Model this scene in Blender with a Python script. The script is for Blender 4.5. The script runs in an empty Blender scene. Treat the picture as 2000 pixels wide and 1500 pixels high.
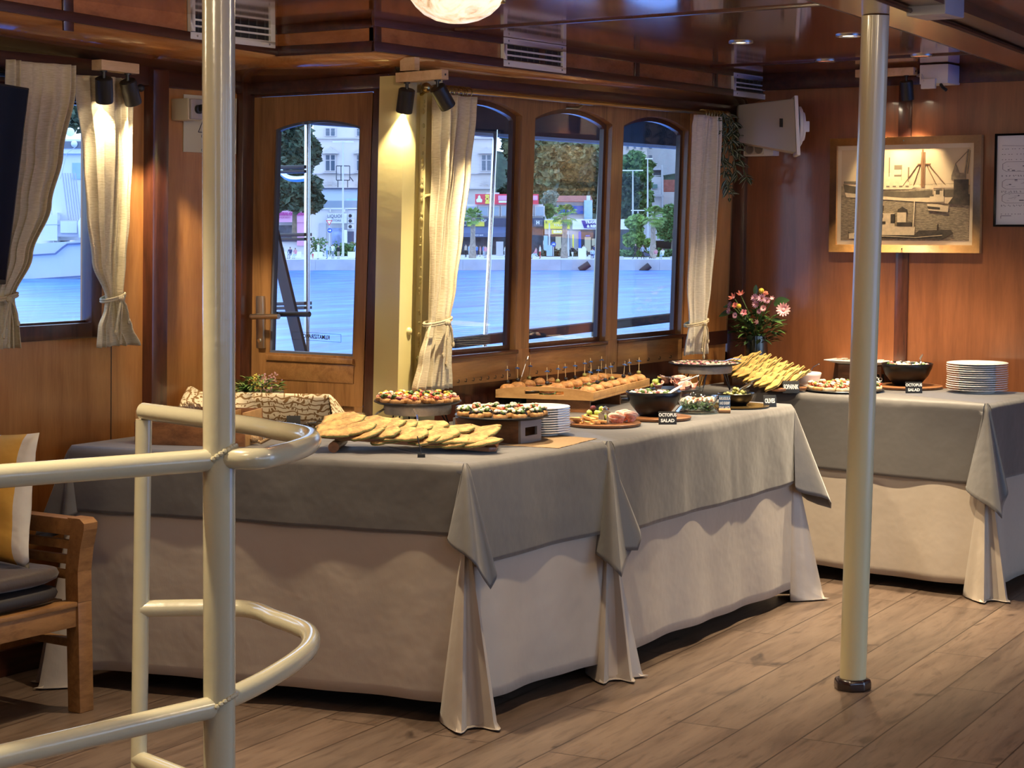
import bpy, bmesh, math, random
import numpy as np
from mathutils import Vector, Matrix, Euler
R = random.Random(7)
PI = math.pi
sc = bpy.context.scene
COL = sc.collection

# ------------------------------------------------------------------ camera
F, HZ, YAW, CH = 3750.0, 440.0, math.radians(33.9), 1.43
PITCH = math.atan((750 - HZ) / F)
cam = bpy.data.objects.new('camera', bpy.data.cameras.new('camera'))
COL.objects.link(cam)
cam.data.sensor_width = 36.0
cam.data.lens = F / 2000 * 36.0
cam.data.clip_start, cam.data.clip_end = 0.05, 2000
cam.location = (0, 0, CH)
cam.rotation_euler = (PI / 2 - PITCH, 0, YAW)
sc.camera = cam

# ------------------------------------------------------------------ world, exposure
sc.view_settings.view_transform = 'Standard'
sc.view_settings.look = 'None'
sc.view_settings.gamma = 1.0
sc.view_settings.use_curve_mapping = False
sc.view_settings.exposure = 1.18
world = bpy.data.worlds.new('evening_sky'); sc.world = world
world.use_nodes = True
wn, wl = world.node_tree.nodes, world.node_tree.links
wbg = wn['Background']
wtc = wn.new('ShaderNodeTexCoord'); wsep = wn.new('ShaderNodeSeparateXYZ')
wramp = wn.new('ShaderNodeValToRGB')
wl.new(wtc.outputs['Generated'], wsep.inputs[0]); wl.new(wsep.outputs['Z'], wramp.inputs[0])
wramp.color_ramp.elements[0].color = (0.56, 0.75, 1.0, 1)
wramp.color_ramp.elements[1].color = (0.30, 0.50, 1.0, 1)
wl.new(wramp.outputs[0], wbg.inputs[0])
wbg.inputs[1].default_value = 1.55
try:
    cy = sc.cycles
    cy.max_bounces = 7; cy.diffuse_bounces = 3; cy.glossy_bounces = 3; cy.transmission_bounces = 4
    cy.transparent_max_bounces = 10; cy.caustics_reflective = False; cy.caustics_refractive = False
    cy.sample_clamp_indirect = 4.0; cy.use_denoising = True
except Exception:
    pass

def spot(loc, target, power, size=70, blend=0.5, col=(1.0, 0.80, 0.52), r=0.025):
    l = bpy.data.lights.new('spot_light', 'SPOT')
    l.energy = power; l.spot_size = math.radians(size); l.spot_blend = blend; l.color = col; l.shadow_soft_size = r
    o = bpy.data.objects.new('spot_light', l); COL.objects.link(o)
    o.location = loc
    o.rotation_euler = (Vector(target) - Vector(loc)).to_track_quat('-Z', 'Y').to_euler()
    return o

# ------------------------------------------------------------------ view helpers: from a direction to a point on a plane of the room
_fw = np.array([-math.sin(YAW) * math.cos(PITCH), math.cos(YAW) * math.cos(PITCH), -math.sin(PITCH)])
_rt = np.array([math.cos(YAW), math.sin(YAW), 0.0]); _up = np.cross(_rt, _fw)
_C = np.array([0, 0, CH])
FH = np.array([-math.sin(YAW), math.cos(YAW), 0.0])
def ray(x, y): return _fw * F + _rt * (x - 1000) + _up * (750 - y)
def onz(x, y, z): d = ray(x, y); return Vector(_C + d * ((z - CH) / d[2]))
def onx(x, y, X, l=0.0): d = ray(x, y); return Vector(_C + d * ((X + l * CH) / (d[0] - l * d[2])))
def ony(x, y, Y): d = ray(x, y); return Vector(_C + d * (Y / d[1]))
def ond(x, y, D): d = ray(x, y); return Vector(_C + d * (D / float(d @ FH)))     # on the vertical plane D metres ahead

# ------------------------------------------------------------------ mesh builder
class MB:
    def __init__(s): s.v = []; s.f = []; s.m = []; s.cur = 0
    def add(s, vs, fs):
        b = len(s.v); s.v += [Vector(p) for p in vs]; s.f += [tuple(i + b for i in q) for q in fs]; s.m += [s.cur] * len(fs); return s
    def box(s, c, d, M=None):
        x, y, z = d[0] / 2, d[1] / 2, d[2] / 2
        vs = [Vector((i, j, k)) for k in (-z, z) for j in (-y, y) for i in (-x, x)]
        if M is not None: vs = [M @ p for p in vs]
        vs = [p + Vector(c) for p in vs]
        return s.add(vs, [(0, 2, 3, 1), (4, 5, 7, 6), (0, 1, 5, 4), (2, 6, 7, 3), (0, 4, 6, 2), (1, 3, 7, 5)])
    def bx(s, x0, x1, y0, y1, z0, z1): return s.box(((x0 + x1) / 2, (y0 + y1) / 2, (z0 + z1) / 2), (abs(x1 - x0), abs(y1 - y0), abs(z1 - z0)))
    def hexa(s, p):   # eight corners, bottom ring then top ring
        return s.add(p, [(3, 2, 1, 0), (4, 5, 6, 7), (0, 1, 5, 4), (1, 2, 6, 5), (2, 3, 7, 6), (3, 0, 4, 7)])
    def beam(s, a, b, w, h, up=(0, 0, 1)):   # square bar from a to b
        a, b = Vector(a), Vector(b); d = (b - a).normalized(); u = Vector(up)
        if abs(d.dot(u)) > .98: u = Vector((1, 0, 0))
        r = d.cross(u).normalized() * w / 2; q = r.cross(d).normalized() * h / 2
        return s.add([a - r - q, a + r - q, a + r + q, a - r + q, b - r - q, b + r - q, b + r + q, b - r + q],
                     [(3, 2, 1, 0), (4, 5, 6, 7), (0, 1, 5, 4), (1, 2, 6, 5), (2, 3, 7, 6), (3, 0, 4, 7)])
    def tube(s, pts, r, n=10, closed=False, cap=True):
        pts = [Vector(p) for p in pts]; N = len(pts)
        rs = r if isinstance(r, (list, tuple)) else [r] * N
        t0 = (pts[1] - pts[0]).normalized()
        u = t0.orthogonal().normalized(); rings = []
        for i, p in enumerate(pts):
            a = pts[i - 1] if (i or closed) else p; b = pts[(i + 1) % N] if (i < N - 1 or closed) else p
            t = (b - a)
            t = t.normalized() if t.length > 1e-9 else t0
            u = (u - t * u.dot(t)); u = u.normalized() if u.length > 1e-6 else t.orthogonal().normalized()
            w = t.cross(u)
            rings.append([p + (u * math.cos(2 * PI * k / n) + w * math.sin(2 * PI * k / n)) * rs[i] for k in range(n)])
        vs = [q for g in rings for q in g]; fs = []
        for i in range(N if closed else N - 1):
            j = (i + 1) % N
            for k in range(n):
                fs.append((i * n + k, i * n + (k + 1) % n, j * n + (k + 1) % n, j * n + k))
        if cap and not closed:
            fs.append(tuple(range(n - 1, -1, -1))); fs.append(tuple((N - 1) * n + k for k in range(n)))
        return s.add(vs, fs)
    def lathe(s, prof, n=24, c=(0, 0, 0), M=None, wob=None):
        vs = []; fs = []; c = Vector(c)
        for (r, z) in prof:
            for k in range(n):
                a = 2 * PI * k / n; q = wob(a, r, z) if wob else 1.0
                p = Vector((r * q * math.cos(a), r * q * math.sin(a), z))
                vs.append((M @ p if M is not None else p) + c)
        L = len(prof)
        for i in range(L - 1):
            for k in range(n):
                fs.append((i * n + k, i * n + (k + 1) % n, (i + 1) * n + (k + 1) % n, (i + 1) * n + k))
        if prof[0][0] > 1e-5: fs.append(tuple(range(n - 1, -1, -1)))
        if prof[-1][0] > 1e-5: fs.append(tuple((L - 1) * n + k for k in range(n)))
        return s.add(vs, fs)
    def ball(s, c, r, n=10, M=None):
        r = r if isinstance(r, (list, tuple)) else (r, r, r)
        m = max(4, n // 2 + 1); vs = []; fs = []
        for i in range(m + 1):
            a = -PI / 2 + PI * i / m
            for k in range(n):
                b = 2 * PI * k / n
                p = Vector((r[0] * math.cos(a) * math.cos(b), r[1] * math.cos(a) * math.sin(b), r[2] * math.sin(a)))
                vs.append((M @ p if M is not None else p) + Vector(c))
        for i in range(m):
            for k in range(n):
                fs.append((i * n + k, i * n + (k + 1) % n, (i + 1) * n + (k + 1) % n, (i + 1) * n + k))
        return s.add(vs, fs)
    def grid(s, fn, nu, nv, wrap=False):
        vs = [fn(i / nu, j / nv) for j in range(nv + 1) for i in range(nu + (0 if wrap else 1))]
        w = nu if wrap else nu + 1; fs = []
        for j in range(nv):
            for i in range(nu):
                a = j * w + i; b = j * w + (i + 1) % w; fs.append((a, b, b + w, a + w))
        return s.add(vs, fs)
    def prism(s, poly, d0, d1, fn):   # polygon (s, t) pushed from depth d0 to d1; fn(s, t, d) -> point
        n = len(poly)
        vs = [fn(a, b, d0) for a, b in poly] + [fn(a, b, d1) for a, b in poly]
        return s.add(vs, [tuple(range(n - 1, -1, -1)), tuple(range(n, 2 * n))] + [(i, (i + 1) % n, n + (i + 1) % n, n + i) for i in range(n)])
    def poly(s, pts): return s.add(pts, [tuple(range(len(pts)))])

def wm(o):
    m = Matrix.LocRotScale(o.location, o.rotation_euler, o.scale)
    return wm(o.parent) @ m if o.parent else m
def tag(o, label=None, cat=None, group=None, kind=None):
    if label: o['label'] = label
    if cat: o['category'] = cat
    if group: o['group'] = group
    if kind: o['kind'] = kind
    return o
def thing(name, label, cat, loc=(0, 0, 0), rotz=0, group=None, kind=None):
    o = bpy.data.objects.new(name, None); COL.objects.link(o); o.empty_display_size = .05
    o.location = loc; o.rotation_euler = (0, 0, rotz)
    return tag(o, label, cat, group, kind)
def obj(name, mb, mat, parent=None, bev=0, ang=40, smooth=True, solid=0, sub=0, origin=True, recalc=True):
    me = bpy.data.meshes.new(name)
    vs = mb.v
    loc = Vector((0, 0, 0))
    if parent is not None:
        inv = wm(parent).inverted(); vs = [inv @ p for p in vs]
    elif origin and vs:
        xs = [p.x for p in vs]; ys = [p.y for p in vs]; zs = [p.z for p in vs]
        loc = Vector(((min(xs) + max(xs)) / 2, (min(ys) + max(ys)) / 2, min(zs))); vs = [p - loc for p in vs]
    me.from_pydata([tuple(p) for p in vs], [], mb.f)
    for m in (mat if isinstance(mat, (list, tuple)) else [mat]): me.materials.append(m)
    if any(mb.m): me.polygons.foreach_set('material_index', mb.m)
    bm = bmesh.new(); bm.from_mesh(me)
    bmesh.ops.remove_doubles(bm, verts=bm.verts, dist=1e-6)
    if bev:
        es = [e for e in bm.edges if len(e.link_faces) == 2 and e.calc_face_angle(0) > .6]
        if es: bmesh.ops.bevel(bm, geom=es, offset=bev, segments=2, profile=.6, affect='EDGES', clamp_overlap=True)
    if recalc: bmesh.ops.recalc_face_normals(bm, faces=bm.faces)
    bm.to_mesh(me); bm.free()
    if smooth:
        me.polygons.foreach_set('use_smooth', [True] * len(me.polygons))
        me.set_sharp_from_angle(angle=math.radians(ang))
    o = bpy.data.objects.new(name, me); COL.objects.link(o); o.location = loc
    if parent is not None: o.parent = parent
    if solid:
        k = o.modifiers.new('thickness', 'SOLIDIFY'); k.thickness = solid; k.offset = 0
    if sub:
        k = o.modifiers.new('smooth', 'SUBSURF'); k.levels = sub; k.render_levels = sub
    return o
def struct(name, mb, mat, parent=None, **k):
    o = obj(name, mb, mat, parent, origin=False, **k)
    if parent is None: o['kind'] = 'structure'
    return o
def dup(root, loc, rotz=None, label=None, group=None, scale=None, rot=None):
    r = root.copy(); COL.objects.link(r); r.location = loc
    if rotz is not None: r.rotation_euler = (0, 0, rotz)
    if rot is not None: r.rotation_euler = rot
    if scale is not None: r.scale = (scale,) * 3 if not isinstance(scale, (tuple, list)) else scale
    if label: r['label'] = label
    if group: r['group'] = group
    for ch in list(root.children):
        c = ch.copy(); COL.objects.link(c); c.parent = r
        for g in list(ch.children):
            d = g.copy(); COL.objects.link(d); d.parent = c
    return r
def settle(o, loc, rotz=0, rot=None, scale=None):
    o.location = loc; o.rotation_euler = rot if rot is not None else (0, 0, rotz)
    if scale is not None: o.scale = (scale,) * 3
    return o
def text(name, s, size, mat, parent, M, ext=0.0004, align='CENTER', sx=1.0, bold=0.0, space=1.0):
    cu = bpy.data.curves.new(name, 'FONT'); cu.body = s; cu.size = size; cu.align_x = align; cu.align_y = 'CENTER'; cu.extrude = ext
    cu.resolution_u = 3; cu.offset = bold; cu.space_character = space
    t = bpy.data.objects.new(name, cu); COL.objects.link(t)
    dg = bpy.context.evaluated_depsgraph_get()
    me = bpy.data.meshes.new_from_object(t.evaluated_get(dg))
    bpy.data.objects.remove(t)
    W = Matrix.Diagonal((sx, 1, 1, 1))
    me.transform(wm(parent).inverted() @ M @ W if parent is not None else M @ W)
    me.materials.clear(); me.materials.append(mat)
    o = bpy.data.objects.new(name, me); COL.objects.link(o); o.parent = parent
    return o
def frame_matrix(o, xdir, ydir):   # x along the writing, y up the writing
    x = Vector(xdir).normalized(); y = Vector(ydir); y = (y - x * y.dot(x)).normalized(); z = x.cross(y)
    return Matrix(((x.x, y.x, z.x, o[0]), (x.y, y.y, z.y, o[1]), (x.z, y.z, z.z, o[2]), (0, 0, 0, 1)))
ORD = ['topmost', 'second', 'third', 'fourth', 'fifth', 'sixth', 'seventh', 'eighth', 'ninth', 'tenth', 'eleventh', 'twelfth', 'thirteenth', 'fourteenth', 'fifteenth', 'sixteenth']
def rotm(rx=0, ry=0, rz=0): return Euler((rx, ry, rz)).to_matrix()

# ------------------------------------------------------------------ materials
def nmat(name):
    m = bpy.data.materials.new(name); m.use_nodes = True
    return m, m.node_tree.nodes, m.node_tree.links, m.node_tree.nodes['Principled BSDF']
def mapping(n, l, sc_=(1, 1, 1), rot=(0, 0, 0)):
    tc = n.new('ShaderNodeTexCoord'); mp = n.new('ShaderNodeMapping')
    mp.inputs['Scale'].default_value = sc_; mp.inputs['Rotation'].default_value = rot
    l.new(tc.outputs['Object'], mp.inputs[0]); return mp
def noise(n, l, mp, scale, detail=4, rough=.55, dist=0):
    t = n.new('ShaderNodeTexNoise'); t.inputs['Scale'].default_value = scale; t.inputs['Detail'].default_value = detail
    t.inputs['Roughness'].default_value = rough; t.inputs['Distortion'].default_value = dist
    l.new(mp.outputs[0], t.inputs['Vector']); return t
def ramp(n, l, src, stops):
    r = n.new('ShaderNodeValToRGB'); e = r.color_ramp.elements
    while len(e) < len(stops): e.new(.5)
    for k, (p, c) in enumerate(stops): e[k].position = p; e[k].color = (*c, 1)
    l.new(src, r.inputs[0]); return r
def bump(n, l, src, p, strength, dist=.01):
    b = n.new('ShaderNodeBump'); b.inputs['Strength'].default_value = strength; b.inputs['Distance'].default_value = dist
    l.new(src, b.inputs['Height']); l.new(b.outputs[0], p.inputs['Normal']); return b
def M_(name, col, rough=.5, metal=0.0, coat=0.0, var=0.0, vs=20.0, bmp=0.0, bs=80.0, emit=None, es=0, spec=None, trans=0, stretch=(1, 1, 1), sheen=0):
    m, n, l, p = nmat(name)
    p.inputs['Base Color'].default_value = (*col, 1); p.inputs['Roughness'].default_value = rough; p.inputs['Metallic'].default_value = metal
    p.inputs['Coat Weight'].default_value = coat; p.inputs['Coat Roughness'].default_value = .12
    if spec is not None: p.inputs['Specular IOR Level'].default_value = spec
    if trans: p.inputs['Transmission Weight'].default_value = trans
    if sheen: p.inputs['Sheen Weight'].default_value = sheen
    if var:
        t = noise(n, l, mapping(n, l, stretch), vs)
        d = tuple(max(0, c * (1 - var)) for c in col); u = tuple(min(1, c * (1 + var)) for c in col)
        l.new(ramp(n, l, t.outputs['Fac'], [(.3, d), (.7, u)]).outputs[0], p.inputs['Base Color'])
    if bmp:
        t = noise(n, l, mapping(n, l, stretch), bs, 3); bump(n, l, t.outputs['Fac'], p, bmp)
    if emit:
        p.inputs['Emission Color'].default_value = (*emit, 1); p.inputs['Emission Strength'].default_value = es
    return m
def wood(name, c1, c2, grain=(6, 6, .6), scale=4.0, rough=.35, coat=.4, bmp=.05, crough=.12, c3=None):
    m, n, l, p = nmat(name)
    mp = mapping(n, l, grain)
    a = noise(n, l, mp, scale, 5, .6, .6); b = noise(n, l, mp, scale * 9, 3, .6)
    mx = n.new('ShaderNodeMath'); mx.operation = 'MULTIPLY_ADD'; mx.inputs[1].default_value = .3
    l.new(b.outputs['Fac'], mx.inputs[0]); l.new(a.outputs['Fac'], mx.inputs[2])
    if name == 'ceiling_plywood': p.inputs['Coat IOR'].default_value = 1.9
    r = ramp(n, l, mx.outputs[0], [(.45, c1), (.62, tuple((x + y) / 2 for x, y in zip(c1, c2))), (.8, c2)])
    l.new(r.outputs[0], p.inputs['Base Color'])
    p.inputs['Roughness'].default_value = rough; p.inputs['Coat Weight'].default_value = coat; p.inputs['Coat Roughness'].default_value = crough
    if bmp: bump(n, l, b.outputs['Fac'], p, bmp, .004)
    return m
def emis(name, col, s):
    m, n, l, p = nmat(name)
    p.inputs['Base Color'].default_value = (*col, 1)
    p.inputs['Emission Color'].default_value = (*col, 1); p.inputs['Emission Strength'].default_value = s
    return m
def glassy(name, tint=(1, 1, 1), refl=.06, rough=.0):
    m = bpy.data.materials.new(name); m.use_nodes = True; n, l = m.node_tree.nodes, m.node_tree.links
    n.clear(); out = n.new('ShaderNodeOutputMaterial'); mix = n.new('ShaderNodeMixShader')
    tr = n.new('ShaderNodeBsdfTransparent'); gl = n.new('ShaderNodeBsdfGlossy'); fr = n.new('ShaderNodeFresnel')
    tr.inputs[0].default_value = (*tint, 1); gl.inputs['Roughness'].default_value = rough
    ge = n.new('ShaderNodeNewGeometry'); io = n.new('ShaderNodeMapRange'); io.inputs['To Min'].default_value = 1.45; io.inputs['To Max'].default_value = 1 / 1.45
    l.new(ge.outputs['Backfacing'], io.inputs[0]); l.new(io.outputs[0], fr.inputs[0])
    mu = n.new('ShaderNodeMath'); mu.operation = 'MULTIPLY'; mu.inputs[1].default_value = refl / .034
    mu.use_clamp = True
    l.new(fr.outputs[0], mu.inputs[0]); l.new(mu.outputs[0], mix.inputs[0]); l.new(tr.outputs[0], mix.inputs[1]); l.new(gl.outputs[0], mix.inputs[2])
    l.new(mix.outputs[0], out.inputs[0]); return m

W_PLY = wood('varnished_plywood', (.38, .15, .038), (.56, .255, .075), (5, 5, .5), 3.0, .32, .5)
W_RED = wood('red_plywood', (.178, .061, .023), (.272, .096, .037), (5, 5, .45), 3.0, .34, .45)
W_CEIL = wood('ceiling_plywood', (.24, .080, .024), (.40, .145, .045), (1.2, 6, 6), 2.4, .16, .9, .03, .07)
W_SOF = wood('soffit_plywood', (.33, .125, .034), (.50, .21, .065), (6, 1, 6), 2.4, .2, .8, .03, .09)
W_TEAK = wood('teak_joinery', (.185, .085, .027), (.36, .18, .064), (7, 7, .5), 4.0, .35, .4)
W_TEAKH = wood('teak_board', (.175, .08, .026), (.34, .17, .06), (7, .8, 7), 3.0, .35, .4)
W_MAH = wood('dark_mahogany', (.035, .010, .006), (.095, .028, .014), (8, 8, .8), 4.0, .3, .5)
W_MAHH = wood('dark_mahogany_rail', (.030, .009, .006), (.075, .022, .012), (8, .8, 8), 4.0, .3, .5)
W_OAK = wood('pale_frame_wood', (.42, .20, .06), (.58, .30, .10), (5, 5, 5), 2.0, .45, .1)
W_PINE = wood('light_pine', (.55, .36, .18), (.70, .50, .28), (9, 2, 9), 3.0, .55, .05)
W_ACA = wood('acacia_board', (.11, .042, .016), (.26, .11, .042), (2, 9, 9), 4.0, .42, .15)
W_BENCH = wood('bench_teak', (.17, .075, .022), (.30, .145, .048), (9, 2, 9), 4.0, .5, .1)
W_TRAY = wood('tray_bamboo', (.38, .20, .075), (.52, .30, .12), (2, 9, 9), 4.0, .45, .15)
CREAM = M_('cream_gloss_paint', (.66, .58, .26), .28, coat=.5, bmp=.10, bs=14, var=.04, vs=3)
RAILW = M_('grey_white_gloss_paint', (.49, .46, .33), .22, coat=.6, bmp=.12, bs=30)
POLEC = M_('cream_pole_paint', (.60, .53, .31), .3, coat=.5, bmp=.08, bs=20)
BLACKM = M_('matt_black', (.012, .012, .013), .45)
BLACKG = M_('black_glaze', (.006, .006, .007), .30, spec=.35)
SCREEN = M_('tv_glass', (.004, .004, .006), .06)
CHROME = M_('chrome', (.75, .76, .78), .14, 1.0)
STEEL = M_('cutlery_steel', (.72, .71, .69), .18, 1.0)
SATIN = M_('satin_nickel', (.55, .53, .48), .32, 1.0)
BRASS = M_('aged_brass', (.42, .31, .13), .32, 1.0)
WHITEP = M_('white_plastic', (.72, .71, .66), .4)
GREYP = M_('grey_plastic', (.40, .39, .36), .45)
PORC = M_('white_porcelain', (.82, .80, .76), .14, coat=.4)
SLATE = M_('black_slate', (.018, .019, .022), .32, bmp=.1, bs=60)
LAMPB = emis('lamp_glow', (1.0, .84, .60), 14)
GLASS = glassy('window_glass', (.96, .98, 1.0), .055)
BOWLG = glassy('clear_bowl_glass', (.90, .96, .97), .10)
# ------------------------------------------------------------------ the cabin: floor, walls, ceiling
def LW(y, z, d=0): return Vector((-4.70 + .03 * z - d, y, z))
def WW(y, z, d=0): return Vector((-4.05 + .034 * z - d, y, z))
def DW(x, z, d=0): return Vector((x + .05 * (z - 1.9), 5.22 + d, z))
def FW(x, z, d=0): return Vector((x, 7.75 + d, z))
FY = 7.75; CZ = 2.095

m, n, l, p = nmat('plank_floor')
mp = mapping(n, l, (1, 1, 1), (0, 0, 0))
tc = n['Texture Coordinate']
vr = n.new('ShaderNodeVectorRotate'); vr.rotation_type = 'Z_AXIS'; vr.inputs['Angle'].default_value = -(PI / 2 + .085)
l.new(tc.outputs['Object'], vr.inputs['Vector'])
br = n.new('ShaderNodeTexBrick'); br.offset = .37; br.squash = 1
br.inputs['Scale'].default_value = 1; br.inputs['Brick Width'].default_value = 1.25; br.inputs['Row Height'].default_value = .185
br.inputs['Mortar Size'].default_value = .0028; br.inputs['Mortar Smooth'].default_value = .2; br.inputs['Bias'].default_value = 0
br.inputs['Color1'].default_value = (0, 0, 0, 1); br.inputs['Color2'].default_value = (1, 1, 1, 1); br.inputs['Mortar'].default_value = (.5, .5, .5, 1)
l.new(vr.outputs[0], br.inputs['Vector'])
st = n.new('ShaderNodeMapping'); st.inputs['Scale'].default_value = (1.1, 8, 1); l.new(vr.outputs[0], st.inputs[0])
off = n.new('ShaderNodeVectorMath'); off.operation = 'MULTIPLY_ADD'; off.inputs[1].default_value = (9, 5, 0); 
l.new(br.outputs['Color'], off.inputs[0]); l.new(st.outputs[0], off.inputs[2])
def nz(sc_, d, r, di=0):
    t = n.new('ShaderNodeTexNoise'); t.inputs['Scale'].default_value = sc_; t.inputs['Detail'].default_value = d
    t.inputs['Roughness'].default_value = r; t.inputs['Distortion'].default_value = di; l.new(off.outputs[0], t.inputs['Vector']); return t
g1 = nz(1.6, 6, .62, .8); g2 = nz(6.5, 4, .6, .3)
r1 = ramp(n, l, g1.outputs['Fac'], [(.30, (.085, .055, .039)), (.50, (.138, .094, .068)), (.72, (.180, .127, .093))])
r2 = ramp(n, l, g2.outputs['Fac'], [(.30, (.62, .58, .55)), (.48, (1, 1, 1))])
st2 = n.new('ShaderNodeMapping'); st2.inputs['Scale'].default_value = (1.6, 5, 1); l.new(vr.outputs[0], st2.inputs[0])
k = n.new('ShaderNodeTexNoise'); k.inputs['Scale'].default_value = 1.7; k.inputs['Detail'].default_value = 3; k.inputs['Distortion'].default_value = 1.5; l.new(st2.outputs[0], k.inputs['Vector'])
r3 = ramp(n, l, k.outputs['Fac'], [(.25, (.30, .26, .24)), (.36, (1, 1, 1))])
tone = ramp(n, l, br.outputs['Color'], [(0, (.80, .80, .80)), (1, (1.08, 1.05, 1.02))])
seam = ramp(n, l, br.outputs['Fac'], [(.0, (1, 1, 1)), (.9, (.30, .25, .22))])
last = r1.outputs[0]
for q in (r2, r3, tone, seam):
    mx = n.new('ShaderNodeMix'); mx.data_type = 'RGBA'; mx.blend_type = 'MULTIPLY'; mx.inputs[0].default_value = 1
    l.new(last, mx.inputs[6]); l.new(q.outputs[0], mx.inputs[7]); last = mx.outputs[2]
l.new(last, p.inputs['Base Color']); p.inputs['Roughness'].default_value = .42
bump(n, l, g2.outputs['Fac'], p, .08, .004)
FLOORM = m
b = MB(); b.bx(-4.75, 1.0, -3.5, 7.8, -.05, 0); struct('floor', b, FLOORM)

def arched(b, PF, s0, s1, z0, z1, holes, depth, n=14):
    """flat wall s0..s1 x z0..z1 with openings (a, c, sill, spring, apex); front, back and reveals"""
    def quad(p0, p1, p2, p3):
        for d in (0, depth): b.add([PF(*q, d) for q in (p0, p1, p2, p3)], [(0, 1, 2, 3)])
    cur = s0
    for (a, c, zs, sp, ap) in holes:
        quad((cur, z0), (a, z0), (a, z1), (cur, z1))
        if zs > z0 + 1e-4: quad((a, z0), (c, z0), (c, zs), (a, zs))
        h = ap - sp; arc = []
        for i in range(n + 1):
            t = i / n; x = a + (c - a) * t
            if h < 1e-4: z = sp
            else:
                w = (c - a) / 2; rr = (w * w + h * h) / (2 * h); u = (t * 2 - 1) * w; z = ap - rr + math.sqrt(max(0, rr * rr - u * u))
            arc.append((x, z))
        for i in range(n):
            quad(arc[i], arc[i + 1], (arc[i + 1][0], z1), (arc[i][0], z1))
        ring = [(a, zs), (c, zs)] + arc[::-1]
        for i in range(len(ring)):
            p0, p1 = ring[i], ring[(i + 1) % len(ring)]
            b.add([PF(*p0, 0), PF(*p1, 0), PF(*p1, depth), PF(*p0, depth)], [(0, 1, 2, 3)])
        cur = c
    quad((cur, z0), (s1, z0), (s1, z1), (cur, z1))
    return b
def arc_ring(a, c, zs, sp, ap, inset, n=14):
    w = (c - a) / 2; h = max(ap - sp, 1e-4); rr = (w * w + h * h) / (2 * h); pts = [(a + inset, zs + inset), (c - inset, zs + inset)]
    for i in range(n + 1):
        t = 1 - i / n; u = (t * 2 - 1) * w; z = ap - rr + math.sqrt(max(0, rr * rr - u * u))
        pts.append((min(max(a + (c - a) * t, a + inset), c - inset), z - inset))
    return pts
def window(nm, PF, hole, d, mat, fw=.014, pane=GLASS):
    o = thing(nm, None, None, PF((hole[0] + hole[1]) / 2, hole[2], d), kind='structure')
    outer = arc_ring(*hole, .0005); inner = arc_ring(*hole, fw); b = MB(); N = len(outer)
    for i in range(N):
        j = (i + 1) % N
        for d0 in (d, d + .02): b.add([PF(*outer[i], d0), PF(*outer[j], d0), PF(*inner[j], d0), PF(*inner[i], d0)], [(0, 1, 2, 3)])
        b.add([PF(*inner[i], d), PF(*inner[j], d), PF(*inner[j], d + .02), PF(*inner[i], d + .02)], [(0, 1, 2, 3)])
    obj('window_frame', b, mat, o)
    b = MB(); b.prism(arc_ring(*hole, fw - .002), d + .008, d + .012, PF); obj('pane', b, pane, o, smooth=False)
    return o

# left hull wall with its curtained window
H4 = (3.25, 4.473, 1.107, 1.83, 1.831)
b = arched(MB(), LW, -3.5, 5.24, 0, 1.97, [H4], .06); struct('wall_left', b, W_PLY, smooth=False, recalc=False)
o4 = window('window_4', LW, H4, .02, W_MAH, .012)
b = MB(); 
for (y0, y1, z0, z1) in ((3.2, 4.50, 1.062, 1.112), (4.455, 4.50, 1.062, 1.87), (3.2, 4.5, 1.825, 1.87)):
    b.prism([(y0, z0), (y1, z0), (y1, z1), (y0, z1)], -.012, .03, LW)
struct('trim_1', b, W_MAH, bev=.003)
b = MB(); b.prism([(4.553, .01), (4.556, .01), (4.556, 1.06), (4.553, 1.06)], -.001, .01, LW); struct('trim_2', b, BLACKM)
b = MB(); b.prism([(4.70, .0), (4.775, .0), (4.775, 1.95), (4.70, 1.95)], -.045, .02, LW); struct('trim_3', b, W_MAH, bev=.006)
b = MB(); b.prism([(5.16, .0), (5.235, .0), (5.235, 1.95), (5.16, 1.95)], -.03, .02, LW); struct('trim_4', b, W_MAH, bev=.004)
b = MB(); b.prism([(-3.5, 1.90), (5.22, 1.895), (5.22, 1.965), (-3.5, 1.965)], -.022, .02, LW); struct('trim_5', b, W_MAHH, bev=.003)
b = MB(); b.prism([(-3.5, 0), (5.2, 0), (5.2, .085), (-3.5, .085)], -.015, .02, LW); struct('baseboard_left', b, W_MAHH, bev=.003)

# door wall with the half-glazed door
hole = (-4.655, -4.045, -.1, 1.895, 1.8951)
b = arched(MB(), DW, -4.72, -3.98, 0.0, 1.97, [(-4.62, -4.075, .0, 1.885, 1.8851)], .05); struct('wall_door', b, W_MAH, smooth=False, recalc=False)
b = MB(); b.prism([(-4.70, 1.893), (-4.0, 1.893), (-4.0, 1.94), (-4.70, 1.94)], -.02, .01, DW); struct('trim_6', b, W_MAHH, bev=.003)
door = thing('door_1', None, None, DW(-4.35, 0, .01), kind='structure')
HD = (-4.512, -4.128, .975, 1.768, 1.795)
b = arched(MB(), DW, -4.618, -4.078, .80, 1.883, [HD], .035, 16)
obj('door_frame', b, W_TEAK, door, smooth=False, recalc=False)
b = MB(); b.prism([(-4.618, .02), (-4.53, .02), (-4.53, .80), (-4.618, .80)], 0, .035, DW); b.prism([(-4.115, .02), (-4.078, .02), (-4.078, .80), (-4.115, .80)], 0, .035, DW)
b.prism([(-4.53, .02), (-4.115, .02), (-4.115, .12), (-4.53, .12)], 0, .035, DW)
obj('stile', b, W_TEAK, door, bev=.002)
b = MB(); b.prism([(-4.525, .880), (-4.12, .880), (-4.12, .945), (-4.525, .945)], -.004, .02, DW); obj('mid_rail', b, W_TEAKH, door, bev=.004)
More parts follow.
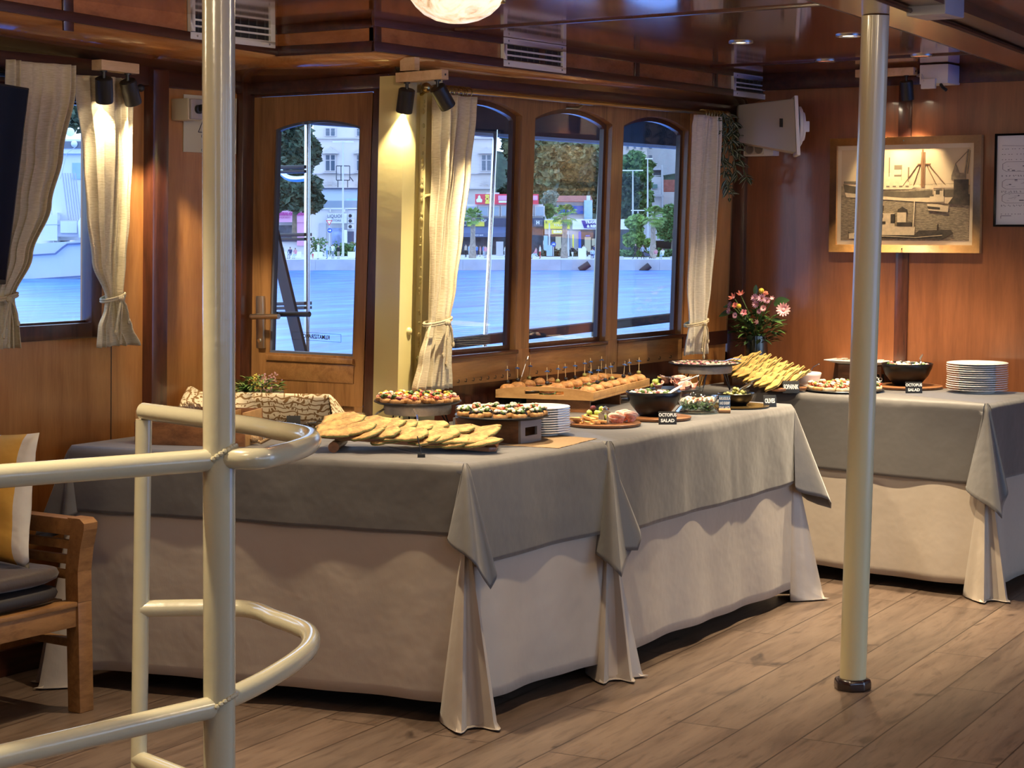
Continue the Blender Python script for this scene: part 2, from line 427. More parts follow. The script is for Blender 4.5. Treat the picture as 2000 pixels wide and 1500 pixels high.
b = MB(); b.prism([(-4.522, .948), (-4.12, .948), (-4.12, .968), (-4.522, .968)], -.012, .02, DW); obj('glazing_bead', b, W_TEAKH, door, bev=.004)
for i in range(7):
    x0 = -4.53 + i * .0593; b = MB(); b.prism([(x0 + .0012, .12), (x0 + .0581, .12), (x0 + .0581, .885), (x0 + .0012, .885)], .010, .03, DW); obj('tongue_board', b, W_TEAK, door, bev=.003)
b = MB(); b.prism(arc_ring(*HD, .001), .014, .018, DW); obj('pane', b, GLASS, door, smooth=False)
outer = arc_ring(*HD, .0); inner = arc_ring(*HD, .008); b = MB()
for i in range(len(outer)):
    j = (i + 1) % len(outer)
    b.hexa([DW(*outer[i], .006), DW(*outer[j], .006), DW(*inner[j], .006), DW(*inner[i], .006), DW(*outer[i], .026), DW(*outer[j], .026), DW(*inner[j], .026), DW(*inner[i], .026)])
obj('glass_gasket', b, M_('gasket_blue_grey', (.10, .12, .18), .4), door)
hd = MB(); hx = ony(513, 600, 5.22).x - .0
za, zb = ony(513, 578, 5.22).z, ony(510, 680, 5.22).z
c0 = (ony(512, 630, 5.22))
hd.box((c0.x, 5.212, (za + zb) / 2), (.034, .014, za - zb)); plate = obj('handle_plate', hd, SATIN, door, bev=.003)
a0 = ony(511, 617, 5.22); a1 = ony(549, 618, 5.17)
b = MB(); b.tube([(a0.x, 5.21, a0.z), (a0.x, 5.165, a0.z), (a0.x + .012, 5.158, a0.z), (a1.x, 5.158, a1.z)], .0095, 10); obj('lever', b, SATIN, plate)
b = MB(); b.tube([(c0.x, 5.20, zb + .028), (c0.x, 5.207, zb + .028)], .007, 10); obj('keyhole', b, STEEL, plate)
b = MB(); b.tube([(a0.x + .02, 5.25, a0.z + .004), (a0.x + .02, 5.29, a0.z + .004), (a1.x + .03, 5.29, a1.z + .004)], .010, 10); obj('outer_lever', b, BLACKM, door)
# sticker on the outside of the pane, so it reads mirrored from the cabin
q0, q1 = ony(570, 655, 5.236), ony(666, 661, 5.236)
sk = thing('window_sticker', 'clear sticker with black capitals, mirrored, low on the door glass', 'sticker', ((q0 + q1) / 2))
b = MB(); xd = (q1 - q0).normalized(); zc = (q0 + q1) / 2; w = (q1 - q0).length; STK = M_('sticker_ink', (.012, .014, .02), .5)
for dz, in ((.0135,), (-.0135,)):
    b.beam(q0 + Vector((0, 0, dz)), q1 + Vector((0, 0, dz)), .0006, .0012)
for e in (q0, q1): b.beam(e + Vector((0, 0, -.0135)), e + Vector((0, 0, .0135)), .0012, .0006)
obj('border', b, STK, sk, smooth=False)
text('lettering', 'KLIMATIZIRANO', .0205, STK, sk, frame_matrix(zc, -xd, (0, 0, 1)) @ Matrix.Translation((0, 0, .0005)), sx=.80, bold=.0004)

# steel frame post painted cream between door and windows
b = MB()
prof = [(5.175, .03), (5.175, -.075), (5.245, -.075), (5.255, -.05), (5.30, -.05), (5.31, -.07), (5.385, -.07), (5.40, -.045), (5.432, -.045), (5.432, .03)]
N = len(prof); b.add([WW(y, z, d) for z in (0, 1.93) for (y, d) in prof], [tuple(range(N - 1, -1, -1)), tuple(range(N, 2 * N))] + [(i, (i + 1) % N, N + (i + 1) % N, N + i) for i in range(N)])
colm = thing('column_steel_frame', None, None, WW(5.3, 0, -.03), kind='structure')
obj('post', b, CREAM, colm, ang=20)
b = MB(); rr = random.Random(3)
for (y, d) in ((5.252, -.062), (5.305, -.062)):
    z = .8
    while z < 1.9:
        if rr.random() < .62: s = rr.uniform(.003, .007); b.ball(WW(y + rr.uniform(-.004, .004), z, d), (s, s, s * rr.uniform(.8, 2)), 6)
        z += rr.uniform(.008, .022)
b.tube([WW(5.31, 1.53, -.072), WW(5.34, 1.533, -.073), WW(5.40, 1.53, -.06)], .005, 6)
for (y, z) in ((5.35, 1.80), (5.23, 1.07)): b.ball(WW(y, z, -.075), (.012, .014, .014), 8)
obj('weld_bead', b, CREAM, colm)

# window wall
H1, H2, H3 = (5.49, 6.003, .962, 1.836, 1.884), (6.092, 6.656, .962, 1.832, 1.881), (6.746, 7.288, .962, 1.832, 1.879)
b = arched(MB(), WW, 5.40, 7.76, .958, 1.975, [H1, H2, H3], .05)
struct('wall_window', b, W_TEAK, smooth=False, recalc=False)
for i, (h, q) in enumerate(((H1, .9), (H2, 1), (H3, 1))):
    window('window_%d' % (i + 1), WW, h, .028, W_MAH, .018)
b = MB(); b.prism([(5.40, 0), (7.76, 0), (7.76, .86), (5.40, .86)], .012, .06, WW); struct('wall_window_lower', b, W_MAH)
b = MB()
for (y0, y1) in ((5.43, 6.0), (6.095, 6.655), (6.75, 7.29)):
    b.prism([(y0, .852), (y1, .852), (y1, .957), (y0, .957)], -.006, .03, WW)
struct('trim_7', b, W_TEAKH, bev=.003)
b = MB()
for y in (6.003, 6.657):
    b.prism([(y, .83), (y + .09, .83), (y + .09, .965), (y, .965)], -.004, .03, WW)
struct('trim_8', b, W_TEAK, bev=.002)
b = MB()
for h in (H1, H2, H3): b.prism([(h[0] - .004, .948), (h[1] + .004, .948), (h[1] + .004, .963), (h[0] - .004, .963)], -.012, .05, WW)
struct('trim_9', b, W_MAHH, bev=.003)
hk = MB(); 
for k in range(22):
    y = 5.52 + k * .047 if k < 10 else 6.13 + (k - 10) * .095
    c = WW(y, .866, -.01); hk.tube([c, c + Vector((.008, 0, -.001)), c + Vector((.010, 0, .008)), c + Vector((.006, 0, .010))], .0016, 6)
struct('trim_10', hk, BLACKM)
b = MB(); b.prism([(7.30, .96), (7.70, .96), (7.70, 1.97), (7.30, 1.97)], -.004, .02, WW); b.prism([(7.30, .70), (7.70, .70), (7.70, .90), (7.30, .90)], -.004, .02, WW); struct('trim_11', b, W_PLY)
b = MB(); b.prism([(7.29, .90), (7.70, .90), (7.70, .96), (7.29, .96)], -.012, .02, WW); struct('trim_12', b, W_MAHH)
b = MB(); b.prism([(5.43, 1.915), (7.75, 1.915), (7.75, 1.975), (5.43, 1.975)], -.02, .02, WW); struct('trim_13', b, W_MAHH, bev=.004)

# far wall
b = MB(); b.prism([(-4.06, 0), (1.0, 0), (1.0, 2.12), (-4.06, 2.12)], 0, .05, FW); struct('wall_far', b, W_RED)
b = MB(); b.prism([(-4.03, 0), (-3.955, 0), (-3.935, 2.06), (-4.01, 2.06)], -.03, .01, FW); struct('trim_14', b, W_MAH, bev=.004)
b = MB(); b.prism([(-3.232, 0), (-3.175, 0), (-3.165, 2.05), (-3.222, 2.05)], -.012, .01, FW); struct('trim_15', b, W_MAH, bev=.002)
b = MB(); b.prism([(-4.0, 2.025), (.94, 2.0), (.94, 2.11), (-4.0, 2.11)], -.025, .01, FW); struct('trim_16', b, W_MAHH, bev=.003)
b = MB()
for x in (-1.6, -.1): b.prism([(x, 0), (x + .06, 0), (x + .06, 2.05), (x, 2.05)], -.012, .01, FW)
struct('trim_17', b, W_MAH)

# starboard wall and the wall behind, with their windows
def RW(y, z, d=0): return Vector((.95 + d, y, z))
RH = [(2.6 + k * 1.25, 2.6 + k * 1.25 + 1.0, .92, 1.85, 1.90) for k in range(-2, 2)] + [(5.05, 7.65, .02, 2.0, 2.001)]
b = arched(MB(), RW, -3.5, 7.8, 0, 2.12, RH, .05); struct('wall_right', b, W_RED, smooth=False, recalc=False)
for k, h in enumerate(RH[:-1]): window('window_%d' % (k + 5), RW, h, .028, W_MAH, .02)
def BW(x, z, d=0): return Vector((x, -3.5 - d, z))
BH = [(-.7, .5, .9, 1.85, 1.9)]
b = arched(MB(), BW, -4.75, 1.0, 0, 2.12, BH, .05); struct('wall_back', b, W_RED, smooth=False, recalc=False)
for k, h in enumerate(BH): window('window_%d' % (k + 9), BW, h, .028, W_MAH, .02)

# ceiling, soffit over the side walls
b = MB(); b.bx(-4.30, 1.05, -3.55, 7.8, CZ, CZ + .05); struct('ceiling', b, W_CEIL)
b = MB()
for y in (-1.97, -.13, 1.71, 3.55, 5.39, 7.23): b.bx(-3.85, .94, y - .012, y + .012, CZ - .006, CZ + .01)
struct('trim_18', b, W_MAHH, bev=.002)
def zl(y): return 2.0 + .033 * (4.96 - y)
b = MB()
b.add([(-4.28, -3.5, zl(-3.5)), (-4.28, 4.96, 2.0), (-4.66, 4.96, 1.945), (-4.66, -3.5, 1.945)], [(0, 1, 2, 3)])
b.add([(-4.28, 4.96, 2.0), (-3.87, 4.96, 1.996), (-3.975, 5.24, 1.945), (-4.66, 5.24, 1.93), (-4.66, 4.96, 1.945)], [(0, 1, 2, 3, 4)])
b.add([(-3.87, 4.96, 1.996), (-3.87, 7.76, 1.986), (-3.99, 7.76, 1.95), (-3.975, 5.24, 1.945)], [(0, 1, 2, 3)])
struct('ceiling_soffit', b, W_SOF, solid=.004)
b = MB()
b.hexa([(-4.30, -3.5, zl(-3.5)), (-4.28, -3.5, zl(-3.5)), (-4.28, 4.97, 2.0), (-4.30, 4.97, 2.0), (-4.30, -3.5, 2.3), (-4.28, -3.5, 2.3), (-4.28, 4.97, 2.12), (-4.30, 4.97, 2.12)])
b.bx(-4.30, -3.87, 4.96, 4.985, 1.998, 2.12); b.bx(-3.89, -3.87, 4.96, 7.75, 1.99, 2.12)
struct('ceiling_fascia', b, wood('fascia_plywood', (.24, .08, .024), (.40, .15, .045), (3, 3, 6), 2.2, .25, .7))
b = MB()
def strip(x0, y0, x1, y1, z0a, z1a, z0b, z1b, t):
    d = Vector((x1 - x0, y1 - y0, 0)).normalized(); nn = Vector((d.y, -d.x, 0)) * t
    A, B_ = Vector((x0, y0, 0)), Vector((x1, y1, 0)); Z = Vector((0, 0, 1))
    b.hexa([A + Z * z0a, B_ + Z * z0b, B_ + nn + Z * z0b, A + nn + Z * z0a, A + Z * z1a, B_ + Z * z1b, B_ + nn + Z * z1b, A + nn + Z * z1a])
strip(-4.28, 1.0, -4.28, 4.96, zl(1) - .004, zl(1) + .028, 1.996, 2.026, .012)
strip(-4.28, 4.96, -3.87, 4.96, 1.994, 2.026, 1.990, 2.024, .012)
strip(-3.87, 4.948, -3.87, 7.75, 1.990, 2.022, 1.982, 2.012, .012)
strip(-4.28, 4.96, -3.87, 4.96, 2.066, 2.096, 2.066, 2.096, .012)
strip(-3.87, 4.948, -3.87, 7.75, 2.070, 2.096, 2.070, 2.096, .012)
for y in (4.955, 5.93, 6.62, 7.28): strip(-3.87, y, -3.87, y + .035, 2.0, 2.09, 2.0, 2.09, .008)
strip(-4.28, 4.0, -4.28, 4.04, 2.0, 2.14, 2.0, 2.14, .008)
struct('trim_19', b, W_MAHH, bev=.002)
# ceiling beam
zb = 2.045
P0 = [onz(*q, zb) for q in ((1580, 0), (1685, 36), (1739, 51), (1998, 141))]; P1 = [onz(*q, zb) for q in ((1682, 0), (1736, 24), (1892, 87), (1996, 122))]
dL = (P0[3] - P0[0]).normalized()
lft = [P0[0] - dL * 6] + P0; rgt = [P0[0] - dL * 6 + (P1[0] - P0[0])] + P1
rgt[-1] = Vector((rgt[-1].x + .02, FY - .03, zb)); lft[-1] = Vector((lft[-1].x, FY - .03, zb))
def resamp(P, yy):
    for a, c in zip(P, P[1:]):
        if a.y <= yy <= c.y + 1e-6: return a.x + (c.x - a.x) * (yy - a.y) / max(1e-6, c.y - a.y)
    return P[-1].x if yy > P[-1].y else P[0].x
ys = [-1.2 + i * (FY - .03 + 1.2) / 24 for i in range(25)]
b = MB()
for i in range(24):
    a, c = ys[i], ys[i + 1]; la, lc = resamp(lft, a), resamp(lft, c); ra, rc = max(resamp(rgt, a), la + .16), max(resamp(rgt, c), lc + .16)
    b.hexa([(la, a, zb), (ra, a, zb), (rc, c, zb), (lc, c, zb), (la, a, CZ + .02), (ra, a, CZ + .02), (rc, c, CZ + .02), (lc, c, CZ + .02)])
    BEAMX = (la, ra)
struct('ceiling_beam', b, wood('beam_wood', (.28, .10, .03), (.46, .18, .055), (5, .8, 5), 3, .25, .7))
b = MB()
for side, P in ((-1, lft), (1, rgt)):
    pts = [Vector(((resamp(lft, y) - .004) if side < 0 else max(resamp(rgt, y), resamp(lft, y) + .16) + .006, y, zb + .006)) for y in ys]
    b.tube(pts, .008, 6)
struct('trim_20', b, W_MAHH)
b = MB()
for i in range(24):
    a, c = ys[i], ys[i + 1]; ra, rc = max(resamp(rgt, a), resamp(lft, a) + .16), max(resamp(rgt, c), resamp(lft, c) + .16)
    b.hexa([(ra, a, 2.062), (ra + .11, a, 2.062), (rc + .11, c, 2.062), (rc, c, 2.062), (ra, a, CZ + .01), (ra + .11, a, CZ + .01), (rc + .11, c, CZ + .01), (rc, c, CZ + .01)])
struct('trim_21', b, W_MAHH)
# ------------------------------------------------------------------ lamps
DLP = 82
def downlight(x, y, label, power=DLP, proto=[None]):
    if proto[0] is None:
        t = thing('downlight', label, 'ceiling light', (0, 0, 0), 0, 'recessed ceiling downlights')
        b = MB(); b.lathe([(.030, .004), (.030, -.001), (.033, -.005), (.040, -.006), (.044, -.004), (.045, .0)], 28); obj('bezel', b, SATIN, t)
        b = MB(); b.lathe([(.0295, -.0005), (0.0001, -.0015)], 24); obj('bulb_face', b, LAMPB, t)
        proto[0] = t; t.location = (x, y, CZ)
    else: t = dup(proto[0], (x, y, CZ), 0, label)
    spot((x, y, CZ - .012), (x, y, 0), power, 78, .8)
    return t
for q, lb in (((1447, 82), 'downlight nearest the middle air vent, in the row closer to the camera'), ((1657, 69), 'downlight just left of the cream pole top, closer row'),
              ((1613, 118), 'downlight on the far ceiling seam, left of the cream pole'), ((1801, 108), 'downlight on the far ceiling seam, right of the cream pole')):
    v = onz(*q, CZ); downlight(v.x, v.y, lb)
for x, y, k in ((-3.5, 5.2, .9), (-3.5, 4.2, .7), (-2.85, 4.6, .5), (-3.3, 2.8, .6), (-2.80, 2.35, .75), (-1.2, 6.3, .35), (-1.2, 3.9, .35), (.4, 3.9, .3), (-1.6, 1.8, .4)):
    spot((x, y, CZ - .012), (x, y, 0), DLP * k, 78, .8)

v = onz(893, 46, 1.972)
lamp = thing('dome_lamp', 'marbled glass dome lamp hanging from the ceiling, top centre', 'ceiling lamp', (v.x, v.y, 1.972))
m, n, l, p = nmat('alabaster_glass'); t = noise(n, l, mapping(n, l, (1, 1, 1)), 14, 5, .6, 1.5)
r = ramp(n, l, t.outputs['Fac'], [(.35, (.62, .40, .20)), (.55, (1, .86, .62)), (.7, (1, .93, .76))])
l.new(r.outputs[0], p.inputs['Base Color']); l.new(r.outputs[0], p.inputs['Emission Color']); p.inputs['Emission Strength'].default_value = .45; p.inputs['Roughness'].default_value = .3
b = MB(); b.lathe([(0.0001, 0), (.03, .002), (.06, .009), (.09, .024), (.112, .044), (.125, .062), (.131, .068), (.130, .073), (.12, .070), (.10, .052), (.06, .02), (.0001, .008)], 36, (v.x, v.y, 1.972))
obj('glass_bowl', b, m, lamp)
for a in (.5, 2.6, 4.7):
    b = MB(); x, y = v.x + .124 * math.cos(a), v.y + .124 * math.sin(a)
    b.tube([(x, y, 2.03), (x, y, 2.05)], .007, 8); b.ball((x, y, 2.032), .010, 8); b.tube([(x, y, 2.045), (v.x + .05 * math.cos(a), v.y + .05 * math.sin(a), 2.093)], .003, 6); obj('clip', b, BRASS, lamp)
b = MB(); b.lathe([(.06, 2.097), (.06, 2.085), (.05, 2.078), (.0001, 2.076)], 24, (v.x, v.y, 0)); obj('ceiling_rose', b, BRASS, lamp)
pl = bpy.data.lights.new('dome_or_fill_light', 'POINT'); pl.energy = 12; pl.color = (1, .8, .52); pl.shadow_soft_size = .04
po = bpy.data.objects.new('dome_or_fill_light', pl); COL.objects.link(po); po.location = (v.x, v.y, 2.055)

for x, y, e in ((-3.6, 2.0, 8), (-2.3, 1.7, 7), (-.9, 4.0, 9), (.2, 1.2, 7)):      # added warm fill lights with no lamps modelled, outside the view
    l_ = bpy.data.lights.new('dome_or_fill_light', 'POINT'); l_.energy = e; l_.color = (1, .80, .52); l_.shadow_soft_size = .12
    o_ = bpy.data.objects.new('dome_or_fill_light', l_); COL.objects.link(o_); o_.location = (x, y, 1.97)
def spot_bar(label, c, ax, L, stems, aims, power):
    """timber bar under the soffit with swivel spots: c centre of the bar, ax unit direction, stems offsets, aims = head directions"""
    ax = Vector(ax).normalized(); c = Vector(c)
    t = thing('spotlight_bar', label, 'spotlight', c)
    M = frame_matrix((0, 0, 0), ax, (0, 0, 1)).to_3x3()
    b = MB(); b.box(c, (L, .032, .045), M); obj('timber_bar', b, W_PINE, t, bev=.002)
    b = MB(); e = c + ax * (L / 2 + .0005) + Vector((0, 0, 0)); b.ball(e, .004, 6); obj('screw', b, BLACKM, t)
    for s, a, pw in zip(stems, aims, power):
        p0 = c + ax * s + Vector((0, 0, -.016)); a = Vector(a).normalized()
        head = thing('spot_head', None, None, p0); head.parent = t; head.location = p0 - c
        b = MB(); b.tube([p0 + Vector((0, 0, .002)), p0 - Vector((0, 0, .028))], .0055, 10); b.tube([p0 + Vector((0, 0, .002)), p0 + Vector((0, 0, -.004))], .011, 10)
        b.tube([p0 - Vector((0, 0, .022)), p0 - Vector((0, 0, .028)) + a * .012], .005, 8); obj('swivel_stem', b, BLACKM, head)
        p1 = p0 - Vector((0, 0, .026)) - a * .004
        q = a.to_track_quat('Z', 'Y').to_matrix()
        b = MB(); b.lathe([(.0001, 0), (.024, 0), (.0275, .003), (.0275, .077), (.0265, .080), (.024, .080), (.022, .070), (.0001, .068)], 26, p1, q); obj('shade', b, BLACKM, head)
        b = MB(); b.lathe([(.0225, .071), (.0001, .0735)], 20, p1, q); obj('bulb', b, LAMPB if pw else GREYP, head)
        if pw: spot(p1 + a * .079, p1 + a * 2, pw, 62, .45)
    return t
c = onx(226, 131, -4.47)
spot_bar('timber bar with two black spots above the left curtains', c, (0, 1, -.02), .165, (-.052, .052), ((-.25, .25, -.9), (-.12, .42, -.85)), (9, 24))
c = ond(824, 149, 6.42)
tb = spot_bar('timber bar with two black spots beside the cream steel post', c, (.985, .10, .03), .178, (-.058, .060), ((-.30, .16, -1), (.16, .62, -.85)), (24, 22))
b = MB(); b.bx(c.x - .080, c.x - .02, c.y - .014, c.y + .014, c.z + .020, 1.985); obj('mounting_block', b, W_PINE, tb)
v = ony(1763, 182, 7.61)
spot_bar('timber bar with black spots above the framed ship photograph', (v.x - .075, 7.61, CZ - .016 - .012), (1, 0, 0), .26, (-.07, .09), ((.05, .22, -1), (.0, .24, -1)), (8, 11))

# ------------------------------------------------------------------ air vents
def vent(label, P, s0, s1, z0, z1, bars=2):
    t = thing('air_vent', label, 'air vent', P((s0 + s1) / 2, z0, 0))
    f = .022; b = MB()
    for (a, c, d, e) in ((s0, s1, z0, z0 + f), (s0, s1, z1 - f, z1), (s0, s0 + f, z0 + f, z1 - f), (s1 - f, s1, z0 + f, z1 - f)):
        b.prism([(a, d), (c, d), (c, e), (a, e)], -.014, .0, P)
    obj('frame', b, WHITEP, t, bev=.002)
    b = MB(); b.prism([(s0 + f, z0 + f), (s1 - f, z0 + f), (s1 - f, z1 - f), (s0 + f, z1 - f)], -.003, -.001, P); obj('backing', b, BLACKM, t)
    for k in range(bars):
        z = z0 + f + (z1 - z0 - 2 * f) * (k + 1) / (bars + 1); b = MB()
        b.prism([(s0 + f, z - .003), (s1 - f, z - .003), (s1 - f, z + .003), (s0 + f, z + .003)], -.012, -.006, P); obj('slat', b, WHITEP, t)
    nn = 9
    for k in range(nn):
        b = MB()
        s = s0 + f + (s1 - s0 - 2 * f) * (k + .5) / nn
        b.prism([(s - .002, z0 + f), (s + .002, z0 + f), (s + .002, z1 - f), (s - .002, z1 - f)], -.006, -.002, P)
        obj('louvre', b, M_('dark_louvre', (.06, .06, .06), .5) if 'dark_louvre' not in bpy.data.materials else bpy.data.materials['dark_louvre'], t)
    for a in (s0 + .03, s1 - .03):
        for z in (z0 + .011, z1 - .011):
            b = MB(); b.ball(P(a, z, -.014), .004, 6); obj('screw', b, M_('screw_head', (.2, .19, .18), .4) if 'screw_head' not in bpy.data.materials else bpy.data.materials['screw_head'], t)
def FR(y, z, d=0): return Vector((-3.87 - d, y, z))
def FL(y, z, d=0): return Vector((-4.28 - d, y, z))
ya, yb = onx(978, 100, -3.87).y, onx(1100, 110, -3.87).y
vent('white air vent in the ceiling fascia above the middle window', FR, ya, yb, 1.992, 2.094)
ya, yb = onx(1428, 160, -3.87).y, onx(1509, 170, -3.87).y
vent('white air vent at the far end of the ceiling fascia', FR, ya, yb, 1.985, 2.085)
ya, yb = onx(366, 30, -4.28).y, onx(541, 60, -4.28).y
vent('long white air vent partly behind the tall railing pole', FL, ya, min(yb, 4.935), 2.018, 2.122)

# ------------------------------------------------------------------ switch box and notice by the door
t = thing('switch_box', 'cream box with black rotary knob over the ventilation notice', 'switch', onx(390, 236, -4.64))
c0 = onx(362, 195, -4.645); c1 = onx(362, 232, -4.645); yA = onx(357, 210, -4.59).y; yB = onx(381, 212, -4.56).y
zt, zb_ = onx(357, 190, -4.56).z, onx(357, 233, -4.56).z
b = MB(); b.bx(-4.645, -4.565, yA, yA + .072, zb_, zt); obj('housing', b, M_('cream_plastic', (.70, .63, .42), .4), t, bev=.004)
b = MB(); b.bx(-4.567, -4.555, yA + .004, yA + .068, zb_ + .003, zt - .003); obj('clear_cover', b, M_('smoky_cover', (.42, .38, .34), .2), t, bev=.003)
cy_ = yA + .036; cz_ = (zt + zb_) / 2
b = MB(); b.lathe([(.015, 0), (.015, .012), (.010, .014), (.010, .030), (.0001, .031)], 18, (-4.556, cy_, cz_), rotm(0, PI / 2, 0)); b.box((-4.532, cy_, cz_), (.012, .007, .032), rotm(.6, 0, 0)); obj('knob', b, BLACKM, t)
sg0 = onx(362, 183, -4.645)
t = thing('ventilation_notice', 'cream notice with a blue fan symbol and capitals, behind the tall railing pole', 'sign', LW(4.93, 1.68, -.004))
ys0, ys1 = onx(360, 240, -4.64).y, onx(463, 240, -4.64).y; zs0, zs1 = 1.682, 1.878
NOT = M_('notice_paper', (.66, .62, .44), .5); INK = M_('notice_ink', (.03, .03, .04), .6); NBL = M_('notice_blue', (.02, .025, .10), .5)
b = MB(); b.prism([(ys0, zs0), (ys1, zs0), (ys1, zs1), (ys0, zs1)], -.004, -.001, LW); obj('plate', b, NOT, t, smooth=False)
ym = (ys0 + ys1) / 2
b = MB(); tri = [(ym, 1.862), (ym + .062, 1.752), (ym - .062, 1.752)]
for i in range(3): b.beam(LW(*tri[i], -.0045), LW(*tri[(i + 1) % 3], -.0045), .0008, .0025)
obj('triangle', b, INK, t)
b = MB(); b.prism([(ym + .030 * math.cos(a) , 1.785 + .036 * math.sin(a)) for a in [2 * PI * k / 20 for k in range(20)]], -.0048, -.004, LW); obj('fan_symbol', b, NBL, t)
for k, (s, z) in enumerate((('DALJINSKO UPRAVLJANJE', 1.738), ('ILI ISKLJUČIVANJE', 1.727), ('VENTILACIJE', 1.716), ('VENTILATION REMOTE', 1.701), ('CONTROL OR SHUT-OFF', 1.690))):
    text('lettering', s, .0115, INK, t, frame_matrix(LW(ym, z, -.0048), (0, 1, 0), (.03, 0, 1)), sx=.72)

# ------------------------------------------------------------------ speaker, sockets, junction box in the far corner
t = thing('wall_speaker', 'off-white wall speaker with a round grille, beside the hanging vine', 'speaker', (-3.75, 7.5, 1.72))
a0, a1, a2, a3 = ony(1441, 205, 7.52), ony(1551, 192, 7.46), ony(1556, 298, 7.46), ony(1441, 278, 7.52)
Fx0 = Vector(FH) + Vector((.06, .04, 0)); q = [Vector((a3.x, 7.52, a3.z)), Vector((a2.x, 7.46, a2.z)), Vector((a1.x, 7.46, a1.z)), Vector((a0.x, 7.52, a0.z))]
b = MB(); SB_ = Fx0 * .20; b.hexa([q[0], q[1], q[1] + SB_, q[0] + SB_ * .6, q[3], q[2], q[2] + SB_, q[3] + SB_ * .6]); obj('cabinet', b, M_('speaker_grey', (.40, .385, .34), .5), t, bev=.008)
f0, f1 = q[1], q[2]; zc = (f0.z + f1.z) / 2; xc = (f0.x + f1.x) / 2
b = MB(); VB_ = Vector((.83, .56, 0)) * .016; FA_, FB_ = Fx0 * -.010, Fx0 * .21; b.hexa([f0 + FA_ + Vector((0, 0, -.012)), f0 + FA_ + VB_ + Vector((0, 0, -.012)), f0 + FB_ + VB_ + Vector((0, 0, -.012)), f0 + FB_ + Vector((0, 0, -.012)), f1 + FA_ + Vector((0, 0, .012)), f1 + FA_ + VB_ + Vector((0, 0, .012)), f1 + FB_ + VB_ + Vector((0, 0, .012)), f1 + FB_ + Vector((0, 0, .012))]); obj('front_baffle', b, WHITEP, t, bev=.005)
MX = Vector((.83, .56, 0)).to_track_quat('Z', 'Y').to_matrix(); gc = (f0 + f1) / 2 + Fx0 * .10 + Vector((.83, .56, 0)) * .016
b = MB(); b.lathe([(.085, 0), (.086, .012), (.075, .018), (.066, .016), (.060, .028), (.0001, .034)], 32, gc, MX); obj('grille', b, WHITEP, t)
b = MB(); b.box(gc + Vector((.83, .56, 0)) * .035, (.03, .03, .045), Matrix.Rotation(.6, 3, 'Z')); obj('volume_knob', b, WHITEP, t, bev=.003)
k0 = ony(1527, 240, 7.47); b = MB(); b.bx(k0.x - .004, k0.x + .004, 7.455, 7.475, k0.z - .018, k0.z + .018); obj('badge', b, BLACKM, t)
b = MB(); b.bx(-3.93, -3.85, 7.60, 7.75, 1.78, 1.90); obj('bracket', b, BLACKM, t)
t = thing('socket_box', 'white double socket box on the far wall under the speaker', 'socket', ony(1480, 303, 7.7))
a0, a1 = ony(1452, 280, 7.69), ony(1510, 304, 7.69)
b = MB(); b.bx(a0.x, a1.x, 7.69, 7.752, a1.z, a0.z); obj('housing', b, WHITEP, t, bev=.004)
b = MB(); b.bx(a0.x + .010, a1.x - .045, 7.684, 7.692, a1.z + .006, a0.z - .004); obj('face_plate', b, M_('socket_cream', (.55, .50, .38), .4), t, bev=.002)
for k in (0, 1):
    b = MB(); b.lathe([(.020, 0), (.020, .003), (.017, .004), (.016, -.006), (.0001, -.006)], 20, (a0.x + .034 + k * .046, 7.6835, (a0.z + a1.z) / 2), rotm(PI / 2, 0, 0)); obj('outlet', b, M_('socket_grey', (.30, .27, .21), .5) if not k else bpy.data.materials['socket_grey'], t)
t = thing('junction_box', 'white ceiling box with loose cables above the framed photograph', 'junction box', ony(1825, 165, 7.6))
a0, a1 = ony(1800, 112, 7.62), ony(1855, 163, 7.62)
b = MB(); b.bx(a0.x, a1.x, 7.60, 7.735, a1.z, min(a0.z, CZ - .004)); obj('housing', b, WHITEP, t, bev=.004)
b = MB(); b.bx(a0.x + .012, a1.x - .05, 7.585, 7.602, a1.z - .02, a1.z + .02); obj('connector', b, WHITEP, t, bev=.003)
b = MB()
for k in range(3): b.tube([(a0.x - .05, 7.70, 2.055), (a0.x - .02, 7.66, 2.06 - k * .006), (a0.x + .01, 7.60, 2.05 - k * .01), (a0.x + .025, 7.585, a1.z + .01)], .004, 6)
obj('cable', b, WHITEP, t)
b = MB(); b.tube([(a1.x - .03, 7.6, a1.z - .005), (a1.x - .01, 7.575, a1.z - .02), (a1.x + .005, 7.57, a1.z - .03)], .007, 8); obj('plug', b, BLACKM, t)
t0 = onz(1822, 24, 2.045); b = MB(); b.bx(t0.x - .07, t0.x + .05, t0.y - .03, t0.y + .12, 2.035, 2.1)
tag(obj('ceiling_box', b, GREYP, bev=.005), 'grey box on the side of the ceiling beam, top right corner', 'box')
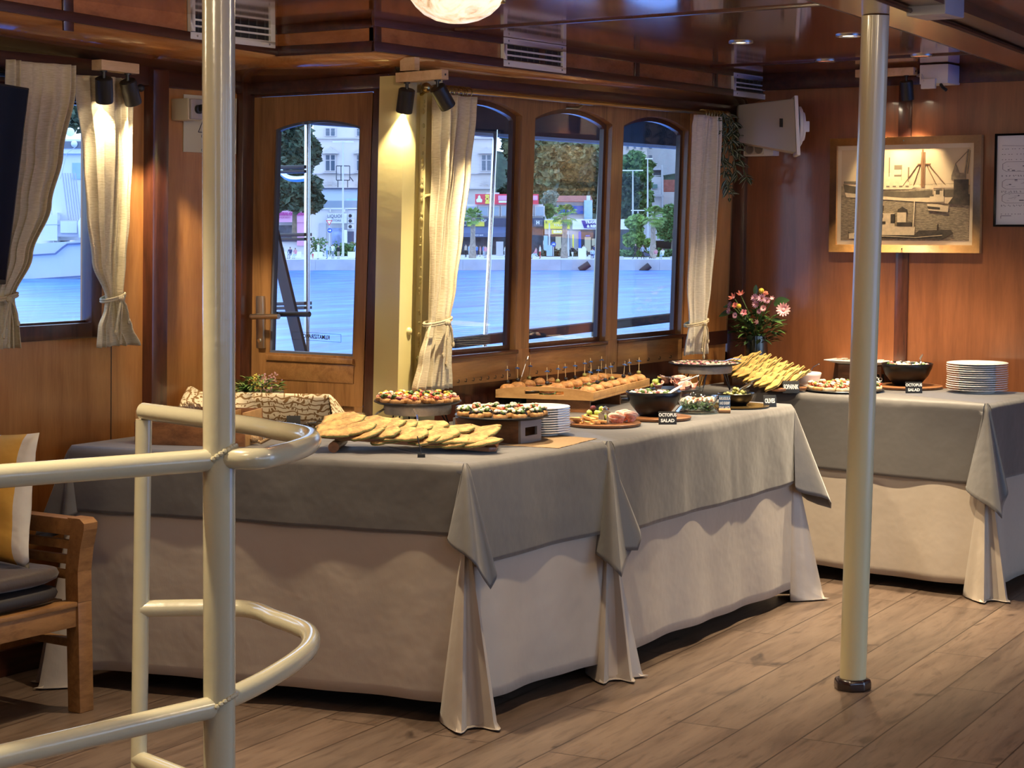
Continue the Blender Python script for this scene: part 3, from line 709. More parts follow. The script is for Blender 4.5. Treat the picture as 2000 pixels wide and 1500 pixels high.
# ------------------------------------------------------------------ pictures on the far wall
SEP = lambda k: (.62 * k, .47 * k, .27 * k)
def picture(name, label, x0, x1, z0, z1, fw, fm, mat_w, matm, depth=.03):
    t = thing(name, label, 'picture', (x0, FY, z0))
    b = MB()
    o = [(x0, z0), (x1, z0), (x1, z1), (x0, z1)]; i = [(x0 + fw, z0 + fw), (x1 - fw, z0 + fw), (x1 - fw, z1 - fw), (x0 + fw, z1 - fw)]
    for k in range(4):
        j = (k + 1) % 4; b.prism([o[k], o[j], i[j], i[k]], -depth, -.002, FW)
    obj('frame', b, fm, t, bev=.002)
    if mat_w:
        b = MB(); b.prism(i, -.017, -.004, FW); obj('mount', b, matm, t, smooth=False)
    return t, (x0 + fw + mat_w, x1 - fw - mat_w, z0 + fw + mat_w, z1 - fw - mat_w)
t, (px0, px1, pz0, pz1) = picture('framed_photograph', 'pale wooden frame with sepia photograph of cargo ship and tug boats', -3.528, -2.848, 1.314, 1.804, .033, W_OAK, .018, M_('cream_mount', (.66, .56, .38), .6))
m, n, l, p = nmat('sepia_water'); tt = noise(n, l, mapping(n, l, (8, 1, 40)), 6, 5, .7)
l.new(ramp(n, l, tt.outputs['Fac'], [(.35, SEP(.20)), (.5, SEP(.42)), (.65, SEP(.66))]).outputs[0], p.inputs['Base Color']); SW = m
SKYS = M_('sepia_sky', SEP(.95), .5, var=.12, vs=3); DK = M_('sepia_dark', SEP(.10), .5, var=.4, vs=60); MD = M_('sepia_mid', SEP(.40), .5, var=.3, vs=80); LT = M_('sepia_light', SEP(1.05), .5, var=.12, vs=60); HUL = M_('sepia_hull', SEP(.20), .5, var=.25, vs=40)
pw, ph = px1 - px0, pz1 - pz0
# layers of the print in photo fractions: u from the left, v from the bottom
def layer(polys, mat, d, name):
    b = MB()
    for P in polys: b.prism([(px0 + u * pw, pz0 + v * ph) for u, v in P], -.0125 - d, -.0115, FW)
    return b, mat
def rect(u0, v0, u1, v1): return [(u0, v0), (u1, v0), (u1, v1), (u0, v1)]
def ln(u0, v0, u1, v1, w=.004):
    d = math.hypot(u1 - u0, v1 - v0); nx, nv = -(v1 - v0) / d * w / 2, (u1 - u0) / d * w / 2
    return [(u0 + nx, v0 + nv), (u1 + nx, v1 + nv), (u1 - nx, v1 - nv), (u0 - nx, v0 - nv)]
art = [([rect(0, .45, 1, 1)], SKYS), ([rect(0, 0, 1, .50)], SW),
 ([[(0, .50), (1, .50), (1, .60), (.9, .62), (.0, .60)]], M_('sepia_shore', SEP(.55), .5, var=.5, vs=50)),
 ([[(.01, .63), (.10, .60), (.30, .565), (.92, .555), (.915, .60), (.75, .60), (.3, .61), (.1, .64)]], LT),
 ([[(.015, .625), (.03, .53), (.90, .41), (.93, .56), (.5, .535), (.2, .565)]], HUL),
 ([[(.03, .53), (.04, .48), (.30, .455), (.84, .40), (.89, .47), (.5, .465), (.2, .50)]], LT),
 ([rect(.30, .56, .54, .66), rect(.32, .64, .44, .74), rect(.42, .62, .475, .80), rect(.56, .575, .62, .61), rect(.72, .57, .90, .61)], LT),
 ([rect(.42, .775, .478, .825), rect(.42, .70, .475, .72), rect(.02, .63, .12, .655)] + [rect(.31 + k * .05, .585, .335 + k * .05, .60) for k in range(5)] + [ln(.38, .70, .38, .91, .005), ln(.53, .64, .53, .80, .008)], M_('sepia_funnel', SEP(.30), .5)),
 ([ln(.637, .58, .637, .96, .016), ln(.653, .58, .653, .96, .010), ln(.60, .83, .70, .83, .012), ln(.63, .83, .64, .99, .012), ln(.60, .82, .49, .60, .003), ln(.69, .82, .82, .60, .003), ln(.62, .82, .57, .60, .003), ln(.67, .82, .75, .60, .003)], M_('sepia_mast', (.24, .12, .05), .5)),
 ([[(.86, .70), (.89, .83), (.92, .73), (.97, .73), (.97, .66), (.86, .66)], ln(.96, .70, .985, .98, .012), ln(.98, .72, 1.0, .97, .008), ln(.89, .83, .985, .97, .004)], MD),
 ([rect(.88, .40, .99, .66), [(.84, .40), (1.0, .38), (1.0, .50), (.90, .52)]], DK),
 ([[(.68, .40), (.69, .33), (.84, .31), (.845, .37), (.76, .395)], rect(.70, .42, .81, .48), rect(.73, .46, .80, .54), ln(.725, .50, .725, .57, .006), ln(.80, .48, .80, .57, .006)], LT),
 ([[(.68, .375), (.69, .345), (.78, .335), (.78, .36)], rect(.745, .50, .775, .545)], DK),
 ([[(.06, .10), (.08, .03), (.80, .015), (.88, .085), (.86, .12), (.62, .11), (.58, .06), (.30, .055), (.10, .07)]], DK),
 ([[(.30, .06), (.585, .06), (.59, .15), (.30, .16)], rect(.31, .15, .43, .30), rect(.45, .20, .52, .31), rect(.07, .02, .11, .08), ln(.575, .14, .585, .43, .008)], LT),
 ([rect(.45, .155, .565, .20), [(.45, .31), (.53, .31), (.525, .34), (.49, .37), (.455, .34)], rect(.32, .25, .34, .29), rect(.40, .19, .43, .29), rect(.30, .18, .36, .21), ln(.33, .28, .34, .38, .006), ln(.76, .10, .765, .18, .005), rect(.30, .10, .32, .14)], DK),
 ([ln(.30, .05, .60, .035, .006), ln(.60, .035, .80, .06, .006)], LT)]
b = MB(); mats = []
for k, (polys, mat) in enumerate(art):
    b.cur = k; mats.append(mat)
    for e_, P in enumerate(polys): b.prism([(px0 + min(max(u, 0), 1) * pw, pz0 + min(max(v, 0), 1) * ph) for u, v in P], -.0175 - .00035 * k - .00002 * e_, -.0165, FW)
obj('print', b, mats, t, smooth=False)
for z in (1.787, 1.331):
    b = MB(); b.ball(FW(-3.19, z, -.030), .003, 6); obj('screw', b, BLACKM, t)
t, (dx0, dx1, dz0, dz1) = picture('framed_plan', 'black framed ship plan at the right edge of the far wall', -2.795, -2.385, 1.424, 1.806, .009, BLACKG, 0, None, .022)
PLM = M_('plan_paper', (.66, .66, .64), .35, coat=.6); PLK = M_('plan_ink', (.12, .12, .14), .6)
b = MB(); b.prism([(dx0, dz0), (dx1, dz0), (dx1, dz1), (dx0, dz1)], -.012, -.004, FW); obj('sheet', b, PLM, t, smooth=False)
b = MB(); rr = random.Random(5)
def pl(u0, v0, u1, v1, w=.002):
    A, B_ = FW(dx0 + u0 * .4, dz0 + v0 * .36, -.0123), FW(dx0 + u1 * .4, dz0 + v1 * .36, -.0123)
    b.beam(A, B_, .0006, w)
for v in (.30, .46, .66):
    for s in (-.055, .055): pl(.10, v + s, .95, v + s, .0012)
    pl(.06, v - .03, .06, v + .03, .0016); pl(.06, v - .03, .10, v - .055, .0014); pl(.06, v + .03, .10, v + .055, .0014)
    for _ in range(34):
        u, q = rr.uniform(.1, .9), v + rr.uniform(-.05, .05); pl(u, q, u + rr.uniform(.01, .05), q, rr.choice((.001, .001, .004)))
for v in (.86, .80, .74, .56, .55, .38, .37, .22, .21, .12):
    u = .05
    while u < .95: pl(u, v, u + .012, v, .0022); u += rr.uniform(.02, .06)
pl(.05, .90, .5, .885, .0012); pl(.05, .10, .16, .10); pl(.05, .10, .05, .07)
obj('drawing', b, PLK, t, smooth=False)

# ------------------------------------------------------------------ television
tl, bl = onx(58, 172, -4.44), onx(12, 556, -4.50)
t = thing('television', 'black flat screen hung in front of the left curtains, at the left edge', 'television', (bl.x, bl.y - .3, bl.z))
dn = (bl - tl); nrm = Vector((1, 0, dn.x / -dn.z)).normalized()
L = Vector((0, -1, .07)).normalized()
b = MB(); back = Vector((-.035, 0, 0))
q = [bl + L * .92, bl, tl, tl + L * .92]
b.hexa([q[0] + back, q[1] + back, q[1], q[0], q[3] + back, q[2] + back, q[2], q[3]]); obj('casing', b, M_('tv_casing', (.015, .015, .017), .35), t, bev=.004)
ins = lambda i, a, c: q[i] + L * a * (-1 if i in (0, 3) else 1) + (tl - bl).normalized() * c + Vector((.0012, 0, 0))
b = MB(); b.poly([ins(0, .007, .014), ins(1, .007, .014), ins(2, .007, -.007), ins(3, .007, -.007)]); obj('screen', b, SCREEN, t, smooth=False, solid=.001)
b = MB(); mid = (q[0] + q[1] + q[2] + q[3]) / 4; b.box(mid + Vector((-.07, 0, 0)), (.07, .25, .2)); b.tube([mid + Vector((-.07, 0, .05)), mid + Vector((-.09, 0, .40))], .02, 12); obj('mount', b, BLACKM, t)

# ------------------------------------------------------------------ curtains
m, n, l, p = nmat('linen_curtain'); mp = mapping(n, l, (6, 6, 60)); tt = noise(n, l, mp, 7, 3, .6)
l.new(ramp(n, l, tt.outputs['Fac'], [(.3, (.50, .42, .26)), (.7, (.66, .58, .39))]).outputs[0], p.inputs['Base Color']); p.inputs['Roughness'].default_value = .85
bump(n, l, tt.outputs['Fac'], p, .35, .006); LINEN = m
m, n, l, p = nmat('linen_curtain_pale'); mp = mapping(n, l, (6, 6, 60)); tt = noise(n, l, mp, 7, 3, .6)
l.new(ramp(n, l, tt.outputs['Fac'], [(.3, (.56, .51, .40)), (.7, (.72, .67, .54))]).outputs[0], p.inputs['Base Color']); p.inputs['Roughness'].default_value = .85
bump(n, l, tt.outputs['Fac'], p, .35, .006); LINEN2 = m
CORD = M_('cream_cord', (.52, .44, .28), .8, bmp=.5, bs=300)
def curtain(label, X, keys, nf, amp, seed, mat, tie, gath=.0, lean=.03):
    """keys: (y_px, left_px, right_px, fold scale) down the curtain; X plane in the room"""
    rr = random.Random(seed); ph = [rr.uniform(-.5, .5) for _ in range(nf * 2 + 4)]
    K = [(onx((a + c) / 2, y, X, lean).z, onx(a, y, X, lean).y, onx(c, y, X, lean).y, s) for (y, a, c, s) in keys]
    t = thing('curtain', label, 'curtain', (X, (K[-1][1] + K[-1][2]) / 2, K[-1][0]))
    nu, nv = nf * 12, 60
    def prof(v):
        zt, zb = K[0][0], K[-1][0]; z = zt + (zb - zt) * v
        for a, c in zip(K, K[1:]):
            if c[0] <= z <= a[0] + 1e-9:
                f = (a[0] - z) / max(1e-6, a[0] - c[0]); f2 = f * f * (3 - 2 * f)
                return z, a[1] + (c[1] - a[1]) * f2, a[2] + (c[2] - a[2]) * f2, a[3] + (c[3] - a[3]) * f2
        return z, K[-1][1], K[-1][2], K[-1][3]
    def fn(u, v):
        z, yl, yr, s = prof(v)
        w = u * nf; i = int(w); w2 = w + .22 * math.sin(2 * PI * u * 2.3 + ph[0] * 4 + v * 1.5) + .10 * ph[min(i, len(ph) - 1)]
        d = math.sin(2 * PI * w2) * amp * s * (.7 + .5 * math.sin(5 * u + ph[1] * 6)) + .012 * math.sin(2 * PI * u * 1.2 + ph[2] * 5 + 3 * v)
        yy = yl + (yr - yl) * u + .25 * amp * s * math.cos(2 * PI * w2)
        zz = z - (.0012 * math.sin(2 * PI * w2) if v > .98 else 0)
        return Vector((X + lean * z + d * .9, yy, zz))
    b = MB(); b.grid(fn, nu, nv); c_ = obj('cloth', b, mat, t, ang=180, solid=.0022)
    zt = onx((keys[tie][1] + keys[tie][2]) / 2, keys[tie][0], X, lean).z; v = (K[0][0] - zt) / (K[0][0] - K[-1][0]); z, yl, yr, s = prof(v)
    ym, ry, rx = (yl + yr) / 2, (yr - yl) / 2 + .006, amp * s + .022
    b = MB(); x0 = X + lean * z
    for dz in (0, .007):
        b.tube([(x0 + rx * math.cos(a), ym + ry * math.sin(a), z + dz + .010 * math.sin(a)) for a in [2 * PI * k / 26 for k in range(26)]], .0042, 6, closed=True)
    kn = Vector((x0 + rx + .004, ym + ry * .1, z)); b.ball(kn, (.011, .014, .012), 8)
    for s_, L in ((-1, .11), (1, .075), (-.4, .14)):
        b.tube([kn, kn + Vector((.006, s_ * .012, -.02)), kn + Vector((.004, s_ * .022, -L * .6)), kn + Vector((.002, s_ * .028, -L))], .0038, 6); b.ball(kn + Vector((.002, s_ * .028, -L)), (.007, .007, .010), 6)
    obj('tieback', b, CORD, t)
    return t, K
curtain('linen curtain tied beside the television, left half of the left window', -4.58, [(122, 12, 142, .7), (165, 12, 141, .9), (300, 8, 118, 1), (400, 0, 97, 1), (500, -12, 62, .9), (584, -28, 29, .55), (600, -30, 30, .6), (640, -34, 35, .9), (682, -40, 37, 1)], 6, .017, 1, LINEN, 5)
curtain('linen curtain lit by a spot, right half of the left window', -4.58, [(150, 145, 268, .7), (172, 146, 268, .9), (300, 160, 265, 1), (420, 166, 258, 1), (510, 176, 248, .85), (583, 203, 238, .5), (600, 200, 242, .6), (640, 186, 256, .9), (676, 183, 273, 1)], 6, .017, 2, LINEN, 5)
curtain('linen curtain tied beside the cream steel post', -3.90, [(186, 852, 928, .7), (215, 851, 925, .9), (330, 847, 912, 1), (450, 838, 898, 1), (560, 836, 886, .85), (630, 834, 876, .55), (645, 828, 882, .6), (700, 817, 880, .9), (762, 804, 883, 1)], 5, .019, 3, LINEN, 5)
curtain('paler linen curtain tied beside the hanging vine', -3.90, [(226, 1359, 1403, .7), (250, 1355, 1402, .9), (340, 1350, 1396, 1), (450, 1343, 1390, 1), (560, 1337, 1383, .85), (632, 1342, 1378, .55), (648, 1340, 1378, .6), (670, 1336, 1380, .9), (692, 1333, 1381, 1)], 5, .017, 4, LINEN2, 5)
# rods
r0, r1 = onx(838, 172, -3.90), onx(1416, 224, -3.90)
t = thing('curtain_rod', 'long brass curtain rod over the three windows', 'curtain rod', r0)
b = MB(); b.tube([r0, r1], .0085, 12); obj('rod', b, BRASS, t)
for e, s in ((r0, -1), (r1, 1)):
    b = MB(); b.ball(e + Vector((0, s * .016, 0)), (.018, .02, .018), 12); obj('finial', b, BRASS, t)
d = (r1 - r0)
for f in list(np.linspace(.02, .105, 8)) + list(np.linspace(.905, .985, 8)):
    c = r0 + d * float(f) + Vector((0, 0, -.006)); b = MB(); b.tube([c + Vector((.019 * math.cos(a), .003 * math.sin(a * 2), .019 * math.sin(a))) for a in [2 * PI * k / 18 for k in range(18)]], .003, 6, closed=True); obj('ring', b, BRASS, t)
for f in (.0, .47, .99):
    c = r0 + d * f; b = MB(); b.tube([c, c + Vector((-.03, .0, -.02)), c + Vector((-.09, 0, -.018))], .005, 8); b.tube([c + Vector((0, -.05 if 0 < f < .9 else 0, 0)), c + Vector((0, .05 if 0 < f < .9 else 0.004, 0))], .0105, 10); obj('bracket', b, BRASS, t)
r0, r1 = onx(-60, 138, -4.57), onx(275, 172, -4.57)
t = thing('curtain_rod', 'thin black rod holding the two left curtains', 'curtain rod', r0)
b = MB(); b.tube([r0, r1], .008, 10); obj('rod', b, BLACKM, t)
b = MB(); b.ball(r1, .013, 10); obj('finial', b, BLACKM, t)
b = MB(); a = r0 + (r1 - r0) * .22; b.tube([a, a + Vector((-.06, 0, .02))], .012, 10); obj('bracket', b, BLACKM, t)

# ------------------------------------------------------------------ hanging vine at the rod end
t = thing('hanging_vine', 'trailing striped-leaf plant hanging from the brass rod end', 'plant', onx(1425, 230, -3.88))
m, n, l, p = nmat('striped_leaf'); tcx = n.new('ShaderNodeTexCoord'); sp = n.new('ShaderNodeSeparateXYZ'); l.new(tcx.outputs['UV'], sp.inputs[0])
l.new(ramp(n, l, sp.outputs['X'], [(0, (.025, .045, .018)), (.36, (.03, .05, .02)), (.42, (.42, .44, .28)), (.58, (.42, .44, .28)), (.64, (.03, .05, .02)), (1, (.05, .07, .03))]).outputs[0], p.inputs['Base Color']); p.inputs['Roughness'].default_value = .4; LEAFV = m
rr = random.Random(11); SPN = []
def leaf_obj(name, mat, parent, items, nl=5):
    """leaf blades with a UV across the blade; items (base, dir, up, length, width)"""
    vs = []; fs = []; uv = []
    for (o, d, up, L, W) in items:
        d = d.normalized(); s = d.cross(up).normalized(); nn = s.cross(d); base = len(vs)
        for i in range(nl + 1):
            f = i / nl; w = W * math.sin(PI * min(1, f * .92 + .06)) ** .8 * (1 - .25 * f); c = o + d * L * f - Vector((0, 0, 1)) * L * .25 * f * f
            for k in (-1, 0, 1): vs.append(c + s * w * k * .5 + nn * (abs(k) * w * .15)); uv.append(((k + 1) / 2, f))
        for i in range(nl):
            for k in (0, 1): a = base + i * 3 + k; fs.append((a, a + 1, a + 4, a + 3))
    inv = wm(parent).inverted() if parent else Matrix()
    me = bpy.data.meshes.new(name); me.from_pydata([tuple(inv @ q for q in [v])[0] for v in vs], [], fs); me.materials.append(mat)
    ul = me.uv_layers.new(name='UVMap')
    for lp in me.loops: ul.data[lp.index].uv = uv[lp.vertex_index]
    me.polygons.foreach_set('use_smooth', [True] * len(fs))
    o_ = bpy.data.objects.new(name, me); COL.objects.link(o_); o_.parent = parent; return o_
stems = [[(1412, 222), (1418, 262), (1424, 300), (1420, 340), (1424, 372)], [(1418, 224), (1428, 262), (1440, 296), (1452, 330), (1460, 350)], [(1410, 225), (1414, 270), (1412, 310), (1418, 350), (1425, 388)], [(1424, 222), (1440, 250), (1446, 285), (1444, 320)], [(1416, 222), (1433, 240), (1428, 280), (1434, 315), (1440, 345)], [(1412, 220), (1420, 245), (1415, 280), (1410, 318)]]
items = []; SB = MB()
for si, S in enumerate(stems):
    P = [onx(a, c, -3.87 + .02 * (si % 3)) for a, c in S]; SB.tube(P, .0022, 5)
    for a, c in zip(P, P[1:]):
        for k in range(7):
            o = a + (c - a) * rr.random(); th = rr.uniform(0, 2 * PI); d = Vector((math.cos(th) * .7 + .2, math.sin(th), rr.uniform(-.9, .2)))
            items.append((o, d, Vector((rr.uniform(-.6, .6) + .6, rr.uniform(-.6, .6) - .5, 1)), rr.uniform(.030, .048), rr.uniform(.016, .022)))
leaf_obj('leaves', LEAFV, t, items); obj('stem', SB, M_('stem_green', (.12, .14, .05), .6), t)
# ------------------------------------------------------------------ white pipe railing round the stair opening
D1, D2 = 3.6, 4.5
top = ond(427, 905, D1).z
t = thing('stair_railing', 'glossy grey-white pipe railing with one tall pole, in front of the left table', 'railing', (ond(427, 1400, D1).x, ond(427, 1400, D1).y, 0))
pA = ond(428, 900, D1); pB = ond(427, 0, D1)
dirp = (pB - pA) / (pB.z - pA.z)
b = MB(); b.tube([pA + dirp * (z - pA.z) for z in (0, .5, 1.0, 1.5, CZ)], .0305, 28); pole = obj('pole', b, RAILW, t, ang=60)
qA = ond(281, 815, D2); qB = ond(271, 1490, D2); dq = (qB - qA) / (qB.z - qA.z)
b = MB(); b.tube([qA + dq * (z - qA.z) for z in (0, .4, .8, qA.z - .005)], .0195, 20); obj('post', b, RAILW, t, ang=60)
def smooth_path(P, k=6):
    out = []
    for i in range(len(P) - 1):
        a = P[max(i - 1, 0)]; b_ = P[i]; c = P[i + 1]; d = P[min(i + 2, len(P) - 1)]
        for j in range(k):
            f = j / k; out.append(.5 * ((2 * b_) + (c - a) * f + (2 * a - 5 * b_ + 4 * c - d) * f * f + (3 * b_ - a - 3 * c + d) * f ** 3))
    return out + [P[-1]]
def uloop(pxs, z): return smooth_path([onz(a, c, z) for a, c in pxs])
zt = ond(470, 893, D1).z
P = uloop([(440, 901), (500, 891), (560, 880), (600, 868), (622, 852), (628, 832)] , zt)
# the loop in plan: out from the pole, round, and back to the far post
A = Vector((pA.x, pA.y, 0)); Bq = Vector((qA.x, qA.y, 0))
LOWP = ((500, 1338), (545, 1312), (578, 1290), (600, 1270), (608, 1250), (600, 1234), (574, 1221), (540, 1209), (470, 1188))
def loop(z, tipx, tipy, low=None):
    a = A + dirp * (z - pA.z); a.z = z; c = Bq + dq * (z - qA.z); c.z = z; tip = onz(tipx, tipy, z)
    ctrl = [a] + [onz(px, py, z) for px, py in ((500, 896), (545, 888), (578, 879), (600, 870), (608, 860), (600, 852), (574, 846), (540, 841), (480, 830))] + [c]
    if low: ctrl = [a] + [onz(px, py + low[1], z) for px, py in low[0]] + [c]
    return smooth_path(ctrl, 6)
for z, tx, ty, lw in ((zt, 606, 858, None), (ond(470, 1372, D1).z, 604, 1262, (LOWP, 0)), (ond(281, 1482, D2).z, 604, 1640, (LOWP, 372))):
    b = MB(); b.tube(loop(z, tx, ty, lw), .0205, 18); r = obj('curved_rail', b, RAILW, t, ang=60)
for (y0, y1, z) in ((900, 930, zt - .004), (1380, 1478, ond(427, 1378, D1).z)):
    a = A + dirp * (z - pA.z); a.z = z; c = onz(0, y1, z); c = a + (c - a) * 1.5
    b = MB(); b.tube([a, a + (c - a) * .5, c], .0215, 18); obj('straight_rail', b, RAILW, t, ang=60)
for z in (zt, ond(427, 1378, D1).z):
    a = A + dirp * (z - pA.z); a.z = z; b = MB()
    for k in range(26):
        an = 2 * PI * k / 26; b.ball(a + Vector((.031 * math.cos(an), .031 * math.sin(an), .022 * math.sin(an * 1 + 1.2))), (.006, .006, .0055), 6)
    obj('weld_bead', b, RAILW, t)

# ------------------------------------------------------------------ cream support pole under the beam
p0 = onz(1665, 1345, 0); p1 = onz(1710, 30, 2.045)
t = thing('support_pole', 'cream round pole from the floor to the ceiling beam, right of the middle table', 'pole', p0)
b = MB(); b.tube([p0 + (p1 - p0) * f for f in (0, .25, .5, .75, 1.0)], .0405, 32); obj('shaft', b, POLEC, t, ang=60)
b = MB(); b.lathe([(.041, .036), (.050, .036), (.056, .030), (.058, .022), (.058, .006), (.056, 0), (.041, 0)], 8, p0, Matrix.Rotation(.3, 3, 'Z')); obj('base_collar', b, M_('dark_varnished_collar', (.018, .008, .007), .18, coat=.6), t, bev=.004)

# ------------------------------------------------------------------ teak bench, cushions
lg = onz(158, 1388, 0)
t = thing('garden_bench', 'teak bench with slatted arm against the left wall', 'bench', (-4.4, 3.2, 0))
bx0, bx1, by1, by0 = -4.64, lg.x, lg.y, 2.35
def mk(name, fn, mat=W_BENCH, bev=.004):
    b = MB(); fn(b); return obj(name, b, mat, t, bev=bev)
for x, y in ((bx1, by1), (bx1, by0), (bx0 + .03, by1), (bx0 + .03, by0)):
    mk('leg', lambda b: b.box((x, y, .165), (.052, .055, .33)))
for y in (by1, by0):
    prof = [(0, .33), (0, .42), (.012, .49), (.028, .545), (.030, .565), (.012, .578)]
    def post(b):
        for i in range(len(prof) - 1):
            a, c = prof[i], prof[i + 1]
            b.hexa([(bx1 - .026 + a[0], y - .027, a[1]), (bx1 + .026 + a[0], y - .027, a[1]), (bx1 + .026 + a[0], y + .027, a[1]), (bx1 - .026 + a[0], y + .027, a[1]),
                    (bx1 - .026 + c[0], y - .027, c[1]), (bx1 + .026 + c[0], y - .027, c[1]), (bx1 + .026 + c[0], y + .027, c[1]), (bx1 - .026 + c[0], y + .027, c[1])])
    mk('arm_post', post, bev=0)
    mk('arm_rail', lambda b: b.bx(bx0, bx1 + .02, y - .025, y + .025, .525, .575))
    for z in (.495, .45, .405): mk('arm_slat', lambda b: b.bx(bx0, bx1 - .02, y - .010, y + .010, z - .014, z + .012), bev=.002)
mk('seat_rail', lambda b: b.bx(bx1 - .015, bx1 + .018, by0, by1 - .02, .258, .328))
mk('seat_rail', lambda b: b.bx(bx0, bx0 + .03, by0, by1, .258, .328))
for y in (by1, by0): mk('side_rail', lambda b: b.bx(bx0, bx1, y - .016, y + .016, .19, .215))
for k in range(7): mk('seat_slat', lambda b: b.bx(bx0 + .02 + k * .07, bx0 + .075 + k * .07, by0, by1 - .02, .318, .333))
mk('back_rail', lambda b: b.bx(bx0 - .02, bx0 + .02, by0, by1, .66, .72)); mk('back_rail', lambda b: b.bx(bx0 - .02, bx0 + .02, by0, by1, .40, .44))
for k in range(14): mk('back_slat', lambda b: b.bx(bx0 - .008, bx0 + .008, by0 + .06 + k * .107, by0 + .10 + k * .107, .44, .66), bev=.002)
def pad(name, label, x0, x1, y0, y1, z0, z1, mat, cat):
    b = MB(); cx, cy, cz = (x0 + x1) / 2, (y0 + y1) / 2, (z0 + z1) / 2
    def fn(u, v):
        a = 2 * PI * u; e = -PI / 2 + PI * v
        ce = abs(math.cos(e)) ** .35; q = lambda s, p_: math.copysign(abs(s) ** p_, s)
        return Vector((cx + (x1 - x0) / 2 * q(math.cos(a), .28) * ce, cy + (y1 - y0) / 2 * q(math.sin(a), .16) * ce, cz + (z1 - z0) / 2 * q(math.sin(e), .6) * (1 - .10 * math.cos(6 * a) * math.sin(3 * a))))
    b.grid(fn, 64, 14, wrap=True); return tag(obj(name, b, mat, ang=180), label, cat)
BRN = M_('brown_cushion', (.055, .036, .028), .55, bmp=.25, bs=30, sheen=.2); DKB = M_('dark_cushion', (.022, .018, .018), .6, bmp=.2, bs=30)
pad('seat_cushion', 'brown seat cushion lying on top, on the teak bench', bx0 + .03, bx1 + .015, by0 + .05, by1 - .035, .388, .452, BRN, 'cushion')
pad('seat_cushion', 'near-black cushion under the brown one on the teak bench', bx0 + .03, bx1 + .008, by0 + .05, by1 - .035, .332, .392, DKB, 'cushion')
m, n, l, p = nmat('striped_cotton'); tcx = n.new('ShaderNodeTexCoord'); sp = n.new('ShaderNodeSeparateXYZ'); l.new(tcx.outputs['Object'], sp.inputs[0])
mt = n.new('ShaderNodeMath'); mt.operation = 'MULTIPLY_ADD'; mt.inputs[1].default_value = 5.2; mt.inputs[2].default_value = .14; l.new(sp.outputs['X'], mt.inputs[0])
fr = n.new('ShaderNodeMath'); fr.operation = 'FRACT'; l.new(mt.outputs[0], fr.inputs[0])
r = ramp(n, l, fr.outputs[0], [(0, (.60, .54, .44)), (.5, (.62, .33, .05)), (1, (.62, .33, .05))]); r.color_ramp.interpolation = 'CONSTANT'
l.new(r.outputs[0], p.inputs['Base Color']); p.inputs['Roughness'].default_value = .9
tt = noise(n, l, mapping(n, l), 9, 3); bump(n, l, tt.outputs['Fac'], p, .5, .02); STRIPE = m
c = onz(8, 1108, .452); b = MB()
def pil(u, v):
    x, z = u * 2 - 1, v * 2 - 1
    k = (1 - abs(x) ** 3) * (1 - abs(z) ** 3); pin = 1 - .07 * (1 - abs(z) ** 2) * abs(x) - 0
    return x, z, k, pin
for s in (-1, 1):
    def fn(u, v):
        x, z, k, pin = pil(u, v); w = .012 * math.sin(9 * z + 3 * x) * k
        return Vector((.21 * x * (1 - .08 * (1 - z * z)), s * (.075 * k ** .7 + w * .6) , .195 * z * (1 - .08 * (1 - x * x)) + .195))
    b.grid(fn, 20, 20)
o = obj('throw_pillow', b, STRIPE, ang=180); tag(o, 'yellow and white striped pillow standing on the bench at the left edge', 'pillow')
a1 = onz(56, 1108, .452)
o.location = (a1.x - .20, a1.y - .03, .450); o.rotation_euler = (-.14, 0, .12)

# ------------------------------------------------------------------ buffet cloths
def clothmat(name, c, rough, sheen, sp):
    m, n, l, p = nmat(name); mp = mapping(n, l, (1, 1, 1)); a = noise(n, l, mp, 3.0, 4); w = noise(n, l, mapping(n, l, (1, 1, .3)), 260, 2)
    l.new(ramp(n, l, a.outputs['Fac'], [(.3, tuple(x * .93 for x in c)), (.7, tuple(x * 1.06 for x in c))]).outputs[0], p.inputs['Base Color'])
    p.inputs['Roughness'].default_value = rough; p.inputs['Sheen Weight'].default_value = sheen; p.inputs['Specular IOR Level'].default_value = sp
    b1 = bump(n, l, a.outputs['Fac'], p, .28, .05); b2 = n.new('ShaderNodeBump'); b2.inputs['Strength'].default_value = .12; b2.inputs['Distance'].default_value = .002
    l.new(w.outputs['Fac'], b2.inputs['Height']); l.new(b1.outputs[0], b2.inputs['Normal']); l.new(b2.outputs[0], p.inputs['Normal']); return m
OVER = clothmat('taupe_overlay', (.088, .080, .076), .55, .45, .5)
SKIRT = clothmat('beige_satin_skirt', (.42, .355, .29), .42, .2, .5)
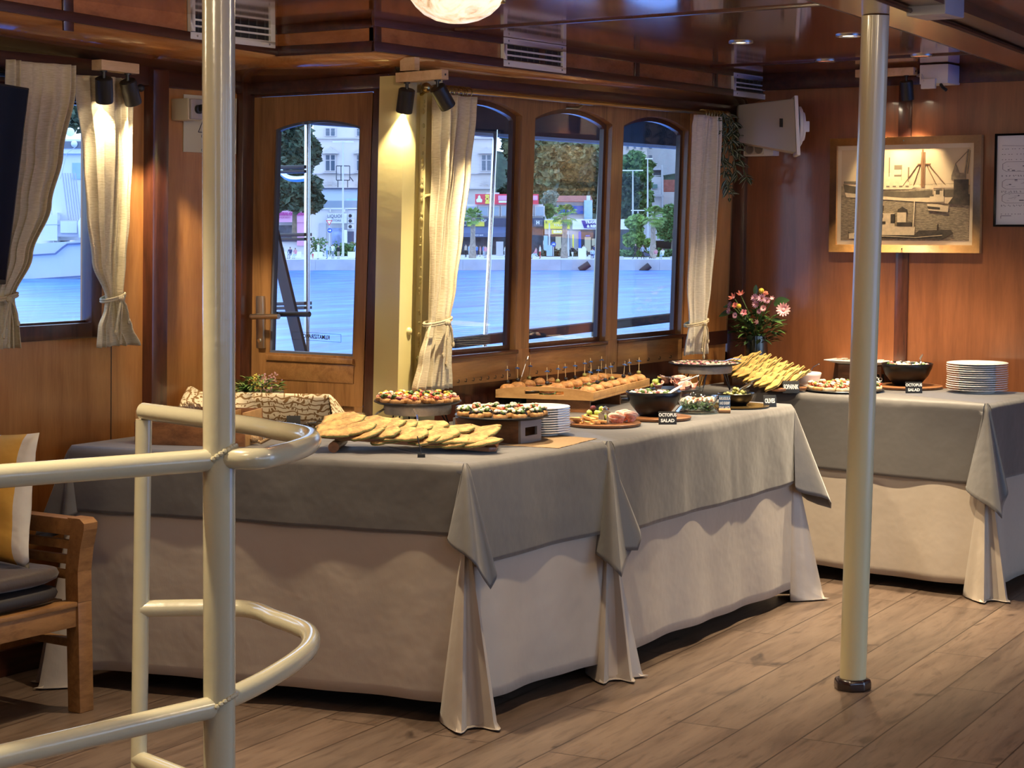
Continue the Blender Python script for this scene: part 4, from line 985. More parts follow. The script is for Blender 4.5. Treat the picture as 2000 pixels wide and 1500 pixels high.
def cloth(name, label, group, poly, z, drops, hem, mat, amp, ear, seed, top_=True, out=.0, flare=.03, zmin=None, creases=()):
    rr = random.Random(seed); n = len(poly); P = [Vector((*q, 0)) for q in poly]; cols = []
    ce = sum(P, Vector()) / n
    for i in range(n):
        a, c, d = P[i], P[(i + 1) % n], P[(i + 2) % n]
        t1 = (c - a).normalized(); n1 = Vector((t1.y, -t1.x, 0)); t2 = (d - c).normalized(); n2 = Vector((t2.y, -t2.x, 0))
        drop = drops[i]; dn = drops[(i + 1) % n]
        L = (c - a).length; m = max(8, int(L / .022)); f1, f2, f3 = rr.uniform(0, 6), rr.uniform(0, 6), rr.uniform(7, 10)
        for k in range(m + 1):
            s = k / m; q = a + (c - a) * s; edge = min(s, 1 - s) * L
            fo = amp * (math.sin(f1 + s * L * f3) * .6 + math.sin(f2 + s * L * f3 * 2.3) * .4) * min(1, edge / .12)
            for cs in creases:
                if cs[0] == i: fo += cs[2] * math.exp(-((s - cs[1]) * L / .012) ** 2)
            cols.append((q, n1, fo, drop + hem * (math.sin(f2 + s * L * 3.1) + .5 * math.sin(f1 + s * L * 6)), None))
        dg = (n1 + n2).normalized(); m = 26
        for k in range(1, m):
            f = k / m; th = f * PI / 2; Lc = min(drop / max(.05, math.cos(th)), dn / max(.05, math.sin(th)))
            w = math.sin(PI * f); w2 = math.sin(2 * PI * f)
            h = dg * ear * (.25 * w + .75 * w ** 2) + (t2 * max(0, -w2) - t1 * max(0, w2)) * ear * .75 + dg * ear * (.22 * math.sin(6 * PI * f) if top_ else .55 * math.sin(7 * PI * f) * w)
            cols.append((c, n1 * (1 - f) + n2 * f, 0, Lc, h))
    nv = 22; b = MB(); W = len(cols); vs = []
    for j in range(nv + 1):
        v = j / nv
        for (q, nn, fo, L, h) in cols:
            tt = L * v; 
            r0 = .012; rd = min(1, tt / .02)
            g = nn * (out + r0 * rd + flare * tt) + nn * fo * (min(1, tt / .12) * (.35 + tt) if top_ else max(0, tt - .22) * 1.6)
            if h is not None: g = g + h * (tt if top_ else .35 * tt + .75 * max(0, tt - .25))
            zz = z - max(0, tt - .004)
            if h is not None: zz = z - tt * math.sqrt(max(.2, 1 - (h.length * .9) ** 2))
            if zmin is not None and zz < zmin: zz = zmin + .002 * math.sin(tt * 40)
            vs.append(Vector((q.x, q.y, zz)) + g)
    fs = [(j * W + i, j * W + (i + 1) % W, (j + 1) * W + (i + 1) % W, (j + 1) * W + i) for j in range(nv) for i in range(W)]
    if top_: fs.append(tuple(range(W)))
    b.add(vs, fs); o = obj(name, b, mat, ang=50, solid=.002)
    return tag(o, label, 'tablecloth', group)
LT = [(-4.425, 4.152), (-3.161, 4.46), (-3.125, 5.15), (-4.47, 5.12)]
MT = [(-3.86, 5.215), (-3.114, 5.18), (-3.186, 6.63), (-3.90, 6.66)]
RT = [(-3.86, 7.15), (-2.578, 7.088), (-2.55, 7.63), (-3.86, 7.63)]
TZ = .75
for poly, w1, w2, sd, dr in ((LT, 'grey overlay cloth on the left table, its pointed corner hanging to the front', 'beige skirt cloth under the overlay of the left table', 1, (.205, .295, .2, .25)), (MT, 'grey overlay cloth on the middle table below the windows', 'beige skirt cloth under the overlay of the middle table', 2, (.3, .30, .3, .2)), (RT, 'grey overlay cloth on the right table along the far wall', 'beige skirt cloth under the overlay of the right table', 3, (.31, .31, .2, .2))):
    cloth('overlay_cloth', w1, 'taupe overlay cloths', poly, TZ, dr, .005, OVER, .011, .34, sd, out=.010, flare=.05, creases=((1, .33, .006), (1, .62, .008)) if sd == 2 else ())
    cloth('table_skirt', w2, 'beige table skirts', poly, TZ - .004, (.695,) * 4, .010, SKIRT, .018, .17, sd + 9, flare=.035, zmin=.006, top_=False)
TZ = .7512
# ------------------------------------------------------------------ food and tableware
def at(px, py, z=TZ): return onz(px, py, z)
def mpp(P): return float((np.array(P) - _C) @ _fw) / F      # metres per picture unit at that depth
BREAD = M_('bread_crust', (.52, .27, .10), .7, var=.35, vs=60, bmp=.3, bs=90)
BREADW = M_('bread_crumb', (.66, .50, .30), .8, var=.2, vs=80, bmp=.3, bs=120)
HAM = M_('prosciutto', (.58, .24, .19), .4, var=.55, vs=110); HAMF = M_('prosciutto_fat', (.72, .46, .38), .4, var=.2, vs=40)
TOM = M_('tomato_red', (.55, .06, .03), .25); PEP = M_('pepper_yellow', (.75, .42, .05), .35); BEET = M_('beet_purple', (.16, .02, .05), .35)
CHEESE = M_('cheese_white', (.80, .72, .52), .5); CHEDY = M_('cheese_yellow', (.75, .50, .18), .5, var=.15, vs=40); HERB = M_('herb_green', (.06, .13, .025), .5, var=.4, vs=60)
OLB = M_('black_olive', (.012, .010, .012), .2); OLG = M_('green_olive', (.26, .26, .08), .3); GRAPE = M_('green_grape', (.38, .48, .10), .2, coat=.3); GRAPER = M_('red_grape', (.14, .03, .04), .2)
SALM = M_('salmon_pink', (.75, .28, .16), .4, var=.2, vs=40); FISHW = M_('seafood_white', (.78, .64, .52), .4, var=.2, vs=50); OCTO = M_('octopus_pink', (.50, .20, .20), .35, var=.5, vs=60)
MELON = M_('melon_orange', (.82, .34, .10), .35, var=.15, vs=40); CARD = M_('chalkboard', (.012, .013, .015), .5); CHALK = M_('chalk_white', (.82, .82, .80), .9); CARDB = M_('blue_chalkboard', (.06, .13, .24), .4)
PICKW = M_('bamboo_pick', (.62, .46, .24), .6); BLUEP = M_('blue_ribbon', (.03, .10, .32), .5); CORK = M_('cork', (.42, .22, .10), .8, var=.2, vs=60)
BARK = M_('bleached_bark', (.42, .36, .29), .8, var=.35, vs=14, bmp=.4, bs=40)
FLAT = M_('baked_flatbread', (.36, .21, .075), .8, var=.6, vs=34, bmp=.7, bs=70); PAST = M_('pastry_crust', (.50, .31, .09), .75, var=.4, vs=30, bmp=.4, bs=60); CHARD = M_('chard_filling', (.09, .11, .03), .7, var=.4, vs=60)

def plate_proto(r=.09):
    b = MB(); b.lathe([(.0001, .004), (r * .55, .004), (r * .62, .006), (r * .93, .0115), (r, .0135), (r, .0155), (r * .985, .0165), (r * .93, .0150), (r * .64, .0095), (r * .56, .0075), (.0001, .0075)], 40)
    b.lathe([(r * .52, .0045), (r * .54, 0), (r * .58, 0), (r * .60, .006)], 32); return obj('dinner_plate', b, PORC, origin=False)
def stack(p, nn, r, where, group, dz=.0078, z=TZ):
    base = plate_proto(r)
    for k in range(nn):
        i = nn - 1 - k; q = Vector((p.x + R.uniform(-.0012, .0012), p.y + R.uniform(-.0012, .0012), z + k * dz))
        lb = '%s white plate %s' % (ORD[i] if i else 'topmost', ('from the top ' if i else '') + where)
        o = base if k == 0 else base.copy()
        if k: COL.objects.link(o)
        o.location = q; o.rotation_euler = (0, 0, R.uniform(0, 6)); tag(o, lb, 'plate', group)

def card(label, p, lines, w, h, rz, tilt=.22, mat=CARD, ink=CHALK, name='chalk_card', size=None, foot=True):
    t = thing(name, label, 'label card', (0, 0, 0))
    b = MB(); b.box((0, 0, h / 2), (w, .003, h)); obj('board', b, mat, t, bev=.0008)
    for k, s in enumerate(lines):
        sz = size or h / (len(lines) + .9); text('lettering', s, sz, ink, t, frame_matrix((0, -.0018, h - h * (k + .5 + .15) / (len(lines) + .3)), (1, 0, 0), (0, 0, 1)), bold=.0006, sx=min(1, .92 * w / (max(len(s), 1) * sz * .62)))
    if foot: b = MB(); b.add([(-w * .2, .0015, h * .7), (w * .2, .0015, h * .7), (w * .2, h * .45, 0), (-w * .2, h * .45, 0)], [(0, 1, 2, 3)]); obj('easel_back', b, mat, t, solid=.0015)
    t.rotation_euler = (-tilt, 0, rz); t.location = p; return t
CAMZ = YAW      # facing the room along the view
def spoon(label, a, c, mat=STEEL, name='serving_spoon', bowl=.026):
    """spoon from bowl end a to handle end c"""
    a, c = Vector(a), Vector(c); d = (c - a).normalized(); t = thing(name, label, 'spoon', a); up = Vector((0, 0, 1))
    s = d.cross(up).normalized(); nn = s.cross(d)
    b = MB(); Mx = Matrix((d, s, nn)).transposed(); b.ball(a + d * bowl, (bowl * 1.35, bowl * .85, .005), 12, Mx); obj('bowl', b, mat, t)
    P = [a + d * bowl * 2 + nn * .001, a + d * bowl * 2.6 + nn * .005, a + (c - a) * .6 + nn * .009, c + nn * .003, c]
    b = MB()
    for i, w in zip(range(4), (.006, .006, .009, .013)): b.beam(P[i], P[i + 1], w, .0025, nn)
    obj('handle', b, mat, t); return t
def fork(label, a, c, mat=STEEL, name='serving_fork'):
    a, c = Vector(a), Vector(c); d = (c - a).normalized(); t = thing(name, label, 'fork', a); up = Vector((0, 0, 1)); s = d.cross(up).normalized(); nn = s.cross(d)
    b = MB(); 
    for k in range(4): b.beam(a + s * (k - 1.5) * .0052, a + d * .045 + s * (k - 1.5) * .0052, .0026, .0015, nn)
    b.beam(a + d * .043, a + d * .062, .019, .0018, nn); obj('tines', b, mat, t)
    b = MB(); b.beam(a + d * .060, a + (c - a) * .7 + nn * .006, .006, .0025, nn); b.beam(a + (c - a) * .7 + nn * .006, c, .011, .0025, nn); obj('handle', b, mat, t); return t
def tongs(label, a, c, spread=.03, mat=STEEL):
    a, c = Vector(a), Vector(c); d = (c - a).normalized(); t = thing('serving_tongs', label, 'tongs', a); s = d.cross(Vector((0, 0, 1))).normalized(); nn = s.cross(d)
    for k in (-1, 1):
        b = MB(); p = [c, c + s * k * spread * .5 - d * .02, a + d * .05 + s * k * spread, a + s * k * spread * .9]
        for i, w in zip(range(3), (.012, .014, .020)): b.beam(p[i], p[i + 1], w, .0022, nn)
        obj('arm', b, mat, t)
    b = MB(); b.tube([c + s * .008 - d * .004, c + d * .006, c - s * .008 - d * .004], .006, 8); obj('bow', b, mat, t); return t
def bowl_thing(name, label, p, r, h, mat, foot=.55, cat='bowl', thick=.004):
    t = thing(name, label, cat, p); b = MB()
    out = [(r * foot, 0), (r * foot * 1.15, h * .10), (r * .82, h * .45), (r * .96, h * .82), (r, h)]
    b.lathe([(.0001, 0)] + out + [(r - thick * .5, h + .002), (r - thick, h)] + [(max(.001, x - thick), max(z, thick)) for x, z in out[::-1][1:]] + [(.0001, thick)], 44, p); obj('body', b, mat, t, ang=60); return t
def board(name, label, p, r, th, mat, cat='serving board', oval=1):
    b = MB(); b.lathe([(r * .93, 0), (r * .985, th * .2), (r, th * .55), (r, th * .9), (r * .985, th), (.0001, th)], 44, p); return tag(obj(name, b, mat, bev=0), label, cat)

# --- canapes: four kinds, copied
def canape_proto(kind):
    t = thing('canape', 'canape', 'canape', (0, 0, 0)); rr = random.Random(kind * 7 + 1)
    b = MB(); 
    def fn(u, v):
        a = 2 * PI * u; e = -PI / 2 + PI * v; q = lambda s, k: math.copysign(abs(s) ** k, s)
        return Vector((.021 * q(math.cos(a), .7) * abs(math.cos(e)) ** .3, .017 * q(math.sin(a), .7) * abs(math.cos(e)) ** .3, .008 + .008 * q(math.sin(e), .6) + .001 * math.sin(5 * a)))
    b.grid(fn, 22, 8, wrap=True); obj('bread_slice', b, BREAD if kind != 2 else BREADW, t, ang=180)
    sets = {0: (HAM, TOM, CHEESE, PEP), 1: (BEET, HAM, HERB, PEP), 2: (SALM, TOM, HERB, CHEESE), 3: (OLB, HERB, CHEESE, FISHW)}[kind]
    for j, m in enumerate(sets):
        b = MB()
        for k in range(3 if j < 2 else 2):
            c = (rr.uniform(-.013, .013), rr.uniform(-.009, .009), .017 + .002 * j + rr.uniform(0, .004)); s = rr.uniform(.0045, .008)
            b.ball(c, (s * 1.3, s, s * .7), 8, rotm(rr.uniform(-.5, .5), rr.uniform(-.5, .5), rr.uniform(0, 3)))
        if j == 0: b.grid(lambda u, v: Vector(((u - .5) * .034, (v - .5) * .022, .0165 + .003 * math.sin(9 * u + 5 * v))), 8, 6)
        obj(('topping_base', 'topping', 'garnish', 'crumble')[j], b, m, t, ang=180)
    return t
CAN = [canape_proto(k) for k in range(4)]; USED = set()
def place(proto, key, loc, rz, label, group, scale=1.0, rot=None):
    if key not in USED: USED.add(key); settle(proto, loc, rz, rot); proto['label'] = label; proto['group'] = group; proto.scale = (scale,) * 3; return proto
    return dup(proto, loc, rz, label, group, (scale,) * 3, rot)
def canapes_on(c, r, n, kinds, what, where, group, z, scale=1.0, seed=0):
    rr = random.Random(seed); pts = []
    rings = ((r * .80, int(n * .6)), (r * .45, int(n * .3)), (0, 1))
    for rad, m in rings:
        for k in range(m):
            a = 2 * PI * k / max(1, m) + rr.uniform(-.1, .1) + YAW; pts.append((c.x + rad * math.cos(a), c.y + rad * math.sin(a)))
    pts.sort(key=lambda q: (q[0] * math.cos(YAW) + q[1] * math.sin(YAW)))
    for i, (x, y) in enumerate(pts):
        k = kinds[i % len(kinds)]
        place(CAN[k], ('c', k), (x, y, z), rr.uniform(0, 6), what + ' ' + where, group, scale)

# --- left table, back row: planter, leaf-print cloth
pc = ony(505, 764, 5.07)
t = thing('planter', 'bark-sided planter of leafy greens and small pink flowers before the door', 'plant', (pc.x, 5.07, TZ))
b = MB(); hh = pc.z - TZ; b.lathe([(.07, 0), (.082, hh * .5), (.088, hh), (.080, hh), (.076, hh - .02), (.0001, hh - .02)], 40, (pc.x, 5.07, TZ), wob=lambda a, r, z: 1 + .03 * math.sin(17 * a)); obj('pot', b, BARK, t)
rr = random.Random(21); GR1 = M_('leaf_green', (.07, .14, .03), .5, var=.4, vs=40); GR2 = M_('leaf_light_green', (.24, .34, .10), .5, var=.3, vs=40); GR3 = M_('leaf_dark_green', (.018, .045, .012), .45, var=.4, vs=30)
def sprays(parent, c, n, rad, hgt, mats, L, Wd, name='leaves', lean=1.0):
    for mi, mt_ in enumerate(mats):
        it = []
        for k in range(n):
            a = rr.uniform(0, 2 * PI); q = rr.random() ** .6; o = c + Vector((rad * q * math.cos(a), rad * q * math.sin(a), rr.uniform(.1, 1) * hgt * (1 - .5 * q * q)))
            d = Vector((math.cos(a) * lean, math.sin(a) * lean, rr.uniform(-.1, .9))); it.append((o, d, Vector((rr.uniform(-.3, .3), rr.uniform(-.3, .3), 1)), L * rr.uniform(.7, 1.3), Wd * rr.uniform(.7, 1.3)))
        leaf_obj(name, mt_, parent, it)
c0 = Vector((pc.x, 5.07, pc.z - .01)); sprays(t, c0, 110, .085, .062, (GR1, GR2), .026, .012)
it = [(c0 + Vector((-.03, -.03, .0)), Vector((math.cos(a), math.sin(a), 1.1)), Vector((0, 0, 1)), .075, .010) for a in np.linspace(0, 6, 17)]; leaf_obj('spiky_leaves', GR3, t, it)
b = MB(); b2 = MB()
for k in range(60):
    a = rr.uniform(-.9, 1.2); q = rr.uniform(.02, .095); b.ball(c0 + Vector((q * math.cos(a), q * math.sin(a) * .7, rr.uniform(.01, .075))), rr.uniform(.0025, .0045), 6)
    if k < 30: b2.ball(c0 + Vector((q * math.cos(a) - .03, q * math.sin(a) * .7 - .02, rr.uniform(.02, .07))), .003, 6)
obj('pink_blossom', b, M_('blossom_pink', (.48, .27, .28), .7), t); obj('yellow_bud', b2, M_('bud_yellow', (.62, .52, .10), .6), t)

m, n, l, p = nmat('leaf_print_cotton'); mp = mapping(n, l); nd = noise(n, l, mp, 9, 2); ad = n.new('ShaderNodeVectorMath'); ad.operation = 'MULTIPLY_ADD'; ad.inputs[1].default_value = (.12,) * 3
l.new(nd.outputs['Color'], ad.inputs[0]); l.new(mp.outputs[0], ad.inputs[2])
vo = n.new('ShaderNodeTexVoronoi'); vo.feature = 'DISTANCE_TO_EDGE'; vo.inputs['Scale'].default_value = 62; l.new(ad.outputs[0], vo.inputs['Vector'])
wv = n.new('ShaderNodeTexWave'); wv.wave_type = 'RINGS'; wv.inputs['Scale'].default_value = 17; wv.inputs['Distortion'].default_value = 7; wv.inputs['Detail'].default_value = 1; l.new(mp.outputs[0], wv.inputs['Vector'])
r1 = ramp(n, l, vo.outputs['Distance'], [(.15, (0, 0, 0)), (.19, (1, 1, 1))]); r2 = ramp(n, l, wv.outputs['Fac'], [(.10, (1, 1, 1)), (.16, (0, 0, 0))])
va = n.new('ShaderNodeTexVoronoi'); va.inputs['Scale'].default_value = 62; l.new(ad.outputs[0], va.inputs['Vector'])
r3 = ramp(n, l, va.outputs['Color'], [(.30, (0, 0, 0)), (.32, (1, 1, 1))])
mm = n.new('ShaderNodeMix'); mm.data_type = 'RGBA'; mm.blend_type = 'MULTIPLY'; mm.inputs[0].default_value = 1; l.new(r1.outputs[0], mm.inputs[6]); l.new(r3.outputs[0], mm.inputs[7])
ma = n.new('ShaderNodeMix'); ma.data_type = 'RGBA'; ma.blend_type = 'LIGHTEN'; ma.inputs[0].default_value = 1; l.new(mm.outputs[2], ma.inputs[6]); l.new(r2.outputs[0], ma.inputs[7])
mc = n.new('ShaderNodeMix'); mc.data_type = 'RGBA'; l.new(ma.outputs[2], mc.inputs[0]); mc.inputs[6].default_value = (.68, .58, .40, 1); mc.inputs[7].default_value = (.22, .12, .04, 1)
l.new(mc.outputs[2], p.inputs['Base Color']); p.inputs['Roughness'].default_value = .85
bk0, bk1 = ony(368, 764, 4.90), ony(641, 770, 4.93); f0, f1 = at(335, 836), at(688, 822)
f0.y = max(f0.y, 4.50)
b = MB()
def dr(u, v):
    if v < .10: bb = bk0.lerp(bk1, u); q = bb + Vector((0, .02, -.13)) * (1 - v / .10)
    else:
        w = (v - .10) / .90; a = bk0.lerp(bk1, u); c = f0.lerp(f1, u); q = a.lerp(c, w); q.z = a.z + (c.z + .004 - a.z) * (w ** 1.15) + .010 * math.sin(PI * w) * math.sin(14 * u + 5 * w) * .6
        q.z += .018 * math.exp(-((u - .02) / .05) ** 2) * (1 - w) 
    return q
b.grid(dr, 60, 26)
def side(u, v): e = dr(1.0 if SD else 0.0, .1 + .9 * u); return Vector((e.x + (.03 if SD else -.03) * v, e.y, e.z + (TZ + .002 - e.z) * v))
for SD in (0, 1): b.grid(side, 26, 6)
tag(obj('printed_cloth', b, m, ang=180, solid=.002), 'cream cloth with brown leaf print draped over a riser before the door', 'cloth')

# --- cutlery box with forks
q0 = at(263, 868); ex = (at(420, 872) - q0); ex.z = 0; ex.normalize(); ey = Vector((-ex.y, ex.x, 0))
t = thing('cutlery_box', 'wooden cutlery box with compartments, behind the tall railing pole', 'box', q0)
hh = .105; Lx, Ly = .36, .17
def PX(a, c, z): return q0 + ex * a + ey * c + Vector((0, 0, z))
def slab(b, a0, a1, c0, c1, z0, z1): b.hexa([PX(a0, c0, z0), PX(a1, c0, z0), PX(a1, c1, z0), PX(a0, c1, z0), PX(a0, c0, z1), PX(a1, c0, z1), PX(a1, c1, z1), PX(a0, c1, z1)])
for nm_, A, mt_ in (('front_panel', (0, Lx, 0, .009, 0, .07), W_ACA), ('back_panel', (0, Lx, Ly - .009, Ly, 0, hh), W_ACA), ('side_panel', (0, .009, .009, Ly - .009, 0, hh), W_TRAY), ('side_panel', (Lx - .009, Lx, .009, Ly - .009, 0, hh), W_TRAY), ('bottom', (.009, Lx - .009, .009, Ly - .009, 0, .008), W_ACA), ('divider', (.115, .122, .009, Ly - .009, .008, hh - .004), W_TRAY), ('divider', (.205, .212, .009, Ly - .009, .008, hh - .004), W_TRAY), ('divider', (.285, .292, .009, Ly - .009, .008, hh - .004), W_TRAY)):
    b = MB(); slab(b, *A); obj(nm_, b, mt_, t, bev=.001)
b = MB(); a = PX(Lx + .002, .06, .02); P = [a, a + ex * .03 + Vector((0, 0, -.012)), a + ex * .06 + Vector((0, 0, .004)) , a + ex * .085 + ey * .04 + Vector((0, 0, .012))]
b.tube(P, .0055, 8); b.ball(a + ex * .008, (.016, .016, .014), 8); obj('rope_handle', b, M_('jute_rope', (.36, .24, .13), .9, bmp=.6, bs=200), t)
for k in range(7):
    x = .135 + (k % 4) * .018; y = .04 + (k // 4) * .05 + R.uniform(0, .02)
    fork('steel fork standing in the wooden cutlery box', PX(x, y, hh + .012 + R.uniform(0, .01)), PX(x + R.uniform(-.01, .01), y + .02, .012), name='table_fork')['group'] = 'forks in the cutlery box'
for k in range(9):
    a = at(508 + k * 8, 822 + k * .6, TZ + .045); fork('steel fork in the row below the leaf-print cloth', a, a + ex * .01 - ey * .03 + Vector((0, 0, -.040)), name='table_fork')['group'] = 'forks below the leaf-print cloth'
card('small black OLIVES card by the leaf-print cloth', at(573, 840), ['', 'OLIVES'], .046, .048, CAMZ, .2, size=.013)
for k in range(4):
    a = at(600 + k * 5, 838 - k * 4) + Vector((0, 0, .022)); spoon('steel serving spoon lying in the pile by the small OLIVES card', a, a + ex * (.13 + .015 * k) + Vector((0, 0, .012)), bowl=.016)['group'] = 'spoons by the small olives card'

# --- flatbread on the long board
b0, b1 = at(968, 884, TZ + .004), at(612, 855, TZ + .045)
ax = (b1 - b0); Lb = ax.length; ax.normalize(); wd = Vector((0, 0, 1)).cross(ax).normalized() * -1; nn = ax.cross(wd)
if nn.z < 0: nn = -nn
if wd.y < 0: wd = -wd
Wb = .17
t = thing('serving_board', 'long acacia board raised at one end, heaped with flatbread', 'serving board', b0)
b = MB()
poly = [(0.0, .02), (.02, 0), (Lb - .01, 0), (Lb, .02), (Lb, Wb - .02), (Lb - .02, Wb), (.02, Wb), (0, Wb - .02)]
b.prism(poly, 0, .014, lambda s, c, d: b0 + ax * s + wd * c + nn * d); obj('plank', b, W_ACA, t, bev=.003)
b = MB(); c = b0 + ax * (Lb - .06) + wd * .05; c.z = TZ + .016; b.tube([c - wd * .045, c + wd * .14], .0165, 16); obj('support_roller', b, W_ACA, t)
b = MB()
fb_proto = []
def flat_piece(seed, L, W, th, mat_top, warp):
    rq = random.Random(seed); f = [rq.uniform(0, 6) for _ in range(8)]
    def edge(a): return 1 + .10 * math.sin(3 * a + f[0]) + .08 * math.sin(5 * a + f[1]) + .05 * math.sin(11 * a + f[5])
    def zz(x, y): return warp * (math.sin(22 * x + f[2]) * .5 + math.sin(30 * y + f[3]) * .4 + .3 * math.sin(50 * x + 30 * y + f[4]))
    q = lambda s: math.copysign(abs(s) ** .6, s)
    def mk(z0, sc_):
        def fn(u, v):
            a = 2 * PI * u; rad = v * edge(a) * sc_; x, y = L / 2 * q(math.cos(a)) * rad, W / 2 * q(math.sin(a)) * rad
            return Vector((x, y, z0 + zz(x, y) + (.003 * (1 - v ** 4))))
        return fn
    o = thing('flatbread', '', 'flatbread', (0, 0, 0))
    for nm_, z0, s_, m_ in (('bottom_crust', 0, .98, FLAT), ('filling', th * .45, 1.0, CHARD), ('top_crust', th * .8, .97, FLAT)):
        b = MB(); b.grid(mk(z0, s_), 28, 7, wrap=True); obj(nm_, b, m_, o, ang=180, solid=th * .4)
    return o
FBP = [flat_piece(s, .135, .125, .006, FLAT, .0045) for s in range(3)]
k = 0
for i in range(11):
    for j in range(2):
        s = .06 + i * (Lb - .12) / 10; c = .045 + j * .085 + R.uniform(-.012, .012)
        loc = b0 + ax * s + wd * c + nn * (.019 + .007 * ((i + j) % 2) + .014 * j)
        rot = Euler((R.uniform(-.28, -.10), R.uniform(.02, .16), math.atan2(ax.y, ax.x) + R.uniform(-.5, .5)))
        place(FBP[k % 3], ('f', k % 3), loc, 0, 'piece of flatbread heaped on the long acacia board', 'flatbread pieces on the long board', rot=rot); k += 1
clip = at(823, 893)
b = MB(); b.bx(-.011, .011, -.008, .008, 0, .010); b.tube([(0, 0, .009), (-.006, .002, .035), (-.012, .004, .062)], .0016, 6)
o = tag(obj('card_clip', b, BLACKM, origin=False), 'small black card clip standing before the long flatbread board', 'card holder'); o.location = clip; o.rotation_euler = (0, 0, YAW)

# --- cake stand one
def cakestand(label, platelabel, c, r, z, rd, th, feet, legmat=BLACKM):
    t = thing('cake_stand', label, 'cake stand', (c.x, c.y, TZ)); zb_ = z - .006 - th
    b = MB(); b.lathe([(rd * .97, zb_), (rd, zb_ + th * .2), (rd * 1.01, zb_ + th * .8), (rd * .98, zb_ + th), (.0001, zb_ + th)], 40, (c.x, c.y, 0), wob=lambda a, r_, z_: 1 + .02 * math.sin(5 * a)); obj('log_slice', b, BARK, t)
    for k in range(3):
        a = 2 * PI * k / 3 + feet; e = Vector((math.cos(a), math.sin(a), 0)); s = Vector((-e.y, e.x, 0)); cc = Vector((c.x, c.y, 0))
        h0, h1 = cc + e * rd * .8 + s * .018, cc + e * rd * .8 - s * .018; f = cc + e * rd * 1.02
        b = MB(); b.tube([h0 + Vector((0, 0, zb_ + .002)), f + s * .004 + Vector((0, 0, TZ + .006)), f + Vector((0, 0, TZ + .003)), f - s * .004 + Vector((0, 0, TZ + .006)), h1 + Vector((0, 0, zb_ + .002))], .0026, 6); obj('hairpin_leg', b, legmat, t)
    b = MB(); b.lathe([(r * .55, z - .006), (r * .9, z - .003), (r, z + .004), (r * .99, z + .007), (r * .86, z + .001), (.0001, z)], 44, (c.x, c.y, 0)); tag(obj('slate_plate', b, SLATE), platelabel, 'plate')
    return t
c1 = at(816, 840); r1_ = 86 * mpp(c1); z1 = TZ + .093
cakestand('log-slice cake stand on black wire legs, in front of the cream post', 'round black plate of ham canapes on the cake stand by the cream post', c1, r1_, z1, r1_ * .76, .031, .3)
canapes_on(c1, r1_, 20, (0, 1, 0, 0, 1), 'ham and vegetable canape', 'on the cake stand by the cream post', 'canapes on the first cake stand', z1 + .001, 1.12, 3)
a = at(759, 800, TZ + .075); spoon('pale serving spoon leaning from the cake stand to the flatbread', at(706, 838, TZ + .035), at(757, 796, TZ + .073), SATIN, bowl=.010)
fork('steel fork resting at the right rim of the cake-stand canapes', c1 + Vector((.09, .02, z1 - TZ + .018)), c1 + Vector((-.05, .12, z1 - TZ + .03)))
# --- fish pate bowl, crate, canapes
c = at(818, 852); r_ = 38 * mpp(c); bowl_thing('dip_bowl', 'shallow white bowl of dip behind the flatbread', c, r_, .035, PORC, .6)
b = MB(); b.lathe([(r_ * .88, .028), (r_ * .5, .030), (.0001, .032)], 24, c); tag(obj('fish_dip', b, FISHW), 'pale fish dip in the shallow white bowl', 'dip')
spoon('small steel spoon standing in the shallow white bowl', c + Vector((0, 0, .032)), c + Vector((-.03, .01, .085)), bowl=.009)
q0 = at(1017, 868); e1 = (at(888, 861) - q0).normalized(); e2 = (at(1057, 861) - q0); Wc = e2.length; e2.normalize(); Lc = (at(884, 861) - q0).length; hc = 46 * mpp(q0)
t = thing('serving_crate', 'dark wooden crate with metal end and hand slot, under a black plate', 'crate', q0)
def PC(a, c, z): return q0 + e1 * a + e2 * c + Vector((0, 0, z))
def slab2(b, a0, a1, c0, c1, z0, z1): b.hexa([PC(a0, c0, z0), PC(a1, c0, z0), PC(a1, c1, z0), PC(a0, c1, z0), PC(a0, c0, z1), PC(a1, c0, z1), PC(a1, c1, z1), PC(a0, c1, z1)])
for nm_, A, mt_ in (('side_board', (.008, Lc - .008, 0, .008, 0, hc), W_ACA), ('side_board', (.008, Lc - .008, Wc - .008, Wc, 0, hc), W_ACA), ('top_board', (.008, Lc - .008, .008, Wc - .008, hc - .008, hc), W_ACA)):
    b = MB(); slab2(b, *A); obj(nm_, b, mt_, t, bev=.001)
GM = M_('grey_metal_sheet', (.30, .29, .30), .45, .6)
for s0 in (0, Lc - .008):
    b = MB(); s1 = s0 + .008
    for A in ((0, Wc, 0, hc * .32), (0, Wc, hc * .68, hc), (0, Wc * .22, hc * .32, hc * .68), (Wc * .80, Wc, hc * .32, hc * .68)): slab2(b, s0, s1, A[0], A[1], A[2], A[3])
    obj('metal_end', b, GM, t)
cc = PC(Lc * .42, Wc * .5, hc); rp = 94 * mpp(cc); zc_ = cc.z
b = MB(); b.lathe([(rp * .55, .0005), (rp * .9, .003), (rp, .010), (rp * .99, .013), (rp * .86, .007), (.0001, .006)], 44, cc); tag(obj('slate_plate', b, SLATE), 'round black plate of canapes on the wooden crate', 'plate')
canapes_on(cc, rp, 19, (3, 3, 2), 'cheese, olive and herb canape', 'on the crate plate', 'canapes on the crate', zc_ + .0065, 1.12, 5)
card('blue-black FISH card leaning on the left end of the crate', at(897, 866), ['FISH'], .046, .046, YAW, .18, mat=M_('navy_card', (.010, .016, .030), .5))
